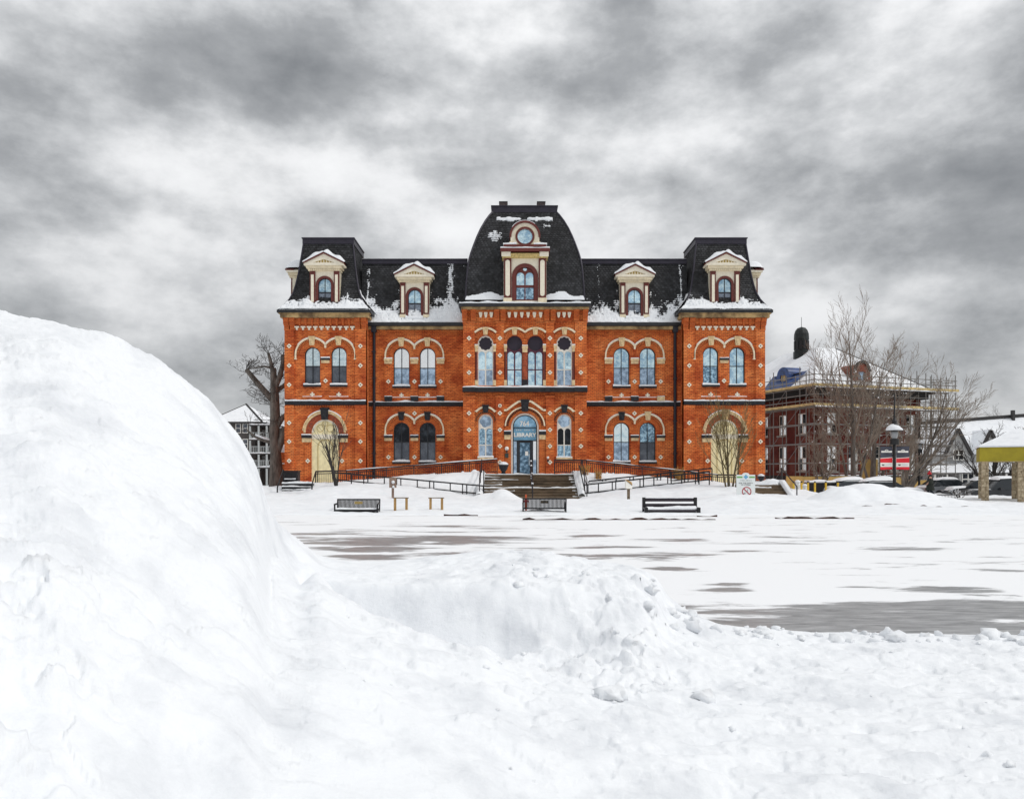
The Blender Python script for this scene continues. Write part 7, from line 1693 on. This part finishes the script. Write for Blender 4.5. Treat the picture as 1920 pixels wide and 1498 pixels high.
def person():
    Y = 45.5; x = (1744 - CX) * Y / F; z = LH(x, Y) - .04; top = W(0, 887, Y).z; k = (top - z) / 1.68
    t = local(thing('person', 'person in red knitted hat and long dark coat walking with a tan bag', 'person', (x, Y, z), rz=R(70))); t.scale = (k, k, k)
    # local: facing +y; right is +x
    pts = [(0, 0, .92), (0, 0, 1.08), (0, .01, 1.26), (0, 0, 1.38), (0, .02, 1.46), (0, .04, 1.56), (0, .05, 1.64),
           (.10, .0, .86), (.11, .12, .48), (.11, .05, .09), (.11, .20, .04), (-.10, 0, .86), (-.11, -.02, .48), (-.11, -.26, .13), (-.11, -.16, .05),
           (.19, 0, 1.36), (.25, -.06, 1.10), (.24, .10, .90), (.24, .16, .82), (-.19, 0, 1.36), (-.25, .06, 1.10), (-.24, .20, .94), (-.23, .27, .90)]
    edges = [(0, 1), (1, 2), (2, 3), (3, 4), (4, 5), (5, 6), (0, 7), (7, 8), (8, 9), (9, 10), (0, 11), (11, 12), (12, 13), (13, 14), (3, 15), (15, 16), (16, 17), (17, 18), (3, 19), (19, 20), (20, 21), (21, 22)]
    rad = [.15, .145, .16, .10, .06, .10, .085, .105, .075, .05, .045, .105, .075, .05, .045, .085, .06, .048, .04, .085, .06, .048, .04]
    nose = len(pts); pts += [(0, .12, 1.555), (0, .145, 1.545)]; rad += [.03, .016]; edges += [(5, nose), (nose, nose + 1)]
    for hand, sd in ((18, 1), (22, -1)):                     # four fingers and a thumb on each hand
        hx, hy, hz = pts[hand]
        for q in range(4):
            i0 = len(pts); bx = hx + (q - 1.5) * .02; pts += [(bx, hy + .02, hz - .04), (bx, hy + .015, hz - .075 - .006 * (q % 2)), (bx, hy, hz - .10)]; rad += [.011, .010, .008]; edges += [(hand, i0), (i0, i0 + 1), (i0 + 1, i0 + 2)]
        i0 = len(pts); pts += [(hx - sd * .035, hy + .03, hz - .015), (hx - sd * .04, hy + .035, hz - .045)]; rad += [.013, .010]; edges += [(hand, i0), (i0, i0 + 1)]
    h = skin_mesh('body', pts, edges, rad, 'skin', t)
    lg = [(0, 0, .96), (.10, .0, .86), (.11, .12, .48), (.11, .05, .12), (-.10, 0, .86), (-.11, -.02, .48), (-.11, -.26, .16)]
    skin_mesh('trousers', lg, [(0, 1), (1, 2), (2, 3), (0, 4), (4, 5), (5, 6)], [.165, .12, .09, .075, .12, .09, .075], 'jeans', t)
    for bt in ([(.11, .05, .14), (.11, .05, .06), (.11, .22, .045)], [(-.11, -.26, .18), (-.11, -.25, .10), (-.11, -.12, .06)]): skin_mesh('boot', bt, [(0, 1), (1, 2)], [.07, .065, .05], 'hair', t)
    mb = MB()
    for s in (-1, 1): mb.lathe([(.004, -.012), (.012, 0), (.004, .01)], (s * .035, .142, 1.585), 8, 'y')
    mb.build('eyes', 'hair', h, local=True)
    mb = MB(); mb.lathe([(.118, 1.595), (.128, 1.61), (.128, 1.66), (.115, 1.70), (.09, 1.745), (.05, 1.775), (.02, 1.785)], (0, .04, 0), 16); ht = mb.build('hat', 'hat_red', t, local=True, smooth=True)
    mb = MB(); mb.lathe([(.132, 1.59), (.138, 1.60), (.138, 1.645), (.13, 1.65)], (0, .04, 0), 16); mb.build('brim', 'hat_red', ht, local=True, smooth=True); mb = MB(); mb.lathe([(.01, 1.775), (.045, 1.80), (.04, 1.84), (.01, 1.86)], (0, .035, 0), 10); mb.build('bobble', 'hat_red', ht, local=True, smooth=True)
    mb = MB(); mb.lathe([(.06, 1.35), (.12, 1.42), (.12, 1.55), (.10, 1.60)], (0, -.01, 0), 12); mb.build('hair', 'hair', t, local=True, smooth=True)
    mb = MB(); n = 20; o = 0
    for z_, rx, ry in ((.50, .30, .27), (.52, .31, .28), (.80, .27, .23), (1.02, .23, .19), (1.22, .235, .19), (1.34, .23, .16), (1.42, .14, .12), (1.48, .10, .10)):
        for q in range(n): a = 2 * math.pi * q / n; w = 1 + .05 * math.sin(5 * a + z_ * 4); mb.v.append((rx * w * math.cos(a), ry * w * math.sin(a), z_))
    for i in range(7):
        for q in range(n): mb.f.append((i * n + q, i * n + (q + 1) % n, (i + 1) * n + (q + 1) % n, (i + 1) * n + q)); mb.mi.append(0)
    mb.f.append(tuple(range(n))); mb.mi.append(0); ct = mb.build('coat', 'coat_dark', t, local=True, smooth=True)
    for s in (-1, 1):
        pts = [(s * .20, 0, 1.34), (s * .26, -.05 * s, 1.10), (s * .25, .13, .93)]; skin_mesh('sleeve', pts, [(0, 1), (1, 2)], [.095, .08, .07], 'coat_dark', ct)
    bg = local(thing('shoulder_bag', 'tan shoulder bag hanging at the side of the walking person', 'bag', (x, Y, z), rz=R(70))); bg.scale = (k, k, k)
    mb = MB(); mb.frustum(.27, .43, -.26, .10, .62, .98, .02, .04); mb.build('pouch', 'bag_tan', bg, local=True, smooth=True, sharp=30); mb = MB(); mb.tube([(.34, -.2, .97), (.25, -.08, 1.3), (.16, -.02, 1.43), (.25, .05, 1.3), (.34, .05, .97)], .018, 6); mb.build('strap', 'bag_tan', bg, local=True)
person()

# ---- black hoop fence, snow-laden shrub
t = thing('hoop_fence', 'low black hoop fence sunk in the snow right of the person', 'fence', tuple(GB(1775, 42)))
for k in range(15):
    x = ((1757 + 2.7 * k) - CX) * 42 / F; strut('bar', (x, 42, -.2), (x, 42, .36), .013, 'black_metal', t, 5)
strut('rail', ((1756 - CX) * 42 / F, 42, .36), ((1797 - CX) * 42 / F, 42, .36), .025, 'black_metal', t); strut('rail', ((1756 - CX) * 42 / F, 42, .1), ((1797 - CX) * 42 / F, 42, .1), .02, 'black_metal', t)
b = W(1800, 938, 46); rng = random.Random(8); t = thing('snowy_shrub', 'leafless shrub plastered with snow in front of the silver car', 'shrub', tuple(b)); mbs = [MB(), MB()]
for k in range(9): a = rng.uniform(0, 6.28); grow(mbs, b.copy(), Vector((math.cos(a) * .7, math.sin(a) * .4, 1)).normalized(), .7, .03, 0, rng, [(4, .2, .03, 4, .6, 45, .5, .2), (4, .2, .02, 0, .5, 40, .5, .2)])
mbs[0].build('stems', 'twig_dark', t); mbs[1].build('snowy_twigs', 'snow', t, kind='stuff')

# ---- white house
def house():
    Y = 84.0; X = lambda px, y=Y: (px - CX) * y / F; Z = lambda py, y=Y: CZ - (py - HY) * y / F
    t = thing('white_house', 'pale clapboard house with steep snowy gables behind the gazebo', 'house', (X(1820), Y, 0))
    x0, x1 = X(1722), X(1990); ze = Z(850); zr = Z(793)
    k = int((ze + .2) / .17)
    for i in range(k): z = -.2 + .17 * i; mb = MB(); mb.add([(x0, Y - .02, z), (x1, Y - .02, z), (x1, Y, z + .17), (x0, Y, z + .17), (x0, Y, z), (x1, Y, z)], [(0, 1, 2, 3), (0, 1, 5, 4)]); mb.build('clapboard', 'siding', t)
    mb = MB(); mb.box(x0, x1, Y + .01, Y + 9, -.2, ze); mb.build('wall', 'siding', t)
    mb = MB(); mb.add([(x0 - .4, Y - .5, ze - .1), (x1, Y - .5, ze - .1), (x1, Y + 4.5, zr + 1.2), (x0 - .4, Y + 4.5, zr), (x0 - .4, Y + 9.4, ze), (x1, Y + 9.4, ze)], [(0, 1, 2, 3), (3, 2, 5, 4)]); rf = mb.build('roof', 'snow', t)
    mb = MB(); mb.beam((x0 - .4, Y + 4.45, zr + .05), (x1, Y + 4.45, zr + 1.25), .5, .35); mb.build('ridge', 'rake_dark', rf)
    mb = MB(); a = X(1899, Y + 4); mb.box(a - .14, a + .14, Y + 3.8, Y + 4.2, zr, zr + 1.7); mb.build('chimney', 'rake_dark', rf)
    for ax, ay, hwpx, pyb in ((1789, 806, 21, 850), (1849, 809, 17, 846)):
        xa = X(ax); za = Z(ay); zb = Z(pyb); hw = hwpx * Y / F; mb = MB(); mb.plate([(xa - hw, zb - .4), (xa + hw, zb - .4), (xa + hw, zb), (xa, za), (xa - hw, zb)], [], Y - .6, Y + 4); g = mb.build('gable', 'siding', t)
        mb = MB(); mb.add([(xa, Y - .9, za + .18), (xa, Y + 5, za + .18), (xa + hw * 1.25, Y + 5, zb - .1), (xa + hw * 1.25, Y - .9, zb - .1), (xa - hw * 1.25, Y + 5, zb - .1), (xa - hw * 1.25, Y - .9, zb - .1)], [(0, 1, 2, 3), (0, 1, 4, 5)]); mb.build('gable_roof', 'snow', g)
        mb = MB()
        for s in (-1, 1): mb.beam((xa, Y - .8, za + .05), (xa + s * hw * 1.22, Y - .8, zb - .2), .2, .3, up=(0, 0, 1))
        mb.build('bargeboard', 'rake_dark', g)
    def win(px, py, w, h, y=Y - .65):
        cx, cz = X(px), Z(py); mb = MB(); hs = [rect(cx + s0 * w / 2 + (.05 if s0 == 0 else .08), cx + s0 * w / 2 + w / 2 - (.05 if s0 < 0 else .08), cz + s1 * h / 2 + .06, cz + s1 * h / 2 + h / 2 - .06) for s0 in (-1, 0) for s1 in (-1, 0)]
        mb.plate(rect(cx - w / 2, cx + w / 2, cz - h / 2, cz + h / 2), hs, y, y + .08); q = mb.build('window', 'letter_white', t)
        for h_ in hs: mb = MB(); mb.add([(p[0], y + .05, p[1]) for p in h_], [(0, 1, 2, 3)]); mb.build('pane', 'glass_dark', q)
    win(1791, 853, 1.15, 1.1); win(1793, 898, 1.3, 1.25, Y - 2.2); win(1766, 900, 1.0, 1.1, Y - .2); win(1884, 902, .9, 1.3, Y - .2); win(1850, 838, .7, .9); win(1915, 868, 1.0, 1.2, Y - .2)
    mb = MB(); mb.box(X(1778), X(1815), Y - 2.1, Y - .03, -.2, Z(884)); mb.build('porch', 'siding', t)
    mb = MB(); mb.add([(X(1722), Y - 2.6, Z(886)), (X(1990), Y - 2.6, Z(886)), (X(1990), Y - .1, Z(866)), (X(1722), Y - .1, Z(866))], [(0, 1, 2, 3)]); mb.build('porch_roof', 'snow', t)
    mb = MB(); mb.box(X(1722), X(1990), Y - 2.62, Y - 2.5, Z(888), Z(886) - .01); mb.build('fascia', 'rake_dark', t)
    for px in (1730, 1752, 1822, 1860, 1900): mb = MB(); mb.box(X(px) - .08, X(px) + .08, Y - 2.5, Y - 2.34, -.2, Z(888.2)); mb.build('porch_post', 'letter_white', t)
    mb = MB(); mb.box(X(1822), X(1850), Y - 2.4, Y - 2.35, -.2, .9); mb.build('porch_screen', 'rake_dark', t)
house()
# ---- gazebo with fieldstone pillars
def stone_mat():
    m = bpy.data.materials.new('fieldstone'); m.use_nodes = True; nt = m.node_tree; L = nt.links; N = nt.nodes.new; b = nt.nodes['Principled BSDF']; b.inputs['Roughness'].default_value = .85
    tc = N('ShaderNodeTexCoord'); v = N('ShaderNodeTexVoronoi'); v.inputs['Scale'].default_value = 7; L.new(tc.outputs['Object'], v.inputs['Vector']); r = N('ShaderNodeValToRGB'); L.new(v.outputs['Color'], r.inputs[0])
    r.color_ramp.elements[0].color = (.26, .19, .11, 1); r.color_ramp.elements[1].color = (.62, .52, .36, 1); L.new(r.outputs[0], b.inputs['Base Color'])
    bp = N('ShaderNodeBump'); bp.invert = True; bp.inputs['Strength'].default_value = .8; bp.inputs['Distance'].default_value = .05; L.new(v.outputs['Distance'], bp.inputs['Height']); L.new(bp.outputs[0], b.inputs['Normal']); MATS['fieldstone'] = m
stone_mat()
def gazebo():
    Y = 41.0; xo = (1847 - CX) * Y / F; zt = W(0, 866, Y).z; zb = W(0, 839, Y).z; G = 1.62; D = 3.6
    t = local(thing('gazebo', 'open gazebo with stone pillars, mustard-yellow beam and snow-covered roof', 'gazebo', (xo, Y, 0), rz=R(-29))); rng = random.Random(3)
    def pillar(x, y, h):
        mb = MB(); mb.frustum(x - .17, x + .17, y - .17, y + .17, -.1, h, .01, .01); p = mb.build('pillar', 'fieldstone', t, local=True)
        z = -.02
        while z < h - .12:
            hh = rng.uniform(.12, .2); xx = -.17
            while xx < .14:
                w = min(rng.uniform(.12, .24), .17 - xx); mb = MB(); d = rng.uniform(.012, .04); mb.frustum(x + xx + .008, x + xx + w - .008, y - .172 - d, y - .14, z + .008, z + hh - .008, .012, 0); mb.build('stone', 'fieldstone', p, local=True); xx += w
            z += hh
    for x in (0, G, 2 * G):
        for y in (0, D): pillar(x, y, zt)
    ex0, ex1, ey0, ey1 = -.26, 2 * G + .26, -.26, D + .26
    for a, b, c, d in ((ex0, ex1, ey0, ey0 + .2), (ex0, ex1, ey1 - .2, ey1), (ex0, ex0 + .2, ey0 + .201, ey1 - .201), (ex1 - .2, ex1, ey0 + .201, ey1 - .201)): mb = MB(); mb.box(a, b, c, d, zt + .03, zb); mb.build('beam', 'beam_yellow', t, local=True)
    mb = MB(); mb.box(ex0 + .03, ex1 - .03, ey0 - .03, ey0 + .22, zt, zt + .028); mb.build('beam_trim', 'plank', t, local=True)
    ox = .06; xm = G; ym = D / 2; zr = zb + 1.0
    vs = [(ex0 - ox, ey0 - ox, zb + .002), (ex1 + ox, ey0 - ox, zb + .002), (ex1 + ox, ey1 + ox, zb + .002), (ex0 - ox, ey1 + ox, zb + .002), (xm, ym, zr)]
    mb = MB(); mb.add(vs, [(0, 1, 4), (1, 2, 4), (2, 3, 4), (3, 0, 4), (0, 1, 2, 3)]); rf = mb.build('roof', 'roof_grey', t, local=True)
    mb = MB(); mb.add([(v[0], v[1], v[2] + .09) for v in vs] + [(v[0], v[1], v[2] + .005) for v in vs[:4]], [(0, 1, 4), (1, 2, 4), (2, 3, 4), (3, 0, 4), (0, 1, 6, 5), (1, 2, 7, 6), (2, 3, 8, 7), (3, 0, 5, 8)]); mb.build('roof_snow', 'snow', rf, local=True)
gazebo()
# ---- old house at the far left
def left_house():
    Y = 86.0; X = lambda px, y=Y: (px - CX) * y / F; Z = lambda py, y=Y: CZ - (py - HY) * y / F
    t = thing('old_house', 'dark wooden house with snowy pyramid roof and stacked porches at the far left', 'house', (X(460), Y, 0))
    mb = MB(); mb.box(X(395), X(478), Y, Y + 8, -.2, Z(792)); mb.build('wall', 'house_dark', t)
    mb = MB(); mb.box(X(478) + .01, X(530), Y + 2.5, Y + 9, -.2, Z(800)); mb.build('rear_wall', 'house_dark', t)
    mb = MB(); a, b = X(390), X(494); c = X(456, Y + 3); mb.add([(a, Y - .5, Z(791)), (b, Y - .5, Z(791)), (b, Y + 8.5, Z(791)), (a, Y + 8.5, Z(791)), (c, Y + 4, Z(752))], [(0, 1, 4), (1, 2, 4), (2, 3, 4), (3, 0, 4)]); rf = mb.build('roof', 'snow', t)
    mb = MB(); mb.box(a, b, Y - .55, Y - .4, Z(795), Z(791) - .01); mb.build('fascia', 'rake_dark', rf)
    mb = MB(); mb.tube([(b, Y - .5, Z(791)), (c, Y + 4, Z(752))], .12, 6); mb.build('hip_roll', 'rake_dark', rf); mb = MB(); mb.tube([(a, Y - .5, Z(791)), (c, Y + 4, Z(752))], .06, 6); mb.build('hip_roll', 'rake_dark', rf)
    for px in (447, 460):
        for py in (803, 832, 866):
            cx, cz = X(px), Z(py); mb = MB(); w, h = .62, 1.1; mb.plate(rect(cx - w / 2, cx + w / 2, cz - h / 2, cz + h / 2), [rect(cx - w / 2 + .08, cx + w / 2 - .08, cz - h / 2 + .08, cz - .03), rect(cx - w / 2 + .08, cx + w / 2 - .08, cz + .03, cz + h / 2 - .08)], Y - .05, Y + .02); q = mb.build('window', 'letter_white', t)
            for z0, z1 in ((cz - h / 2 + .08, cz - .03), (cz + .03, cz + h / 2 - .08)): mb = MB(); mb.add([(cx - w / 2, Y - .02, z0), (cx + w / 2, Y - .02, z0), (cx + w / 2, Y - .02, z1), (cx - w / 2, Y - .02, z1)], [(0, 1, 2, 3)]); mb.build('pane', 'glass_grey', q)
    for k, py in enumerate((797, 824, 850, 876)):
        mb = MB(); mb.box(X(470), X(514), Y - .6, Y + 2.4, Z(py + 2), Z(py)); d = mb.build('porch_deck', 'house_dark' if k else 'rake_dark', t)
        mb = MB(); snow_strip(mb, X(470), X(513), Y - .6, Y - .3, Z(py) + .002, .12, seed=k); mb.build('snow_cap', 'snow', d, smooth=True)
        if k:
            mb = MB(); mb.box(X(471), X(513), Y - .55, Y - .5, Z(py - 13), Z(py - 12)); mb.build('porch_rail', 'letter_grey', t)
            for j in range(14): strut('baluster', (X(472 + 3.1 * j), Y - .52, Z(py)), (X(472 + 3.1 * j), Y - .52, Z(py - 12)), .03, 'letter_grey', t, 4)
    for px in (472, 488, 503, 513): mb = MB(); mb.box(X(px) - .09, X(px) + .09, Y - .6, Y - .42, -.2, Z(797)); mb.build('porch_post', 'letter_grey', t)
    for px, py in ((482, 812), (500, 815), (497, 842), (482, 862), (502, 868)):
        cx, cz = X(px), Z(py); mb = MB(); mb.box(cx - .32, cx + .32, Y + 2.42, Y + 2.49, cz - .5, cz + .5); mb.build('window', 'letter_grey', t)
left_house()
# a low brick annexe beside the library
an = thing('brick_annexe', 'small pinkish brick annexe with snowy roof behind the pollarded tree', 'building', (W(520, 890, 60).x, 60, 0))
a, b = W(523, 848, 60), W(548, 848, 60); mb = MB(); mb.box(a.x, b.x, 60, 66, -.2, a.z); mb.build('wall', 'brick', an); mb = MB(); snow_strip(mb, a.x - .2, b.x, 59.7, 66, a.z, .5, 3); mb.build('roof_snow', 'snow', an, smooth=True)
mb = MB(); mb.box(a.x - .1, b.x, 59.8, 60 - .002, W(0, 870, 60).z, W(0, 868, 60).z); mb.build('sill', 'letter_white', an)
